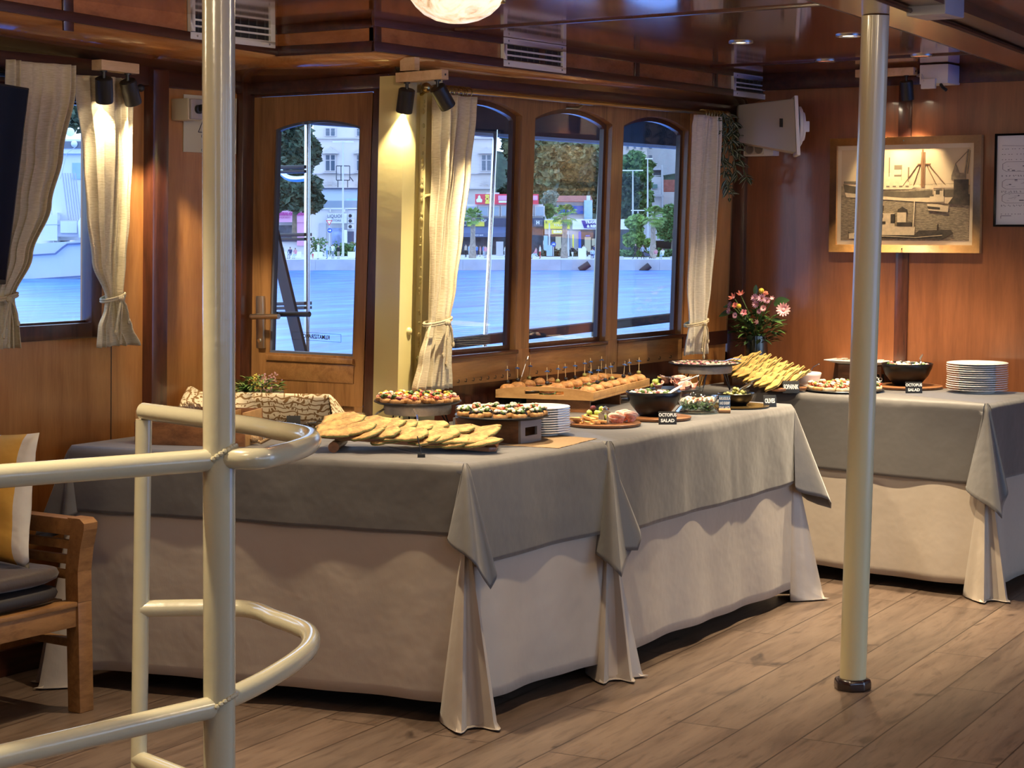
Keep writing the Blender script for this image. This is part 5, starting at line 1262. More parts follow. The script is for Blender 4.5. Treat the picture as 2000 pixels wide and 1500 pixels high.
# --- plates, burlap mat
c = at(1056, 849); stack(c, 11, 58 * mpp(c), 'in the tall front stack behind the crate', 'front left plate stack')
c = at(945, 840); stack(c, 9, 56 * mpp(c), 'in the stack behind the crate canapes', 'rear left plate stack')
m, n, l, p = nmat('burlap'); mp = mapping(n, l); ck = n.new('ShaderNodeTexWave'); ck.inputs['Scale'].default_value = 60; ck.inputs['Distortion'].default_value = 1.5; l.new(mp.outputs[0], ck.inputs['Vector'])
l.new(ramp(n, l, ck.outputs['Fac'], [(.2, (.20, .12, .06)), (.8, (.44, .30, .17))]).outputs[0], p.inputs['Base Color']); p.inputs['Roughness'].default_value = .9; bump(n, l, ck.outputs['Fac'], p, .6, .003)
cs = [at(950, 868), at(1092, 876), at(1166, 857), at(1040, 848)]; b = MB()
b.grid(lambda u, v: (cs[0].lerp(cs[1], u)).lerp(cs[3].lerp(cs[2], u), v) + Vector((0, 0, .0008 + .0006 * math.sin(20 * u) * math.sin(13 * v))), 30, 20)
mt_ = obj('burlap_mat', b, m, ang=180, solid=.0015); tag(mt_, 'woven burlap mat under the crate and front plates', 'mat')
# --- fruit bowl
c = at(1013, 792); r_ = 57 * mpp(c); hb = .062; bowl_thing('serving_bowl', 'shallow black bowl of melon and fruit below the first window', c, r_, hb, BLACKG, .78)
fm = [MELON, MELON, FISHW, BEET, CHEDY]; rr = random.Random(4)
fp = []
for m_ in fm: b = MB(); b.box((0, 0, 0), (.024, .020, .018)); o = obj('fruit_piece', b, m_, bev=.003, origin=False); fp.append(o)
for k in range(26):
    a = rr.uniform(0, 2 * PI); q = r_ * .78 * rr.random() ** .5; i = k % 5 if k > 8 else 0; o = fp[k] if k < 5 else fp[i].copy()
    if k < 5: i = k
    if k >= 5: COL.objects.link(o)
    o.location = (c.x + q * math.cos(a), c.y + q * math.sin(a), c.z + hb - .010 + rr.uniform(0, .014) * (1 - q / r_)); o.rotation_euler = (rr.uniform(-.5, .5), rr.uniform(-.5, .5), rr.uniform(0, 3))
    tag(o, ('chunk of orange melon', 'chunk of orange melon', 'pale chunk of fruit', 'dark chunk of fruit', 'yellow chunk of fruit')[i] + ' in the shallow black bowl', 'fruit', ('melon chunks', 'melon chunks', 'pale fruit chunks', 'dark fruit chunks', 'yellow fruit chunks')[i] + ' in the black bowl')
tongs('steel tongs standing in the fruit bowl', c + Vector((-.005, 0, hb)), c + Vector((.025, .02, hb + .115)), .012)
c = at(1087, 795); t = bowl_thing('glass_dish', 'small clear glass dish beside the slider tray', c, 22 * mpp(c), .026, BOWLG, .9, 'dish')

# --- slider tray on its riser
zt_ = TZ + .046
k0, k1, k2 = onz(1159, 783, zt_), onz(1269, 754, zt_), onz(1064, 767, zt_)
e1 = (k1 - k0); L1 = e1.length; e1.normalize(); e2 = (k2 - k0); L2 = e2.length; e2.normalize(); e2 = (e2 - e1 * e2.dot(e1)).normalized()
t = thing('tray_riser', 'wooden riser under the slider tray', 'riser', k0); b = MB()
def PT(a, c, z): return Vector((k0.x, k0.y, 0)) + e1 * a + e2 * c + Vector((0, 0, z))
def slab3(b, a0, a1, c0, c1, z0, z1): b.hexa([PT(a0, c0, z0), PT(a1, c0, z0), PT(a1, c1, z0), PT(a0, c1, z0), PT(a0, c0, z1), PT(a1, c0, z1), PT(a1, c1, z1), PT(a0, c1, z1)])
slab3(b, .02, L1 * .55, .02, L2 * .7, zt_ - .008, zt_ - .0003); obj('top_board', b, W_ACA, t)
for a in (.02, L1 * .55 - .009): b = MB(); slab3(b, a, a + .009, .02, L2 * .7, TZ, zt_ - .008); obj('side_board', b, W_ACA, t)
t = thing('serving_tray', 'bamboo tray of sliders with handle slot, raised below the windows', 'tray', k0)
b = MB(); slab3(b, 0, L1, 0, L2, zt_, zt_ + .007); obj('tray_bottom', b, W_TRAY, t)
for c_ in (0, L2 - .008): b = MB(); slab3(b, 0, L1, c_, c_ + .008, zt_ + .007, zt_ + .030); obj('long_side', b, W_TRAY, t, bev=.001)
for a in (0, L1 - .009):
    b = MB(); h0, h1, s0, s1 = .016, .030, L2 * .30, L2 * .70
    P2 = lambda s, z, d: PT(a + d, s, zt_ + z)
    for (u0, u1, w0, w1) in ((.008, L2 - .008, .007, h0), (.008, s0, h0, h1), (s1, L2 - .008, h0, h1)): b.prism([(u0, w0), (u1, w0), (u1, w1), (u0, w1)], 0, .009, P2)
    top = [(.008, h1)] + [(L2 - .008, h1)] + [(.008 + (L2 - .016) * (1 - f), h1 + .001 + .014 * math.sin(PI * f) ** .7) for f in np.linspace(0, 1, 11)]
    b.prism(top, 0, .009, P2); obj('handle_end', b, W_TRAY, t)
def slider_proto():
    t = thing('slider', '', 'slider', (0, 0, 0)); r_ = .029
    b = MB(); b.lathe([(.0001, 0), (r_ * .95, 0), (r_, .005), (r_ * .97, .011), (.0001, .012)], 26); obj('bun_base', b, BREAD, t)
    b = MB(); b.grid(lambda u, v: Vector(((r_ * (.55 + .55 * v) + .002 * math.sin(17 * u * 2 * PI)) * math.cos(2 * PI * u), (r_ * (.55 + .55 * v)) * math.sin(2 * PI * u), .014 + .003 * math.sin(9 * 2 * PI * u) * v)), 60, 3, wrap=True); obj('lettuce', b, HERB, t, ang=180, solid=.0012)
    b = MB(); b.lathe([(r_ * .98, .015), (r_ * .98, .019), (.0001, .020)], 20); obj('ham_slice', b, HAM, t)
    b = MB(); b.lathe([(.0001, .018), (r_ * .96, .018), (r_ * 1.03, .024), (r_ * .98, .029), (r_ * .82, .036), (r_ * .5, .041), (.0001, .0425)], 30); obj('bun_top', b, M_('bun_brown', (.47, .225, .075), .6, var=.4, vs=70, bmp=.25, bs=120) if 'bun_brown' not in bpy.data.materials else bpy.data.materials['bun_brown'], t, ang=180)
    b = MB(); b.tube([(0, 0, .03), (0, 0, .108)], .0012, 6); obj('pick', b, PICKW, t)
    b = MB()
    for k in range(5): a = k * 1.26; b.box((.0045 * math.cos(a), .0045 * math.sin(a), .093 + .002 * (k % 2)), (.009, .0035, .0022), rotm(0, .3, a))
    obj('blue_ribbon', b, BLUEP, t)
    b = MB(); b.ball((0, 0, .049), (.0085, .0085, .0075), 12); b2 = obj('olive', b, OLB, t)
    return t
SLP = slider_proto(); SLG = dup(SLP, (0, 0, 0)); 
for ch in SLG.children:
    if ch.name.startswith('olive'): ch.data = ch.data.copy(); ch.data.materials[0] = OLG
rr = random.Random(9); uses = [0, 0]
for i in range(7):
    for j in range(3):
        a = .036 + i * (L1 - .072) / 6; c = .036 + j * (L2 - .072) / 2; g = (i * 2 + j) % 3 == 0; P = PT(a + rr.uniform(-.003, .003), c, zt_ + .0072)
        lb = 'slider with a %s olive and blue pick on the bamboo tray' % ('green' if g else 'black'); src = SLG if g else SLP
        if uses[g] == 0: settle(src, P, rr.uniform(0, 6)); src['label'] = lb; src['group'] = 'sliders with %s olives' % ('green' if g else 'black'); o = src
        else: o = dup(src, P, rr.uniform(0, 6), lb, 'sliders with %s olives' % ('green' if g else 'black'))
        uses[g] += 1; o.rotation_euler = (rr.uniform(-.12, .12), rr.uniform(-.12, .12), rr.uniform(0, 6))

# --- cheese and prosciutto boards
def ham_proto(seed):
    rq = random.Random(seed); f = [rq.uniform(0, 6) for _ in range(4)]
    b = MB(); b.grid(lambda u, v: Vector(((.012 + .012 * v) * math.cos(4.4 * u + f[0]) * (1 + .2 * math.sin(6 * u + f[1])) + .008 * u, (.012 + .011 * v) * math.sin(4.4 * u + f[0]), .001 + .030 * v * (.75 + .25 * math.sin(5 * u + f[2])) )), 22, 7)
    o = thing('prosciutto_slice', '', 'ham slice', (0, 0, 0)); obj('lean_meat', b, HAM, o, ang=180, solid=.0015)
    b = MB(); b.grid(lambda u, v: Vector(((.0225 + .003 * v) * math.cos(4.4 * u + f[0]) * (1 + .2 * math.sin(6 * u + f[1])) + .008 * u, (.0215 + .003 * v) * math.sin(4.4 * u + f[0]), .026 * (.75 + .25 * math.sin(5 * u + f[2])) + .008 * v * (.75 + .25 * math.sin(5 * u + f[2])))), 22, 3); obj('fat_rim', b, HAMF, o, ang=180, solid=.0016)
    return o
HP = [ham_proto(s) for s in range(3)]
c = at(1180, 831); r_ = 72 * mpp(c); board('round_board', 'round wooden board of cheese, grapes and prosciutto near the tray', c, r_, .012, W_ACA)
rr = random.Random(2); V = Vector((math.cos(YAW), math.sin(YAW), 0)); Fv = Vector((-math.sin(YAW), math.cos(YAW), 0))
for k in range(14):
    a, q = rr.uniform(.25, .78), rr.uniform(-.65, .5); P = c + V * r_ * a * .95 + Fv * r_ * q * (1 - .4 * a); P.z = TZ + .0125 + rr.uniform(0, .006)
    place(HP[k % 3], ('h', k % 3), P, rr.uniform(0, 6), 'folded prosciutto slice on the round cheese board', 'prosciutto on the cheese board', .95)
chp = thing('cheese_wedge', '', 'cheese', (0, 0, 0)); b = MB(); b.prism([(-.024, -.010), (.024, -.012), (.018, .012)], 0, .007, lambda s, q, d: Vector((s, q, d))); obj('paste', b, CHEDY, chp, bev=.001)
b = MB(); b.bx(-.024, .024, -.0135, -.0115, 0, .007); obj('rind', b, BREAD, chp)
for k in range(18):
    a, q = rr.uniform(-.88, -.12), rr.uniform(-.75, .35); P = c + V * r_ * a * .98 + Fv * r_ * q * (1 + .5 * a); P.z = TZ + .0125 + (k // 6) * .0065
    lb = 'yellow cheese wedge on the round cheese board'
    place(chp, 'cheese', P, rr.uniform(0, 6), lb, 'cheese wedges on the cheese board', 1.0, rot=Euler((rr.uniform(-.2, .2), rr.uniform(-.1, .2), rr.uniform(-.6, .6))))
gp = None
def grapes(c0, n, spread, mat_, lab, grp, seed):
    rq = random.Random(seed); b = MB(); b.ball((0, 0, 0), (.0095, .0095, .0112), 12); base = obj('grape', b, mat_, origin=False)
    for k in range(n):
        o = base if k == 0 else base.copy()
        if k: COL.objects.link(o)
        lay = k // max(1, n // 2); o.location = c0 + Vector((rq.uniform(-1, 1) * spread * (1 - .4 * lay), rq.uniform(-1, 1) * spread * (1 - .4 * lay), .010 + .015 * lay)); o.rotation_euler = (rq.random() * 3, rq.random() * 3, 0)
        tag(o, lab, 'grape', grp)
grapes(c + V * r_ * -.08 + Fv * r_ * .35 + Vector((0, 0, .013)), 11, .027, GRAPE, 'green grape on the round cheese board', 'green grapes on the cheese board', 5)
grapes(c + V * r_ * -.40 + Fv * r_ * .45 + Vector((0, 0, .013)), 4, .016, GRAPE, 'green grape behind the cheese wedges', 'green grapes behind the cheese', 6)
grapes(c + V * r_ * -.30 + Fv * r_ * .55 + Vector((0, 0, .013)), 5, .02, GRAPER, 'red grape on the round cheese board', 'red grapes on the cheese board', 7)
tongs('steel tongs upright in the cheese board ham', c + Vector((0, 0, .016)) - Fv * r_ * .55, c + Vector((0, 0, .058)) + V * .004 - Fv * r_ * .05, .014)

# --- octopus salad bowls
def octopus(c, r_, h, where, sp):
    bt = bowl_thing('salad_bowl', 'deep black salad bowl %s' % where, c + Vector((0, 0, .0125)), r_, h, BLACKG, .50)
    b = MB()
    rq = random.Random(int(c.x * 100)); 
    for k in range(60):
        a = rq.uniform(0, 2 * PI); q = r_ * .82 * rq.random() ** .5; s = rq.uniform(.006, .012); b.cur = k % 3; b.ball(c + Vector((q * math.cos(a), q * math.sin(a), .0125 + h * .84 + rq.uniform(0, .012))), (s * 1.3, s, s * .8), 8, rotm(rq.random(), rq.random(), rq.random() * 3))
    b.cur = 3; b.lathe([(r_ * .86, .0125 + h * .80), (.0001, .0125 + h * .83)], 24, c)
    tag(obj('octopus_salad', b, [OCTO, FISHW, HERB, BEET], ang=180), 'octopus salad in the black bowl %s' % where, 'salad', kind='stuff'); return bt
c = at(1284, 819); board('round_board', 'round brown board under the black bowl beside the slider tray', c, 66 * mpp(c), .012, W_ACA)
cb = c + Fv * .015 + V * -.012; r_ = 55 * mpp(cb); bt = octopus(cb, r_, .084, 'beside the slider tray', 1)
b = MB(); b.box(cb - V * (r_ * 1.0) + Vector((0, 0, .068)), (.030, .022, .010), Matrix.Rotation(YAW, 3, 'Z')); obj('handle', b, BLACKG, bt, bev=.003)
spoon('pale blue-lit serving spoon in the black bowl beside the slider tray', cb + V * .05 + Vector((0, 0, .088)), cb + V * (.155) + Vector((0, 0, .150)), WHITEP)
card('black OCTOPUS SALAD card before the bowl beside the slider tray', at(1304, 829), ['OCTOPUS', 'SALAD'], .062, .045, YAW, .25)
# ham platter behind
c = at(1322, 792); c.y += .10; c.x += -.06; t0 = c + Vector((0, 0, .045))
b = MB(); b.lathe([(.06, 0), (.10, .003), (.105, .010), (.102, .011), (.0001, .006)], 36, t0); tag(obj('serving_platter', b, SLATE), 'dark platter of prosciutto behind the first black salad bowl', 'platter')
b = MB(); b.lathe([(.05, 0), (.05, .045), (.0001, .045)], 24, c); tag(obj('platter_riser', b, W_ACA), 'round wooden riser under the prosciutto platter', 'riser')
for k in range(12):
    a = rr.uniform(0, 6.28); q = .075 * rr.random() ** .5; P = t0 + Vector((q * math.cos(a), q * math.sin(a), .009 + .016 * (k > 7)))
    place(HP[k % 3], ('h', k % 3), P, rr.uniform(0, 6), 'prosciutto slice on the platter behind the black salad bowl', 'prosciutto on the rear platter', 1.0)
grapes(t0 + V * -.07 + Vector((0, 0, .012)), 6, .02, GRAPE, 'green grape on the prosciutto platter', 'green grapes on the rear platter', 8)
tongs('steel tongs lying on the rear prosciutto platter', t0 + V * .02 + Vector((0, 0, .05)), t0 - V * .06 + Vector((0, 0, .055)), .018)
# glass salad bowl with card
c = at(1362, 806); r_ = 41 * mpp(c); hb = 33 * mpp(c); bowl_thing('glass_bowl', 'clear glass bowl of leafy shrimp salad', c, r_, hb, BOWLG, .93)
gs = thing('shrimp_salad', 'green rocket salad with pink shrimp in the glass bowl', 'salad', c, kind='stuff'); it = []
for k in range(420):
    a = rr.uniform(0, 6.28); q = r_ * .84 * rr.random() ** .4; it.append((c + Vector((q * math.cos(a), q * math.sin(a), .008 + rr.random() * hb * .55)), Vector((rr.uniform(-1, 1), rr.uniform(-1, 1), rr.uniform(0, .8))), Vector((0, 0, 1)), .018, .009))
leaf_obj('rocket_leaves', HERB, gs, it, 3)
b = MB()
for k in range(34):
    a = rr.uniform(0, 6.28); q = r_ * .74 * rr.random() ** .5; b.cur = k % 2; b.tube([c + Vector((q * math.cos(a) + .009 * math.cos(g), q * math.sin(a) + .009 * math.sin(g), hb * .72 + .004 * math.sin(k) + .005 * math.sin(g))) for g in np.linspace(0, 4, 6)], [.003, .0055, .006, .005, .004, .002], 6)
obj('shrimp', b, [SALM, FISHW], gs)
spoon('clear serving spoon resting in the glass salad bowl', c + Vector((.0, 0, hb * .8)), c + Vector((-.03, .09, hb + .06)), BOWLG)
ck_ = at(1415, 807); tcard = card('blue card for the rocket and shrimp salad beside the glass bowl', ck_ + Vector((0, 0, .008)), ['ARUGULA', 'AND SHRIMP', 'SALAD'], .042, .056, YAW, .05, CARDB, CHALK, foot=False)
b = MB(); b.tube([ck_ + V * -.021 + Vector((0, 0, .009)) , ck_ + V * .021 + Vector((0, 0, .009))], .009, 14); tag(obj('cork_holder', b, CORK), 'cork holding the blue salad card', 'card holder')
# olives bowl on tray
c = at(1440, 795); GOLD = M_('dark_gold', (.20, .13, .05), .25, .8)
b = MB(); b.lathe([(.10, 0), (.118, .004), (.120, .008), (.116, .008), (.0001, .003)], 40, c); tag(obj('round_tray', b, GOLD), 'dark gold round tray under the olive bowl', 'tray')
co = c + Fv * .035 + Vector((0, 0, .0035)); r_ = .070; bowl_thing('olive_bowl', 'low black bowl of olives on the dark gold tray', co, r_, .045, BLACKG, .5)
b = MB(); b.ball((0, 0, 0), (.008, .008, .010), 10); o0 = obj('olive', b, OLG, origin=False)
for k in range(34):
    o = o0 if k == 0 else o0.copy()
    if k: COL.objects.link(o)
    a = rr.uniform(0, 6.28); q = .055 * rr.random() ** .5; o.location = co + Vector((q * math.cos(a), q * math.sin(a), .034 + .016 * (k % 3) * (1 - q / .06))); o.rotation_euler = (rr.random() * 3, rr.random() * 3, 0); tag(o, 'green olive in the low black bowl', 'olive', 'olives in the low black bowl')
spoon('gold spoon leaning in the olive bowl', co + Vector((.01, 0, .055)), co + V * .09 + Vector((0, 0, .10)), M_('gold_spoon', (.62, .48, .28), .25, 1.0))
card('black OLIVES card at the far corner of the middle table', at(1504, 795), ['OLIVES'], .050, .045, YAW + .15, .2)
# --- cake stand two and soparnik board
c2 = at(1376, 764); r2_ = 71 * mpp(c2); z2 = TZ + .113
cakestand('log-slice cake stand below the vine-side curtain', 'round black plate of octopus carpaccio below the vine-side curtain', c2, r2_, z2, r2_ * .74, .030, .9)
b = MB(); rq = random.Random(31)
for k in range(260):
    a = rq.uniform(0, 6.28); q = r2_ * .86 * rq.random() ** .5; s = rq.uniform(.004, .009); b.cur = rq.choice((0, 0, 1, 1, 2, 3)); b.ball(c2 + Vector((q * math.cos(a), q * math.sin(a), z2 - TZ + .002 + rq.uniform(0, .003))), (s * 1.3, s, .0025), 7, rotm(rq.uniform(-.3, .3), rq.uniform(-.3, .3), rq.random() * 3))
tag(obj('octopus_carpaccio', b, [OCTO, FISHW, HERB, BEET], ang=180), 'thin octopus carpaccio spread over the black plate', 'carpaccio', kind='stuff')
fork('steel fork laid across the octopus carpaccio', c2 + V * .03 + Vector((0, 0, z2 - TZ + .010)), c2 + V * .150 + Fv * .03 + Vector((0, 0, z2 - TZ + .016)))
s0, s1 = at(1512, 766, TZ + .006), at(1392, 720, TZ + .068); ax2 = (s1 - s0); Ls = ax2.length; ax2.normalize(); wd2 = Vector((0, 0, 1)).cross(ax2).normalized()
if wd2.y < 0: wd2 = -wd2
nn2 = ax2.cross(wd2)
if nn2.z < 0: nn2 = -nn2
t = thing('serving_board', 'tilted wooden board of diamond-cut chard pastry near the vase', 'serving board', s0)
b = MB(); b.prism([(0, .02), (.02, 0), (Ls, 0), (Ls, .17), (.02, .17), (0, .15)], 0, .013, lambda s, q, d: s0 + ax2 * s + wd2 * q + nn2 * d); obj('plank', b, W_ACA, t, bev=.003)
b = MB(); cc = s0 + ax2 * (Ls - .04) + wd2 * .085; b.bx(cc.x - .02, cc.x + .02, cc.y - .06, cc.y + .06, TZ, cc.z + .002); obj('support_block', b, W_ACA, t)
dp = []
for sd in range(2):
    o = thing('pastry_diamond', '', 'pastry', (0, 0, 0)); rq = random.Random(sd)
    for nm_, z0, m_ in (('bottom_crust', .002, PAST), ('filling', .0055, CHARD), ('top_crust', .009, PAST)):
        b = MB(); b.grid(lambda u, v: Vector((.027 * (u - .5) * 2, .030 * (v - .5) * 2 + .012 * (u - .5) * 2, z0 + .0015 * math.sin(9 * u + 7 * v + sd))), 8, 6); obj(nm_, b, m_, o, ang=180, solid=.0028)
    dp.append(o)
k = 0
for i in range(10):
    for j in range(4):
        s = .03 + (i + .4 * (j % 2)) * (Ls - .06) / 10; q = .022 + j * .044; P = s0 + ax2 * s + wd2 * q + nn2 * (.018 + .004 * (i % 2) + 0.20 * q)
        place(dp[k % 2], ('d', k % 2), P, 0, 'diamond of chard pastry on the tilted board', 'chard pastry diamonds', 1.0, rot=Euler((R.uniform(-.68, -.50), .10 + R.uniform(-.08, .10), math.atan2(ax2.y, ax2.x) + R.uniform(-.3, .3)))); k += 1
card('black FISH PATE card behind the white bowl', at(1538, 752), ['FISH', 'PATE'], .062, .060, YAW, .12)
card('black SOPARNIK card before the tilted pastry board', at(1545, 768), ['SOPARNIK'], .068, .050, YAW, .2)
c = at(1577, 760); r_ = 27 * mpp(c); bowl_thing('dip_bowl', 'white ramekin bowl of fish pate on the right table', c, r_, 32 * mpp(c), PORC, .86)
b = MB(); b.lathe([(r_ * .9, .054), (.0001, .058)], 24, c); tag(obj('fish_pate', b, FISHW), 'pale pate filling the white ramekin bowl', 'pate')
spoon('small spoon leaning out of the white ramekin bowl', c + Vector((.0, 0, .06)), c + V * .05 + Vector((0, 0, .105)), bowl=.009)
# long white platter on block
cp = at(1665, 752); cp.y += .12; zq = ond(1665, 712, float((np.array(cp) - _C) @ FH)).z
b = MB(); b.box((cp.x, cp.y, (zq + TZ) / 2), (.20, .10, zq - TZ)); tag(obj('platter_riser', b, W_ACA, bev=.003), 'dark wooden block under the long white platter', 'riser')
b = MB(); hx, hy = .155, .075
def plt(u, v):
    x, y = (u - .5) * 2, (v - .5) * 2; e = max(abs(x), abs(y)); return Vector((cp.x + hx * x, cp.y + hy * y, zq + .003 + .022 * max(0, e - .55) ** 1.3 * 2))
b.grid(plt, 26, 16); tag(obj('white_platter', b, PORC, ang=180, solid=.004), 'long white rectangular platter raised behind the cream pole', 'platter')
b = MB(); b.lathe([(.0001, 0), (.014, 0), (.014, .016), (.0001, .017)], 16); o0 = obj('fish_bite', b, FISHW, origin=False)
for k in range(11):
    o = o0 if k == 0 else o0.copy()
    if k: COL.objects.link(o)
    o.location = (cp.x - .10 + (k % 6) * .042, cp.y - .02 + (k // 6) * .04, zq + .0065); tag(o, 'pale fish bite on the long white platter', 'fish bite', 'fish bites on the white platter')
tongs('dark steel tongs lying on the long white platter', Vector((cp.x - .12, cp.y - .03, zq + .020)), Vector((cp.x - .02, cp.y - .03, zq + .026)), .012)
c = at(1650, 764); r_ = 77 * mpp(c)
b = MB(); b.lathe([(r_ * .6, 0), (r_ * .95, .003), (r_, .008), (r_ * .985, .010), (r_ * .9, .005), (.0001, .004)], 44, c); tag(obj('slate_plate', b, SLATE), 'round black plate of salmon canapes behind the cream pole', 'plate')
canapes_on(c, r_, 24, (2, 2, 0, 2), 'salmon and tomato canape', 'on the right table plate', 'canapes on the right table', c.z + .0045, 1.25, 8)
b = MB(); b.box((0, 0, .008), (.028, .02, .016)); o = tag(obj('bread_square', b, BREADW, bev=.002, origin=False), 'small square of bread beside the white ramekin bowl', 'bread'); o.location = at(1611, 752)
c = at(1772, 758); board('round_board', 'round brown board under the black bowl right of the cream pole', c, 68 * mpp(c), .012, W_ACA)
cb = c + Fv * .01; r_ = 50 * mpp(cb); octopus(cb, r_, 42 * mpp(cb), 'right of the cream pole', 2)
spoon('steel spoon upright in the black bowl right of the cream pole', cb + V * .05 + Vector((0, 0, .09)), cb + V * .068 + Fv * .02 + Vector((0, 0, .135)), bowl=.012)
card('black OCTOPUS SALAD card right of the cream pole', at(1785, 768), ['OCTOPUS', 'SALAD'], .068, .046, YAW, .2)
card('black card half hidden behind the bowl right of the cream pole', at(1716, 752), ['TO'], .05, .046, YAW, .2)
c = at(1908, 766); stack(c, 13, 59 * mpp(c), 'in the front stack on the right table', 'front right plate stack', .0088)
c = at(1940, 757); c = c + Fv * .14; stack(c, 11, 55 * mpp(c), 'in the rear stack on the right table', 'rear right plate stack', .0088)
c = at(1835, 752) + Fv * .06
t = thing('wire_basket', 'low black wire basket with a white cloth behind the bowl', 'basket', c); b = MB()
for z in (.004, .022): b.tube([c + V * x * .075 + Fv * y * .05 + Vector((0, 0, z)) for x, y in ((-1, -1), (1, -1), (1, 1), (-1, 1))], .002, 6, closed=True)
for k in range(9): x = -1 + k / 4; b.tube([c + V * x * .075 + Fv * -.05 + Vector((0, 0, .022)), c + V * x * .075 + Fv * -.05 + Vector((0, 0, .004)), c + V * x * .075 + Fv * .05 + Vector((0, 0, .004)), c + V * x * .075 + Fv * .05 + Vector((0, 0, .022))], .0015, 5)
obj('wire_frame', b, BLACKM, t)
b = MB(); b.grid(lambda u, v: c + V * (u - .5) * .14 + Fv * (v - .5) * .09 + Vector((0, 0, .036 + .006 * math.sin(8 * u) * math.sin(6 * v) - .03 * (abs(u - .5) * 2) ** 4 )), 16, 10); tag(obj('napkin', b, PORC, ang=180, solid=.003), 'white napkin lying in the low wire basket', 'napkin')

# ------------------------------------------------------------------ vase of flowers
vb = ony(1477, 735, 7.52); vz = TZ; vx, vy = vb.x, 7.52; vt = ony(1474, 655, 7.52).z; vr = 22 * mpp(Vector((vx, vy, 1)))
t = thing('flower_vase', 'tall dark ribbed glass vase in the far corner', 'vase', (vx, vy, vz)); b = MB()
b.lathe([(.0001, 0), (vr * .85, 0), (vr * .95, .01), (vr, (vt - vz) * .5), (vr * .9, vt - vz), (vr * .82, vt - vz), (vr * .9, (vt - vz) * .5), (vr * .8, .015), (.0001, .015)], 48, (vx, vy, vz), wob=lambda a, r, z: 1 + .025 * math.cos(24 * a)); obj('body', b, M_('dark_green_glass', (.010, .020, .016), .12, coat=.5), t, ang=60)
def flower(kind, px, py, Y, size, label, mats, rot):
    c = ony(px, py, Y); nm_ = {'gerbera': 'gerbera', 'mum': 'chrysanthemum', 'rose': 'rose', 'craspedia': 'craspedia', 'lily': 'lily'}[kind]
    t = thing(nm_, label, 'flower', c); q = Vector(rot).normalized().to_track_quat('Z', 'Y').to_matrix(); s = size
    b = MB(); b.tube([c - q @ Vector((0, 0, s * .15)), c.lerp(Vector((vx, vy, vt)), .5) + Vector((0, 0, .01)), Vector((vx, vy, vt - .02))], .0022, 6); obj('stem', b, GR1, t)
    if kind == 'craspedia':
        b = MB(); b.ball(c, s * .5, 12); obj('flower_head', b, mats[0], t); return
    L = {'gerbera': ((14, .5, .06), (14, .36, .16)), 'mum': ((12, .5, .15), (11, .42, .45), (9, .3, .8), (6, .18, 1.2)), 'rose': ((5, .42, .6), (5, .36, 1.0), (4, .26, 1.4), (3, .15, 1.5)), 'lily': ((6, .5, .45),)}[kind]
    b = MB()
    for (n_, ln_, up) in L:
        for k in range(n_):
            a = 2 * PI * k / n_ + n_ * .3 + up; d = Vector((math.cos(a) * math.cos(up), math.sin(a) * math.cos(up), math.sin(up))); sd = Vector((-math.sin(a), math.cos(a), 0)); w = s * ln_ * {'gerbera': .34, 'mum': .30, 'rose': .95, 'lily': .42}[kind]; nn_ = d.cross(sd); bs = len(b.v); vs = []
            for i in range(5):
                f = i / 4; ww = w * (math.sin(PI * min(1, f * .8 + .12)) ** .8); ctr = d * s * ln_ * f + nn_ * (-.10 if kind != 'rose' else .16) * s * f * f * -1
                vs += [c + q @ (ctr - sd * ww * .5), c + q @ (ctr + nn_ * -ww * .12), c + q @ (ctr + sd * ww * .5)]
            b.add(vs, [(i * 3 + j, i * 3 + j + 1, i * 3 + j + 4, i * 3 + j + 3) for i in range(4) for j in (0, 1)])
    obj('petals', b, mats[0], t, ang=180)
    b = MB(); b.ball(c + q @ Vector((0, 0, s * .04)), (s * .13, s * .13, s * .06), 10, q); obj('flower_centre', b, mats[1], t)
PK = M_('petal_pink', (.72, .25, .28), .6, var=.25, vs=60); PKL = M_('petal_light_pink', (.78, .40, .42), .6, var=.2, vs=60); MAUV = M_('petal_mauve', (.50, .27, .36), .65, var=.2, vs=60); COR = M_('petal_coral', (.72, .20, .14), .6, var=.2, vs=60); YEL = M_('petal_yellow', (.62, .42, .04), .7, bmp=.5, bs=200); DKC = M_('flower_eye', (.10, .03, .03), .7)
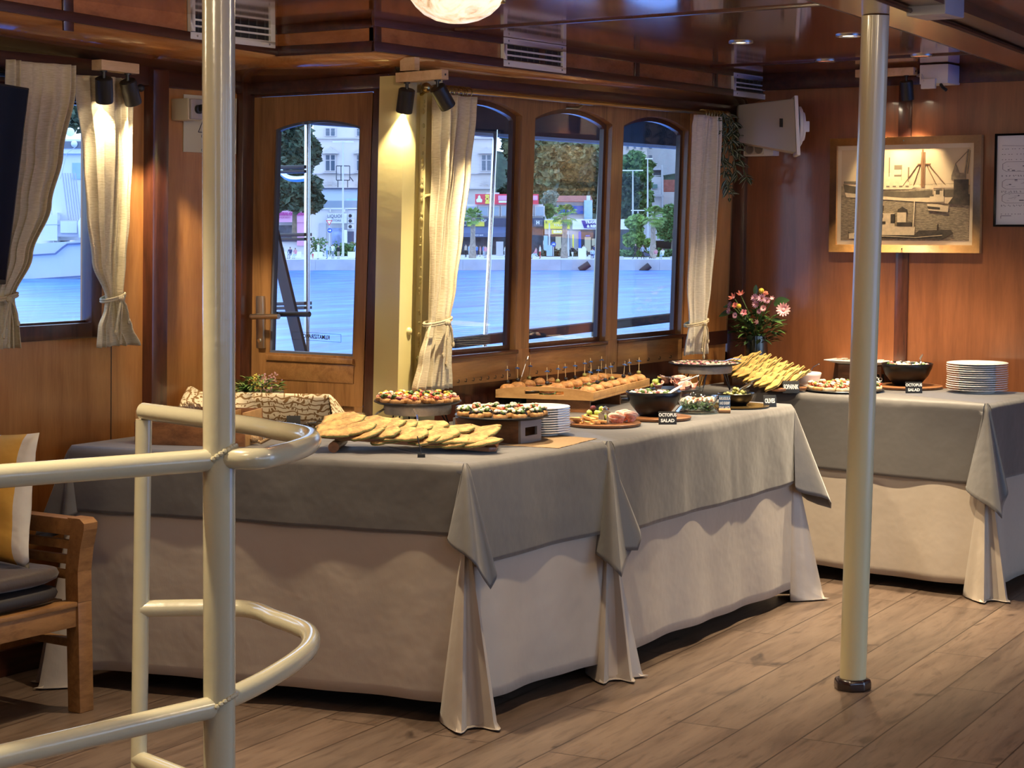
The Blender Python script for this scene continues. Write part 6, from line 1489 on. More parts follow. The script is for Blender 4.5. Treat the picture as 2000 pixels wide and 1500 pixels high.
for f in (('gerbera', 1530, 605, 7.40, .062, 'big pink gerbera at the right of the bouquet', (PKL, PK), (.35, -.9, .25)), ('lily', 1433, 582, 7.46, .050, 'coral lily at the upper left of the bouquet', (COR, PKL), (-.3, -.7, .6)), ('lily', 1447, 576, 7.52, .046, 'coral lily behind, at the upper left of the bouquet', (COR, PKL), (.1, -.6, .8)),
 ('mum', 1475, 582, 7.45, .040, 'mauve chrysanthemum left of the top cluster', (MAUV, YEL), (-.2, -.9, .4)), ('mum', 1488, 583, 7.42, .042, 'mauve chrysanthemum at the centre of the top cluster', (MAUV, YEL), (.1, -.9, .4)), ('mum', 1477, 594, 7.42, .038, 'mauve chrysanthemum low in the top cluster', (MAUV, YEL), (-.1, -1, .1)), ('mum', 1498, 587, 7.44, .032, 'mauve chrysanthemum right of the top cluster', (MAUV, YEL), (.4, -.9, .3)),
 ('rose', 1494, 574, 7.48, .036, 'coral rose at the top of the bouquet', (COR, DKC), (.2, -.5, .8)), ('craspedia', 1487, 568, 7.46, .024, 'yellow button flower at the top of the bouquet', (YEL,), (0, -.5, 1)), ('craspedia', 1443, 598, 7.40, .022, 'yellow button flower at the left of the bouquet', (YEL,), (0, -1, .3)),
 ('mum', 1427, 596, 7.46, .036, 'mauve chrysanthemum at the left edge, upper', (MAUV, YEL), (-.5, -.8, .3)), ('mum', 1425, 607, 7.44, .036, 'mauve chrysanthemum at the left edge, lower', (MAUV, YEL), (-.5, -.8, .1)), ('rose', 1436, 597, 7.44, .034, 'coral rose beside the left yellow button flower', (COR, DKC), (-.1, -.9, .4)), ('rose', 1453, 611, 7.38, .036, 'salmon rose low in the middle left of the bouquet', (PK, DKC), (.1, -1, .3)),
 ('gerbera', 1436, 616, 7.40, .028, 'small pink daisy with a dark eye, lower left', (PKL, DKC), (-.2, -1, .1)), ('gerbera', 1491, 602, 7.40, .030, 'small pink daisy in the middle of the bouquet', (PKL, DKC), (.1, -1, .2)), ('mum', 1483, 608, 7.42, .026, 'small mauve flower below the top cluster', (MAUV, DKC), (0, -1, 0)), ('lily', 1480, 628, 7.40, .030, 'pale pink bud hanging low over the vase', (PKL, CHEESE), (-.2, -1, -.1)), ('lily', 1508, 583, 7.46, .026, 'small pale pink blossom at the upper right', (PKL, PKL), (.4, -.8, .5))): flower(*f)
t = thing('bouquet_foliage', 'dark green foliage filling the vase bouquet', 'foliage', (vx, vy, vt), kind='stuff'); rr = random.Random(77); cf = Vector((vx - .005, vy, vt - .01))
sprays(t, cf, 90, .10, .13, (GR3, GR1), .045, .022); sprays(t, cf + Vector((0, -.02, -.03)), 40, .07, .06, (GR3,), .055, .024)
it = [(ony(a, c, 7.46), Vector(d), Vector((0, -1, .5)), L, w) for a, c, d, L, w in ((1512, 596, (.9, 0, .55), .085, .05), (1430, 610, (-1, 0, -.05), .065, .035), (1476, 578, (.02, 0, 1), .065, .026), (1436, 598, (-1, 0, .15), .06, .025), (1508, 626, (1, 0, .3), .05, .02))]; leaf_obj('broad_leaves', GR3, t, it)
# ------------------------------------------------------------------ outside on the boat: side deck, rails, ladder
Vx = Vector((math.cos(YAW), math.sin(YAW), 0)); Fx = Vector(FH)
b = MB(); b.bx(-5.6, -4.78, -3.5, 12, -.06, 0); struct('side_deck', b, W_TEAKH)
ze = (onx(930, 258, -5.06).z + onx(1330, 288, -5.06).z) / 2
b = MB(); b.hexa([(-5.08, 5.30, ze), (-4.05, 5.30, 2.02), (-4.05, 13, 2.02), (-5.08, 13, ze), (-5.08, 5.30, ze + .05), (-4.05, 5.30, 2.09), (-4.05, 13, 2.09), (-5.08, 13, ze + .05)]); struct('roof_overhang', b, M_('overhang_brown', (.10, .055, .03), 1.0, spec=0, var=.2, vs=2))
b = MB(); b.bx(-5.10, -5.06, 5.30, 13, ze - .012, ze + .07); struct('trim_22', b, M_('overhang_edge', (.32, .31, .30), .5))
XR = -5.0
h0, h1 = onx(885, 670, XR), onx(1313, 620, XR)
hd = (h1 - h0).normalized()
t = thing('deck_railing', 'dark wooden handrail on slanted steel stanchions outside the windows', 'railing', h0)
b = MB(); b.beam(h0 - hd * .02, h1 + hd * 4, .055, .045); obj('handrail', b, M_('dark_handrail_wood', (.035, .014, .010), .7, spec=.15), t, bev=.008)
for (a, c, e, f, r_, mt_) in ((968, 250, 946, 700, .011, CHROME), (1176, 250, 1157, 672, .009, POLEC)):
    p0, p1 = onx(a, c, XR), onx(e, f, XR); q = p1 + (p1 - p0) * (p1.z / (p0.z - p1.z)); b = MB(); b.tube([p0, p1, q], r_, 14); obj('stanchion', b, mt_, t)
YL = 6.0
t = thing('deck_ladder', 'steel ladder with dark treads outside the glazed door', 'ladder', ony(600, 690, YL))
pa, pb = ony(601, 150, YL), ony(599, 760, YL)
b = MB(); b.tube([pa, pb, Vector((pb.x, pb.y, 0))], .0125, 16); obj('upright', b, CHROME, t)
b = MB(); o_ = ony(490, 690, YL) - ony(599, 690, YL); b.tube([pa + o_, pb + o_, Vector((pb.x, pb.y, 0)) + o_], .0125, 16); obj('upright', b, CHROME, t)
TRD = M_('dark_tread', (.045, .038, .034), .35)
for y in (330, 462, 596, 730):
    q = ony(602, y, YL); r0 = ony(500, y + 2, YL); b = MB(); b.beam(q + Vector((0, 0, .008)), r0 + Vector((0, 0, .008)), .05, .014); b.beam(q - Vector((0, 0, .010)), r0 - Vector((0, 0, .010)), .05, .012); obj('tread', b, TRD, t, bev=.003)
b = MB(); P = [ony(a, c, YL + .25) for a, c in ((520, 300), (548, 335), (562, 347), (580, 350), (600, 348))]; b.tube(smooth_path(P), .012, 12); obj('handrail', b, CHROME, t)
s0, s1 = ony(528, 430, 5.75), ony(596, 720, 5.75)
b = MB(); b.beam(s0, s1 + (s1 - s0) * (s1.z / (s0.z - s1.z)), .05, .016, (0, 1, 0)); tag(obj('stair_stringer', b, BLACKM), 'black sloping stringer behind the door glass, beside the ladder', 'stair part')

# ------------------------------------------------------------------ harbour
D0 = 205.0; PXM = D0 / F
WZ = ond(900, 528, D0).z
m, n, l, p = nmat('harbour_water'); mp = mapping(n, l, (1, 1, 1), (0, 0, 0)); mp.vector_type = 'POINT'; mp.inputs['Rotation'].default_value = (0, 0, -YAW); mp.inputs['Scale'].default_value = (.55, .16, 1)
a = noise(n, l, mp, .9, 6, .62, .6); a2 = noise(n, l, mp, .12, 3)
l.new(ramp(n, l, a.outputs['Fac'], [(.34, (.006, .085, .32)), (.52, (.014, .19, .60)), (.68, (.06, .32, .80))]).outputs[0], p.inputs['Base Color']); p.inputs['Roughness'].default_value = .3; p.inputs['Specular IOR Level'].default_value = .3
bump(n, l, a.outputs['Fac'], p, .4, .35)
b = MB(); o0 = Vector((0, 0, WZ)); b.poly([o0 + Vx * x + Fx * y for x, y in ((-260, -120), (260, -120), (260, D0 + 3), (-260, D0 + 3))]); struct('water', b, m, smooth=False)
STONE = M_('quay_stone', (.50, .48, .46), .8, var=.12, vs=.6, bmp=.2, bs=4); PAVE = M_('pale_paving', (.62, .60, .60), .8, var=.06, vs=.3)
def fb(b, x0, x1, y0, y1, D, dep, D2=None):
    """block whose front face spans the view box x0..x1, y0..y1 at D metres, dep metres deep"""
    q = [ond(x0, y1, D), ond(x1, y1, D), ond(x1, y0, D), ond(x0, y0, D)]; f = Fx * dep
    b.hexa([q[0], q[1], q[1] + f, q[0] + f, q[3], q[2], q[2] + f, q[3] + f]); return b
zq = ond(900, 507, D0).z
b = MB(); k = -1400
while k < 3400: fb(b, k + .15, k + 95.85, 507, 533, D0, 1.2); k += 96
struct('quay_wall', b, STONE, bev=0)
b = MB(); b.bx(-1, 1, -1, 1, 0, 1); b.v = [Vector((0, 0, 0)) + Vx * (v.x * 260) + Fx * (D0 + 1.25 + (v.y + 1) * 80) + Vector((0, 0, zq - .3 + v.z * .3)) for v in b.v]; struct('quay_ground', b, PAVE)
WHT = M_('white_render', (.72, .70, .70), .8, var=.05, vs=.3); CRM = M_('cream_render', (.70, .63, .58), .8, var=.06, vs=.2); GRY = M_('grey_render', (.50, .49, .50), .8, var=.1, vs=.3); GLS = M_('dark_window_pane', (.10, .13, .17), .1); FRM = M_('window_surround', (.62, .56, .54), .7)
SHOPD = M_('shop_interior_dark', (.05, .055, .07), .5, var=.6, vs=1.2); ROOFR = M_('red_roof', (.42, .14, .10), .8, var=.2, vs=2); BLUES = M_('blue_blind', (.03, .10, .45), .5); LBLUE = M_('pale_blue_panel', (.35, .52, .70), .5, var=.1, vs=1)
NAVY = M_('navy_fascia', (.05, .06, .11), .5); PINK = M_('pink_sign', (.75, .35, .55), .5); REDS = M_('red_sign', (.70, .05, .08), .5); YELS = M_('yellow_sign', (.80, .68, .08), .5); PURP = M_('purple_sign', (.06, .03, .26), .5); WSIGN = M_('white_sign', (.80, .80, .80), .5); AWN = M_('awning_slate_blue', (.10, .13, .22), .7); MET = M_('lamp_post_grey', (.55, .56, .58), .4, .3)
def part(name, parent, mat, *boxes):
    b = MB()
    for q in boxes: fb(b, *q)
    return obj(name, b, mat, parent, smooth=False)
def building(name, label, cat, px, py, D): return thing(name, label, cat, ond(px, py, D))
def sign_text(s, px, py, D, hpx, mat, parent, sx=1, rot=0, bold=.0):
    M = frame_matrix(ond(px, py, D) - Fx * .06, Vx, (0, 0, 1)) @ Matrix.Rotation(rot, 4, 'Z'); return text('lettering', s, hpx * D / F * 1.35, mat, parent, M, .02, sx=sx, bold=bold)
# hotel
t = building('hotel', 'cream stucco hotel with pedimented windows across the harbour', 'building', 780, 500, 262)
part('wall', t, CRM, (612, 966, -160, 500, 262, 16))
part('string_course', t, FRM, (610, 968, 268, 271, 261.6, .6), (610, 968, 338, 340, 261.7, .5), (610, 968, 366, 369, 261.4, 1), (610, 968, 180, 183, 261.6, .5))
for cx in (645, 706, 767, 828, 889, 950):
    for (y0, y1, ped) in ((251, 265, 0), (303, 333, 1), (120, 150, 1), (190, 215, 0)):
        w = part('window', t, FRM, (cx - 11, cx + 11, y0 - 2, y1 + 2, 261.75, .5)); 
        b = MB()
        for s in (-1, 1):
            fb(b, cx + s * 5 - 3.6, cx + s * 5 + 3.6, y0, y0 + (y1 - y0) * .3, 261.70, .2); fb(b, cx + s * 5 - 3.6, cx + s * 5 + 3.6, y0 + (y1 - y0) * .36, y1, 261.70, .2)
        obj('pane', b, GLS, w, smooth=False)
        if ped:
            b = MB(); b.prism([(-17, 0), (17, 0), (10, 7), (4, 9), (0, 14), (-4, 9), (-10, 7)], 0, .6, lambda s, z, d: ond(cx, y0 - 3, 261.3) + Vx * s * .07 + Vector((0, 0, z * .07)) + Fx * d); obj('pediment', b, FRM, w, smooth=False); part('sill', w, FRM, (cx - 15, cx + 15, y1 + 3, y1 + 5, 261.4, .5))
    b = MB()
    for k in range(9): a = PI * k / 8; b.beam(ond(cx, 365, 261.7) + Vx * .35 * math.cos(a) + Vector((0, 0, .35 * math.sin(a))), ond(cx, 365, 261.7) + Vx * .95 * math.cos(a) + Vector((0, 0, .95 * math.sin(a))), .10, .08, Fx)
    obj('arch_stones', b, FRM, t, smooth=False)
# left shops
t = building('shop_terrace', 'low white shop row with roof terrace and LIQUOR sign, seen through the door', 'building', 640, 500, 245)
part('wall', t, WHT, (500, 883, 410, 502, 245, 8)); part('upper_wall', t, M_('pale_blue_wall', (.52, .58, .66), .8), (612, 883, 369, 412, 254, 6), (500, 627, 391, 412, 252, 8)); part('roof_edge', t, NAVY, (608, 883, 367, 369.5, 253.5, 7))
part('balustrade', t, WHT, (500, 883, 406, 408.5, 244.6, .4), *[(x, x + 2, 406, 414, 244.6, .4) for x in range(504, 883, 28)])
part('terrace_glass', t, M_('terrace_glass', (.25, .30, .36), .2), (627, 702, 392, 406, 248, .2)); part('terrace_shop', t, LBLUE, (676, 708, 388, 392, 252, 2)); part('terrace_window', t, GLS, (680, 706, 393, 410, 252.5, 1.6))
sg = part('pink_sign', t, PINK, (530, 593, 412, 434, 244.2, .5)); sign_text('NATURAL COSMETICS', 566, 418, 244.1, 5, M_('sign_magenta', (.45, .05, .25), .5), sg, .85, bold=.05); sign_text('SHOP NEXT', 556, 425, 244.1, 3.5, bpy.data.materials['sign_magenta'], sg, .9)
part('shop_window', t, SHOPD, (545, 580, 440, 472, 244.5, .6)); part('pink_pillar', t, PINK, (580, 594, 434, 480, 244.4, .6)); part('grey_door', t, GRY, (624, 637, 436, 478, 244.5, .6))
sg = part('liquor_sign', t, WSIGN, (639, 678, 417, 436, 244.2, .5)); sign_text('LIQUOR', 655, 422.5, 244.1, 7.5, NAVY, sg, .85); sign_text('STORE', 657, 431, 244.1, 4.0, NAVY, sg, 1.2)
part('shutter', t, M_('painted_shutter', (.26, .32, .52), .6, var=.5, vs=.9), (648, 671, 445, 482, 244.4, .6))
for y in (417, 427, 438): 
    ac = part('air_conditioner', t, WHT, (679, 691, y, y + 9, 243.6, 1)); b = MB(); b.lathe([(.22, 0), (.22, .05), (.0001, .05)], 14, ond(684, y + 4.5, 243.5), Matrix.Identity(3)); b.v = [ond(684, y + 4.5, 243.5) + Vx * q.x + Vector((0, 0, 1)) * q.y for q in [v - ond(684, y + 4.5, 243.5) for v in b.v]]; obj('fan', b, SHOPD, ac, smooth=False)
part('black_board', t, NAVY, (679, 691, 452, 474, 243.8, .3)); part('white_board', t, WSIGN, (671, 678, 449, 478, 243.6, .3))
# middle shops
t = building('souvenir_shop', 'two-storey shop with red roof billboard and dark awning, left window', 'building', 970, 500, 240)
part('wall', t, WHT, (887, 1061, 399, 500, 240, 10)); part('roof_plant', t, WHT, (885, 912, 378, 400, 242, 4), (950, 975, 376, 380, 240, 2))
bb = part('billboard', t, REDS, (928, 1052, 379, 399, 239.2, .5)); sign_text('BOS', 952, 389, 239.1, 7, YELS, bb, 1, PI / 2, .05)
b = MB(); b.prism([(-5, -6), (5, -6), (6, -1), (2.5, 2), (2.5, 5), (0, 8), (-2.5, 5), (-2.5, 2), (-6, -1)], 0, .05, lambda s, z, d: ond(936, 389, 239.1) + Vx * s * .064 + Vector((0, 0, z * .064)) + Fx * d); obj('white_emblem', b, WSIGN, bb, smooth=False)
b = MB(); fb(b, 973, 1050, 382, 391, 239.15, .05); obj('pink_panel', b, PINK, bb, smooth=False); b = MB(); fb(b, 974, 990, 392, 396, 239.15, .05); fb(b, 993, 1008, 393, 397, 239.15, .05); obj('white_lines', b, WSIGN, bb, smooth=False)
for x in range(890, 1060, 22): w = part('upper_window', t, FRM, (x, x + 20, 402, 423, 239.6, .5)); part('pane', w, M_('grey_blue_pane', (.30, .36, .42), .15) if 'grey_blue_pane' not in bpy.data.materials else bpy.data.materials['grey_blue_pane'], (x + 2, x + 18, 404, 421, 239.5, .2))
fa = part('fascia', t, NAVY, (885, 1062, 426, 443, 239.0, .8)); sign_text('SOUVENIR SHOP', 925, 431.5, 238.9, 5.5, WSIGN, fa, .9); sign_text('24', 1013, 430, 238.9, 6, WSIGN, fa); sign_text('OPEN', 905, 440, 238.9, 3, WSIGN, fa)
b = MB(); fb(b, 913, 946, 432, 442, 238.95, .05); obj('yellow_panel', b, YELS, fa, smooth=False); b = MB(); fb(b, 1043, 1060, 429, 442, 238.9, .1); obj('hotel_panel', b, M_('hotel_panel', (.12, .14, .19), .5), fa, smooth=False); sign_text('H', 1050.5, 435, 238.8, 6.5, WSIGN, fa, 1, 0, .04)
aw = MB(); q0, q1 = ond(885, 444, 239), ond(1000, 444, 239); aw.hexa([q0 + Vector((0, 0, -.75)) - Fx * 2, q1 + Vector((0, 0, -.75)) - Fx * 2, q1, q0, q0 + Vector((0, 0, -.68)) - Fx * 2, q1 + Vector((0, 0, -.68)) - Fx * 2, q1 + Vector((0, 0, .05)), q0 + Vector((0, 0, .05))]); aw = obj('awning', aw, AWN, t, smooth=False)
part('awning_valance', t, AWN, (885, 1000, 455, 463, 236.9, .1)); sign_text('FOOD BAR', 934, 459.5, 236.8, 3.0, WSIGN, t)
part('shop_front', t, SHOPD, (888, 1000, 458, 499, 239.5, .8), (1004, 1060, 446, 499, 239.4, .8))
t = building('travel_agency', 'shop with yellow signs and purple TRAVEL & RENT sign, middle window', 'building', 1120, 500, 238)
part('wall', t, WHT, (1064, 1240, 428, 500, 238, 10))
sg = part('yellow_sign', t, YELS, (1063, 1113, 430, 447, 237.4, .5)); sign_text('B', 1067, 434, 237.3, 5, NAVY, sg); sign_text('TOURS', 1092, 440, 237.3, 5, WSIGN, sg)
sg = part('euro_sign', t, YELS, (1078, 1100, 449, 457, 237.0, .4)); sign_text('EURO', 1089, 453, 236.9, 4.5, WSIGN, sg, 1, 0, .03)
sg = part('travel_sign', t, WSIGN, (1118, 1240, 428, 448, 237.4, .5)); b = MB(); q = ond(1137, 446, 237.3); b.prism([(0.25, 0), (4.2, 0), (4.2, .95), (-.1, .95)], 0, .05, lambda s, z, d: q + Vx * s + Vector((0, 0, z + .02)) + Fx * d); pp = obj('purple_panel', b, PURP, sg, smooth=False)
sign_text('TRAVEL', 1156, 434, 237.2, 5.2, WSIGN, pp, 1.05, 0, .03); sign_text('& RENT', 1159, 442, 237.2, 5.2, WSIGN, pp, 1.05, 0, .03)
part('shop_front', t, SHOPD, (1064, 1112, 458, 498, 237.5, .7), (1134, 1236, 450, 498, 237.5, .7)); part('door_frame', t, BLUES, (1130, 1135, 452, 498, 237.0, .5), (1164, 1168, 452, 498, 237, .5), (1144, 1152, 459, 462, 236.9, .2)); part('pale_display', t, M_('warm_display', (.55, .48, .30), .5), (1142, 1154, 463, 492, 237.3, .3), (1156, 1163, 466, 480, 237.3, .3), (1085, 1096, 462, 490, 237.2, .3)); part('yellow_column', t, YELS, (1118, 1121, 458, 490, 236.9, .4)); part('blue_column', t, LBLUE, (1062, 1070, 460, 498, 236.8, .5))  # display blocks are plain pale yellow set in the shop fronts
t = building('red_roof_house', 'upper house with red tile roof and blue blinds above the shops', 'building', 1110, 430, 250)
part('wall', t, WHT, (1066, 1156, 393, 430, 250, 8)); b = MB(); q = [ond(1058, 394, 249.2), ond(1158, 394, 249.2), ond(1154, 383, 254), ond(1064, 383, 254)]; b.poly(q); b.poly([q[3], q[2], q[2] + Fx * 5 - Vector((0, 0, .7)), q[3] + Fx * 5 - Vector((0, 0, .7))]); obj('roof', b, ROOFR, t, smooth=False, solid=.12)
part('blue_blind', t, BLUES, (1085, 1139, 402, 418, 249.6, .5)); part('mullion', t, WHT, (1111, 1113, 402, 418, 249.5, .3)); part('chimney', t, WHT, (1146, 1153, 382, 394, 249.5, 1)); part('pale_blue_tower', t, LBLUE, (1141, 1157, 391, 428, 248.5, 2))
# right: apartments, house
t = building('apartment_block', 'beige apartment block with balcony seen through the right window', 'building', 1235, 420, 300)
part('wall', t, CRM, (1196, 1264, 150, 500, 300, 14)); part('concrete_wing', t, GRY, (1264, 1345, 130, 500, 303, 14))
for cx in (1226, 1240, 1253, 1269, 1272):
    for y in (277, 302, 240, 215): w = part('window', t, FRM, (cx - 3, cx + 3, y, y + 14, 299.6, .5)); part('pane', w, GLS, (cx - 2, cx + 2, y + 1, y + 13, 299.5, .2))
bc = part('balcony', t, WHT, (1231, 1250, 295, 302, 298, 2)); part('balcony', t, WHT, (1231, 1250, 231, 238, 298, 2))
t = building('white_house', 'white house with railed balcony and red gable behind the right palm', 'building', 1290, 430, 276)
part('wall', t, WHT, (1260, 1296, 345, 470, 276, 8)); part('balcony_slab', t, GRY, (1262, 1296, 380, 384, 274.8, 2), (1272, 1296, 328, 332, 275, 3)); part('balcony_rail', t, MET, *[(x, x + .7, 371, 381, 274.9, .1) for x in range(1262, 1296, 3)]); part('green_shutter', t, M_('green_shutter', (.12, .25, .22), .6), (1273, 1284, 360, 368, 275.5, .5)); part('dark_opening', t, SHOPD, (1276, 1294, 332, 342, 275.9, .5), (1292, 1298, 400, 412, 275.6, .5))
part('annex', t, CRM, (1296, 1350, 375, 470, 278, 8)); part('red_gable', t, ROOFR, (1296, 1318, 351, 376, 279, 5)); part('annex_window', t, GLS, (1306, 1312, 398, 410, 277.7, .4)); b = MB(); b.tube([ond(1294, 412, 275), ond(1293, 322, 275)], .16, 10); obj('flue', b, MET, t)
t = building('hill_houses', 'pale houses on the hill above the big tree', 'building', 1130, 290, 330); part('wall', t, CRM, (1070, 1175, 225, 505, 330, 12)); part('pane', t, GLS, (1092, 1098, 268, 276, 329.7, .4), (1120, 1126, 262, 272, 329.7, .4))

b = MB(); b.grid(lambda u, v: ond(500 + 2300 * u, 470 - 200 * v - 30 * math.sin(17 * u) * v, 282) + Fx * (30 * v), 70, 10); struct('hillside', b, M_('hillside_green', (.05, .075, .04), .9, var=.6, vs=.5))
b = MB()
for k in range(6): fb(b, 1352 + k * 190, 1530 + k * 190, (250, 300, 225)[k % 3], 506, 262 + 4 * (k % 2), 12)
struct('background_terrace', b, CRM, smooth=False)
b = MB()
for k in range(6):
    for i in range(7):
        for j in range(4): fb(b, 1362 + k * 190 + i * 24, 1372 + k * 190 + i * 24, 320 + j * 42, 342 + j * 42, 261.6 + 4 * (k % 2), .6)
struct('background_terrace_panes', b, GLS, smooth=False)
# trees
LG = [M_('tree_leaf_%s' % k, c, .7, var=.65, vs=1.3) for k, c in (('olive', (.17, .19, .085)), ('dark', (.055, .085, .045)), ('green', (.10, .19, .05)), ('bright', (.20, .32, .07)), ('grey', (.30, .33, .25)))]
TRK = M_('tree_trunk', (.18, .14, .10), .9, var=.3, vs=3)
def crown(name, parent, blobs, n, L, mat, seed):
    rq = random.Random(seed); vs = []; fs = []
    for (c, r_) in blobs:
        for _ in range(int(n * 2.2)):
            d = Vector((rq.gauss(0, 1), rq.gauss(0, 1), rq.gauss(0, 1))).normalized(); p_ = c + Vector((d.x * r_[0], d.y * r_[1], d.z * r_[2])) * (rq.uniform(.3, 1.0) if _ % 4 else rq.uniform(.9, 1.28)); u = Vector((rq.gauss(0, 1), rq.gauss(0, 1), rq.gauss(0, .6))).normalized(); w = u.cross(Vector((rq.gauss(0, 1), rq.gauss(0, 1), rq.gauss(0, 1)))).normalized(); s = L * rq.uniform(.6, 1.3); k = len(vs)
            vs += [p_ - u * s, p_ + w * s * .6, p_ + u * s, p_ - w * s * .6]; fs.append((k, k + 1, k + 2, k + 3))
    b = MB(); b.add(vs, fs); 
    return obj(name, b, mat, parent, smooth=False)
def tree(label, px, base, top, wpx, D, mat, seed, nb=9, n=260, L=.5, mats=None, deep=1.0):
    rq = random.Random(seed); p0 = ond(px, base, D); p1 = ond(px, top, D); h = (p1.z - p0.z); w = wpx * D / F / 2; t = thing('tree', label, 'tree', p0)
    p0 = Vector((p0.x, p0.y, max(p0.z, zq))); t.location = p0
    bl = []
    for k in range(nb):
        f = rq.uniform(.3, .88); s = rq.uniform(.18, .46) * min(w, h * .6); a = rq.uniform(-1, 1); bl.append((p0 + Vx * a * (w - s) + Fx * rq.uniform(-.6, .8) * w * deep * .6 + Vector((0, 0, h * f)), (s, s, s * .85)))
    bl.append((p0 + Vector((0, 0, h * .90)), (w * .5, w * .5, h * .11)))
    crown('crown', t, bl, n, L, mat, seed); b = MB(); b.tube([p0, p0 + Vector((.1, 0, h * .3)), p0 + Vector((0, .1, h * .6))], [w * .10, w * .07, w * .03], 8); obj('trunk', b, TRK, t); return t
tree('big dark tree left of the ladder pole across the harbour', 575, 470, 232, 110, 232, LG[1], 1, 34, 260, .5)
tree('large olive-green tree filling the left of the middle window', 1050, 450, 262, 120, 268, LG[0], 2, 16, 480, .6); tree('large olive-green tree filling the right of the middle window', 1130, 450, 272, 130, 272, LG[0], 3, 16, 480, .6); tree('dark tree behind the steel stanchion in the first window', 1004, 450, 262, 80, 292, LG[1], 4, 12, 420, .6); tree('dark tree behind the blue tower', 1180, 450, 300, 90, 266, LG[1], 5, 12, 420, .55)
tree('bright green tall tree behind the lamp posts in the right window', 1240, 470, 300, 72, 256, LG[2], 6, 20, 300, .5); tree('dark tree below the bright tall tree in the right window', 1225, 480, 345, 70, 250, LG[1], 7, 10, 400, .5)
tree('small round bright tree near the walking man', 1246, 512, 432, 60, 222, LG[3], 8, 9, 300, .32); tree('leafy grove at the right edge of the right window', 1312, 512, 415, 62, 230, LG[2], 9, 10, 420, .4); tree('pale oleander tree beside the red roof', 1074, 427, 376, 34, 246, LG[4], 10, 8, 300, .35); tree('small green bush tree above the hotel panel', 1070, 428, 402, 24, 241, LG[2], 11, 6, 300, .3)
t = thing('hedge', 'low clipped hedge behind the walking man', 'hedge', ond(1250, 505, 222)); crown('foliage', t, [(ond(x, 497, 222), (1.3, 1.0, .55)) for x in range(1205, 1345, 14)], 130, .22, LG[2], 12); t = thing('hedge', 'low dark hedge at the feet of the shops, middle window', 'hedge', ond(1100, 505, 226)); crown('foliage', t, [(ond(x, 497, 226), (1.2, .9, .5)) for x in range(1068, 1132, 12)], 110, .22, LG[1], 13); t = thing('hedge', 'dark hedge by the shutter seen through the door', 'hedge', ond(680, 500, 226)); crown('foliage', t, [(ond(x, 488, 228), (1.2, .9, .8)) for x in range(662, 712, 12)] + [(ond(620, 482, 228), (1.2, .9, 1.1))], 110, .22, LG[2], 14)
def palm(label, px, base, top, wpx, D, seed):
    rq = random.Random(seed); p0, p1 = ond(px, base, D), ond(px + 1, top, D); p0.z = zq; s = wpx * D / F / 2; t = thing('palm_tree', label, 'tree', p0); b = MB(); N = 10
    b.tube([p0.lerp(p1, k / N) for k in range(N + 1)], [.42 - .16 * min(1, k / N * 2) + .03 * (k % 2) for k in range(N + 1)], 12); obj('trunk', b, M_('palm_trunk', (.34, .28, .22), .9, var=.3, vs=4) if 'palm_trunk' not in bpy.data.materials else bpy.data.materials['palm_trunk'], t)
    b = MB()
    for k in range(30):
        a, e = rq.uniform(0, 2 * PI), rq.uniform(-.7, 1.3); d = Vector((math.cos(a) * math.cos(e), math.sin(a) * math.cos(e), math.sin(e))); L_ = s * rq.uniform(.45, .62); c = p1 + d * L_; b.tube([p1, p1 + d * L_], .03, 4); sd = d.cross(Vector((0, 0, 1))).normalized(); up = sd.cross(d)
        for j in range(11):
            f = (j - 5) / 5 * 1.35; dd = (d * math.cos(f) + sd * math.sin(f)).normalized(); tip = c + dd * s * .5 - Vector((0, 0, s * .16)); w = sd.cross(dd).normalized() if False else up; b.add([c - (sd * math.cos(f) - d * math.sin(f)) * .04, c + dd * s * .3 + (sd * math.cos(f) - d * math.sin(f)) * .07, tip, c + dd * s * .3 - (sd * math.cos(f) - d * math.sin(f)) * .07], [(0, 1, 2, 3)])
    obj('fronds', b, LG[3] if seed % 2 else LG[2], t, smooth=False)
palm('fan palm in front of the souvenir shop, first window', 923, 507, 425, 46, 214, 1); palm('fan palm before the yellow signs, middle window', 1102, 511, 422, 58, 214, 3); palm('fan palm beside the white house, right window', 1275, 515, 424, 56, 214, 5)
def lamp_post(label, px, base, top, D, heads):
    t = thing('street_lamp', label, 'street lamp', ond(px, base, D)); b = MB(); b.tube([ond(px, base, D), ond(px, top, D)], [.14, .07], 8); obj('post', b, MET, t)
    for s in heads: b = MB(); q = ond(px, top, D); b.tube([q, q + Vx * s * .4], .05, 6); b.box(q + Vx * s * .75, (.9, .3, .12), Matrix.Rotation(YAW, 3, 'Z')); obj('lamp_head', b, WSIGN, t)
lamp_post('tall double-headed street lamp in front of the hotel, door glass', 670, 505, 277, 222, (-1, 1)); lamp_post('tall street lamp nearest the second post, right window', 1236, 505, 333, 226, (-1, 1)); lamp_post('tallest street lamp, middle of the right window', 1265, 505, 310, 236, (.2,)); lamp_post('short street lamp before the bright tree', 1246, 470, 411, 234, (-.5, .5)); lamp_post('thin lamp pole left of the middle palm', 1073, 500, 436, 220, ()); lamp_post('thin lamp pole right of the middle palm', 1110, 500, 452, 220, ())
t = thing('sign_frame', 'empty billboard frame on the terrace roof by the hotel', 'frame', ond(670, 366, 252)); b = MB()
for a in ((657, 324, 683, 324), (657, 352, 683, 352), (657, 324, 657, 352), (683, 324, 683, 352), (666, 324, 666, 352), (660, 352, 660, 366), (679, 352, 679, 366), (683, 345, 690, 354)): b.tube([ond(a[0], a[1], 252), ond(a[2], a[3], 252)], .06, 6)
obj('bars', b, SHOPD, t)
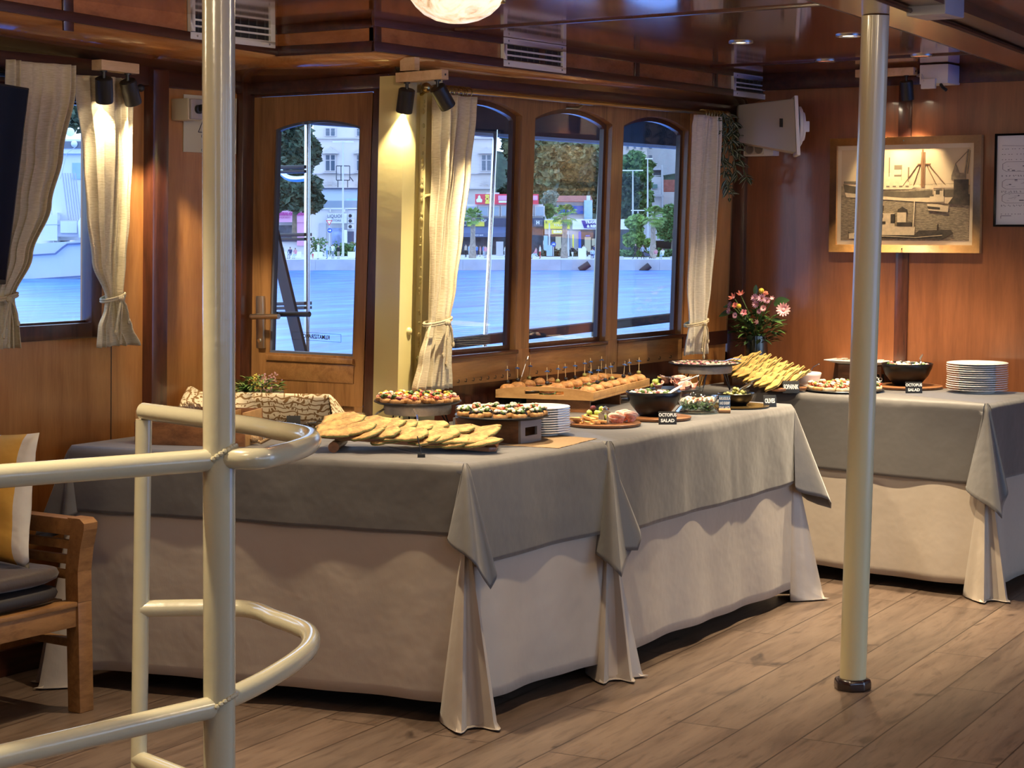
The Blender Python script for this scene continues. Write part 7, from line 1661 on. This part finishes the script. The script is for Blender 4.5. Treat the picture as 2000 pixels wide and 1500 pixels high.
t = thing('road_sign', 'yield sign over a blue arrow roundel, seen through the door', 'road sign', ond(643, 500, 226)); b = MB(); b.tube([ond(643.5, 500, 226), ond(643.5, 430, 226)], .05, 8); obj('pole', b, MET, t)
S_ = .058
def flat(name, parent, poly, px, py, D, mat, d0): b = MB(); o_ = ond(px, py, D); b.prism(poly, d0, d0 + .03, lambda s, z, d: o_ + Vx * s * S_ + Vector((0, 0, z * S_)) + Fx * d); return obj(name, b, mat, parent, smooth=False)
flat('yield_board', t, [(-6.5, 5), (6.5, 5), (0, -6)], 643, 435, 225.8, REDS, 0); flat('yield_face', t, [(-4, 3.6), (4, 3.6), (0, -3.2)], 643, 435, 225.8, WSIGN, -.03)
flat('roundel', t, [(4.8 * math.cos(a), 4.8 * math.sin(a)) for a in np.linspace(0, 2 * PI, 20)[:-1]], 644, 450, 225.8, BLUES, 0); flat('arrow', t, [(-3, -.8), (.5, -.8), (.5, -2.6), (3.4, 0), (.5, 2.6), (.5, .8), (-3, .8)], 644, 450, 225.8, WSIGN, -.03)
t = thing('road_sign', 'round blue arrow sign left of the middle palm', 'road sign', ond(1081, 500, 222)); b = MB(); b.tube([ond(1081, 500, 222), ond(1081, 476, 222)], .05, 8); obj('pole', b, MET, t); flat('roundel', t, [(5 * math.cos(a), 5 * math.sin(a)) for a in np.linspace(0, 2 * PI, 20)[:-1]], 1081, 477, 221.8, BLUES, 0); flat('arrow', t, [(-3, -.8), (.5, -.8), (.5, -2.6), (3.4, 0), (.5, 2.6), (.5, .8), (-3, .8)], 1081, 477, 221.8, WSIGN, -.03)
def blk(name, label, cat, mat, *q): b = MB(); fb(b, *q); tag(obj(name, b, mat, smooth=False), label, cat)
blk('kiosk', 'white block at the quay edge right of the middle palm', 'kiosk', WSIGN, 1130, 1145, 485, 506.2, 209, 1.5); blk('info_board', 'grey info board left of the middle palm', 'board', LBLUE, 1067.5, 1079, 479, 500, 218, .4); blk('utility_box', 'grey utility cabinet behind the stanchion, first window', 'cabinet', GRY, 969, 983, 472, 500, 218, 1.2)
for px, lb in ((556, 'white stone bench far left behind the ladder'), (578, 'white stone bench behind the ladder pole'), (620, 'white stone bench at the feet of the woman in white'), (688, 'white stone bench by the dark hedge')): blk('stone_bench', lb, 'bench', WSIGN, px - 9, px + 9, 492, 504.5, 211.5, 1)
for px, lb in ((1213, 'low dark quay bench left of the walking man'), (1315, 'low dark quay bench at the right window edge')): blk('quay_bench', lb, 'bench', GRY, px - 5, px + 5, 501, 506.3, 208.5, .8)
for (a, c, e, f, lb) in ((1132, 528, 1151, 515, 'black rubber fender hanging slanted on the quay, middle window'), (1252, 532, 1269, 518, 'black rubber fender hanging slanted on the quay, right window')):
    b = MB(); b.tube([ond(a, c, D0 - .6), ond(e, f, D0 - .6)], .36, 12); tag(obj('quay_fender', b, BLACKM, bev=.03), lb, 'fender')

# people on the quay: one skinned body each, clothes by height in the material
def cloth_by_height(name, shoes, legs, shirt, skin, hair, zs):
    m, n, l, p = nmat(name); tcx = n.new('ShaderNodeTexCoord'); sp = n.new('ShaderNodeSeparateXYZ'); l.new(tcx.outputs['Object'], sp.inputs[0]); mt = n.new('ShaderNodeMath'); mt.operation = 'DIVIDE'; mt.inputs[1].default_value = 1.9; l.new(sp.outputs['Z'], mt.inputs[0])
    r = ramp(n, l, mt.outputs[0], [(0, shoes), (zs[0] / 1.9, legs), (zs[1] / 1.9, shirt), (zs[2] / 1.9, skin), (zs[3] / 1.9, hair)]); r.color_ramp.interpolation = 'CONSTANT'; l.new(r.outputs[0], p.inputs['Base Color']); p.inputs['Roughness'].default_value = .8; return m
POSE = {'stand': dict(lk=(.09, .02, .50), lf=(.10, .0, .04), rk=(-.09, .02, .50), rf=(-.10, 0, .04), hip=.92, le=(.24, .03, 1.12), lh=(.25, .10, .88), re=(-.24, .03, 1.12), rh=(-.25, .10, .88)),
 'walk': dict(lk=(.09, .22, .52), lf=(.09, .34, .05), rk=(-.09, -.06, .50), rf=(-.09, -.36, .10), hip=.90, le=(.24, -.14, 1.12), lh=(.25, -.10, .90), re=(-.24, .14, 1.12), rh=(-.24, .28, .95)),
 'sit': dict(lk=(.10, .42, .48), lf=(.10, .44, .04), rk=(-.10, .42, .48), rf=(-.10, .44, .04), hip=.48, le=(.23, .10, .72), lh=(.16, .30, .55), re=(-.23, .10, .72), rh=(-.16, .30, .55))}
def person(label, px, foot, hpx, D, pose, cols, turn, zs=(.07, .9, 1.46, 1.64)):
    P = POSE[pose]; hp = P['hip']; V_ = [((0, 0, hp), .135), ((0, 0, hp + .25), .125), ((0, 0, hp + .50), .15), ((0, 0, hp + .60), .055), ((0, .01, hp + .70), .085), ((0, .01, hp + .80), .075),
      ((.09, 0, hp - .02), .095), (P['lk'], .06), (P['lf'], .04), ((P['lf'][0], P['lf'][1] + .13, .035), .035), ((-.09, 0, hp - .02), .095), (P['rk'], .06), (P['rf'], .04), ((P['rf'][0], P['rf'][1] + .13, .035), .035),
      ((.19, 0, hp + .50), .058), (P['le'], .042), (P['lh'], .036), ((-.19, 0, hp + .50), .058), (P['re'], .042), (P['rh'], .036)]
    E_ = [(0, 1), (1, 2), (2, 3), (3, 4), (4, 5), (0, 6), (6, 7), (7, 8), (8, 9), (0, 10), (10, 11), (11, 12), (12, 13), (2, 14), (14, 15), (15, 16), (2, 17), (17, 18), (18, 19)]
    me = bpy.data.meshes.new('person'); me.from_pydata([v for v, _ in V_], E_, []); o = bpy.data.objects.new('person', me); COL.objects.link(o)
    sk = o.modifiers.new('skin', 'SKIN'); sk.use_smooth_shade = True
    for v, (_, r_) in zip(me.skin_vertices[0].data, V_): v.radius = (r_, r_)
    me.skin_vertices[0].data[0].use_root = True
    sb = o.modifiers.new('smooth', 'SUBSURF'); sb.levels = 1; sb.render_levels = 1
    if pose == 'sit': zs = (.07, .55, .98, 1.16)
    me.materials.append(cloth_by_height('outfit', *cols, zs)); o.location = ond(px, foot, D); o.location.z = zq + .004; o.rotation_euler = (0, 0, turn); s = hpx * D / F / (1.75 if pose != 'sit' else 1.33); o.scale = (s, s, s)
    tag(o, label, 'person')
SK = (.45, .28, .20); HB = (.03, .02, .015); HL = (.30, .2, .1)
C_ = dict(black=(.015, .015, .018), white=(.75, .75, .75), blue=(.12, .25, .55), navy=(.03, .05, .14), pink=(.65, .28, .32), red=(.6, .06, .05), grey=(.3, .32, .36), sand=(.5, .42, .32), lb=(.45, .58, .75), skin=SK)
def cl(shirt, legs, hair=HB, shoes='black'): return (C_[shoes], C_[legs], C_[shirt], SK, hair)
for q in (('person in white shirt and denim shorts standing, tallest in the door glass', 639, 500.5, 33, 209, 'stand', cl('lb', 'blue'), 2.2), ('person in white shirt with back turned, right of the tallest figure', 650, 499, 29, 210, 'stand', cl('white', 'grey'), .4), ('person in dark clothes leaning by the hedge, door glass', 661, 499, 27, 210, 'stand', cl('black', 'sand'), 1.2), ('woman in a long white dress standing in the door glass', 622, 501, 33, 208, 'stand', cl('white', 'white'), 2.6), ('child in red low beside the ladder pole', 611, 501, 12, 208, 'stand', cl('red', 'red'), 1.0), ('person at the right edge of the door glass', 696, 500, 30, 210, 'stand', cl('lb', 'white'), 1.0),
 ('person in sand trousers left of the ladder, far left', 551, 499, 26, 211, 'stand', cl('grey', 'sand'), .6), ('person in dark blue seated between the stone benches', 567, 500, 24, 210, 'sit', cl('navy', 'grey'), 3.4), ('person in pale pink seated near the ladder pole', 577, 500, 22, 210, 'sit', cl('pink', 'lb'), 3.4),
 ('person in black walking to the left, right window', 1241, 510, 31, 208, 'walk', cl('black', 'black'), 1.6), ('person in grey bending over a pushchair, right window', 1255, 509, 28, 208, 'walk', cl('grey', 'black'), 4.4), ('person in pink seated left of the white-shirted sitter', 1281, 509, 22, 209, 'sit', cl('pink', 'sand'), 3.2), ('person in white seated at the right, right window', 1294, 509, 22, 209, 'sit', cl('white', 'lb'), 3.2), ('person in pale clothes standing behind the palm, right window', 1270, 505, 26, 216, 'stand', cl('lb', 'grey'), 2.8),
 ('person in black top and white shorts walking by the middle palm', 1118, 505, 25, 211, 'walk', cl('black', 'white'), 4.0), ('person in white top and red bag, left of the middle window', 1055, 502, 27, 211, 'stand', cl('white', 'red'), 2.0), ('person in pink at the left edge of the middle window', 1047, 503, 24, 211, 'sit', cl('pink', 'lb'), 2.4), ('person in blue seated right of the white block', 1157, 508, 22, 209, 'sit', cl('lb', 'navy'), 3.6), ('person in white looking over the white block', 1140, 503, 27, 213, 'stand', cl('white', 'sand'), 3.0), ('person in dark blue behind the seated one, middle window', 1161, 503, 26, 214, 'stand', cl('navy', 'blue'), 3.0),
 ('person in pale blue left of the first-window palm', 917, 499, 25, 220, 'stand', cl('lb', 'white'), 2.9), ('person in blue right of the first-window palm', 931, 495, 22, 226, 'stand', cl('blue', 'navy'), 3.1), ('person in pink under the dark awning', 938, 496, 22, 224, 'stand', cl('pink', 'sand'), 2.0), ('person in red-pink nearest the steel stanchion', 948, 501, 25, 214, 'stand', cl('pink', 'grey'), 1.2), ('person in bright blue under the dark awning', 945, 493, 21, 228, 'stand', cl('blue', 'lb'), 3.0), ('person in sand clothes at the curtain edge, first window', 910, 500, 26, 220, 'stand', cl('sand', 'black'), 2.8), ('person in white between the stanchion and window post', 987, 500, 22, 222, 'stand', cl('white', 'white'), 2.7)): person(*q)
t = thing('pushchair', 'dark pushchair beside the person in grey, right window', 'pushchair', ond(1264, 506, 209)); b = MB(); q = ond(1265, 506, 210)
for s in (-.3, .3): b.tube([q + Vx * s + Vector((.0, 0, .12)) + Fx * .15 * math.cos(a) * 0 + Vx * .12 * math.cos(a) + Vector((0, 0, .12 * math.sin(a))) for a in np.linspace(0, 6.28, 12)], .03, 5)
obj('wheel', b, BLACKM, t); b = MB(); b.hexa([q + Vx * -.3 + Vector((0, 0, .3)), q + Vx * .3 + Vector((0, 0, .3)), q + Vx * .3 + Fx * .4 + Vector((0, 0, .3)), q + Vx * -.3 + Fx * .4 + Vector((0, 0, .3)), q + Vx * -.45 + Vector((0, 0, .8)), q + Vx * .2 + Vector((0, 0, .55)), q + Vx * .2 + Fx * .4 + Vector((0, 0, .55)), q + Vx * -.45 + Fx * .4 + Vector((0, 0, .8))]); b.tube([q + Vx * -.4 + Vector((0, 0, .7)), q + Vx * -.7 + Vector((0, 0, 1.0))], .03, 5); obj('seat', b, NAVY, t)

# yacht behind the left curtains
DY = 172.0; YW = M_('yacht_white', (.72, .74, .78), .35, coat=.3); YB = M_('yacht_blue_line', (.10, .14, .26), .4)
t = thing('yacht', 'white motor yacht moored outside the left window', 'yacht', ond(110, 545, DY))
def yp(px, py, d=0): return ond(px, py, DY + d)
b = MB(); st = [(-240, 425, 545), (-60, 452, 548), (20, 468, 549), (80, 476, 548), (150, 470, 544), (205, 462, 540), (330, 440, 530)]
for a, c in zip(st, st[1:]):
    b.hexa([yp(a[0], a[2], .8), yp(c[0], c[2], .8), yp(c[0], c[2], 6), yp(a[0], a[2], 6), yp(a[0], a[1]), yp(c[0], c[1]), yp(c[0], c[1], 7), yp(a[0], a[1], 7)])
obj('hull', b, YW, t, ang=60)
b = MB(); P = [(-200, 505), (40, 500), (75, 498), (108, 496), (122, 484), (132, 477), (170, 475), (300, 470)]
for a, c in zip(P, P[1:]): b.beam(yp(*a, -.15), yp(*c, -.15), .10, .16)
b.beam(yp(-200, 541, .6), yp(60, 546, .6), .1, .12); b.beam(yp(60, 546, .6), yp(300, 530, .6), .1, .12); obj('blue_line', b, YB, t)
part('deckhouse', t, YW, (-240, 112, 415, 480, DY + 1.5, 5), (60, 330, 300, 470, DY + 2.5, 4), (-100, 330, 272, 300, DY + 2, 5)); part('bridge_window', t, GLS, (120, 160, 276, 290, DY + 1.9, .3), (60, 110, 276, 290, DY + 1.9, .3)); part('side_window', t, LBLUE, (141, 160, 318, 350, DY + 2.4, .3)); part('bollard_house', t, GRY, (112, 156, 430, 462, DY + .3, 1)); part('white_bulwark', t, YW, (85, 112, 420, 470, DY + .2, 1), (118, 150, 432, 455, DY + .15, .3))
b = MB()
for k in range(6): b.beam(yp(122 + k * 5, 338, .8), yp(134 + k * 5, 434, .8), .10, .12, Fx)
obj('gangway', b, GRY, t)
b = MB(); b.ball(yp(137, 258, 3), .40, 14); b.ball(yp(145, 281, 1.7), .30, 12); obj('radar_dome', b, WSIGN, t)
b = MB(); b.tube([yp(118, 350, 1), yp(130, 300, 1), yp(150, 285, 1)], .03, 6); b.tube([yp(105, 480, .3), yp(100, 400, .3)], .04, 6); b.tube([yp(60, 440, .2), yp(120, 438, .2)], .04, 6); obj('rigging', b, MET, t)
b = MB(); b.lathe([(.0001, 0), (.55, .05), (.62, 1.4), (.4, 1.8), (.0001, 1.9)], 14, yp(166, 465, -.6)); obj('fender', b, YW, t)
tree('dark green trees behind the yacht radar dome', 145, 470, 195, 130, 240, LG[1], 21, 10, 420, .5)
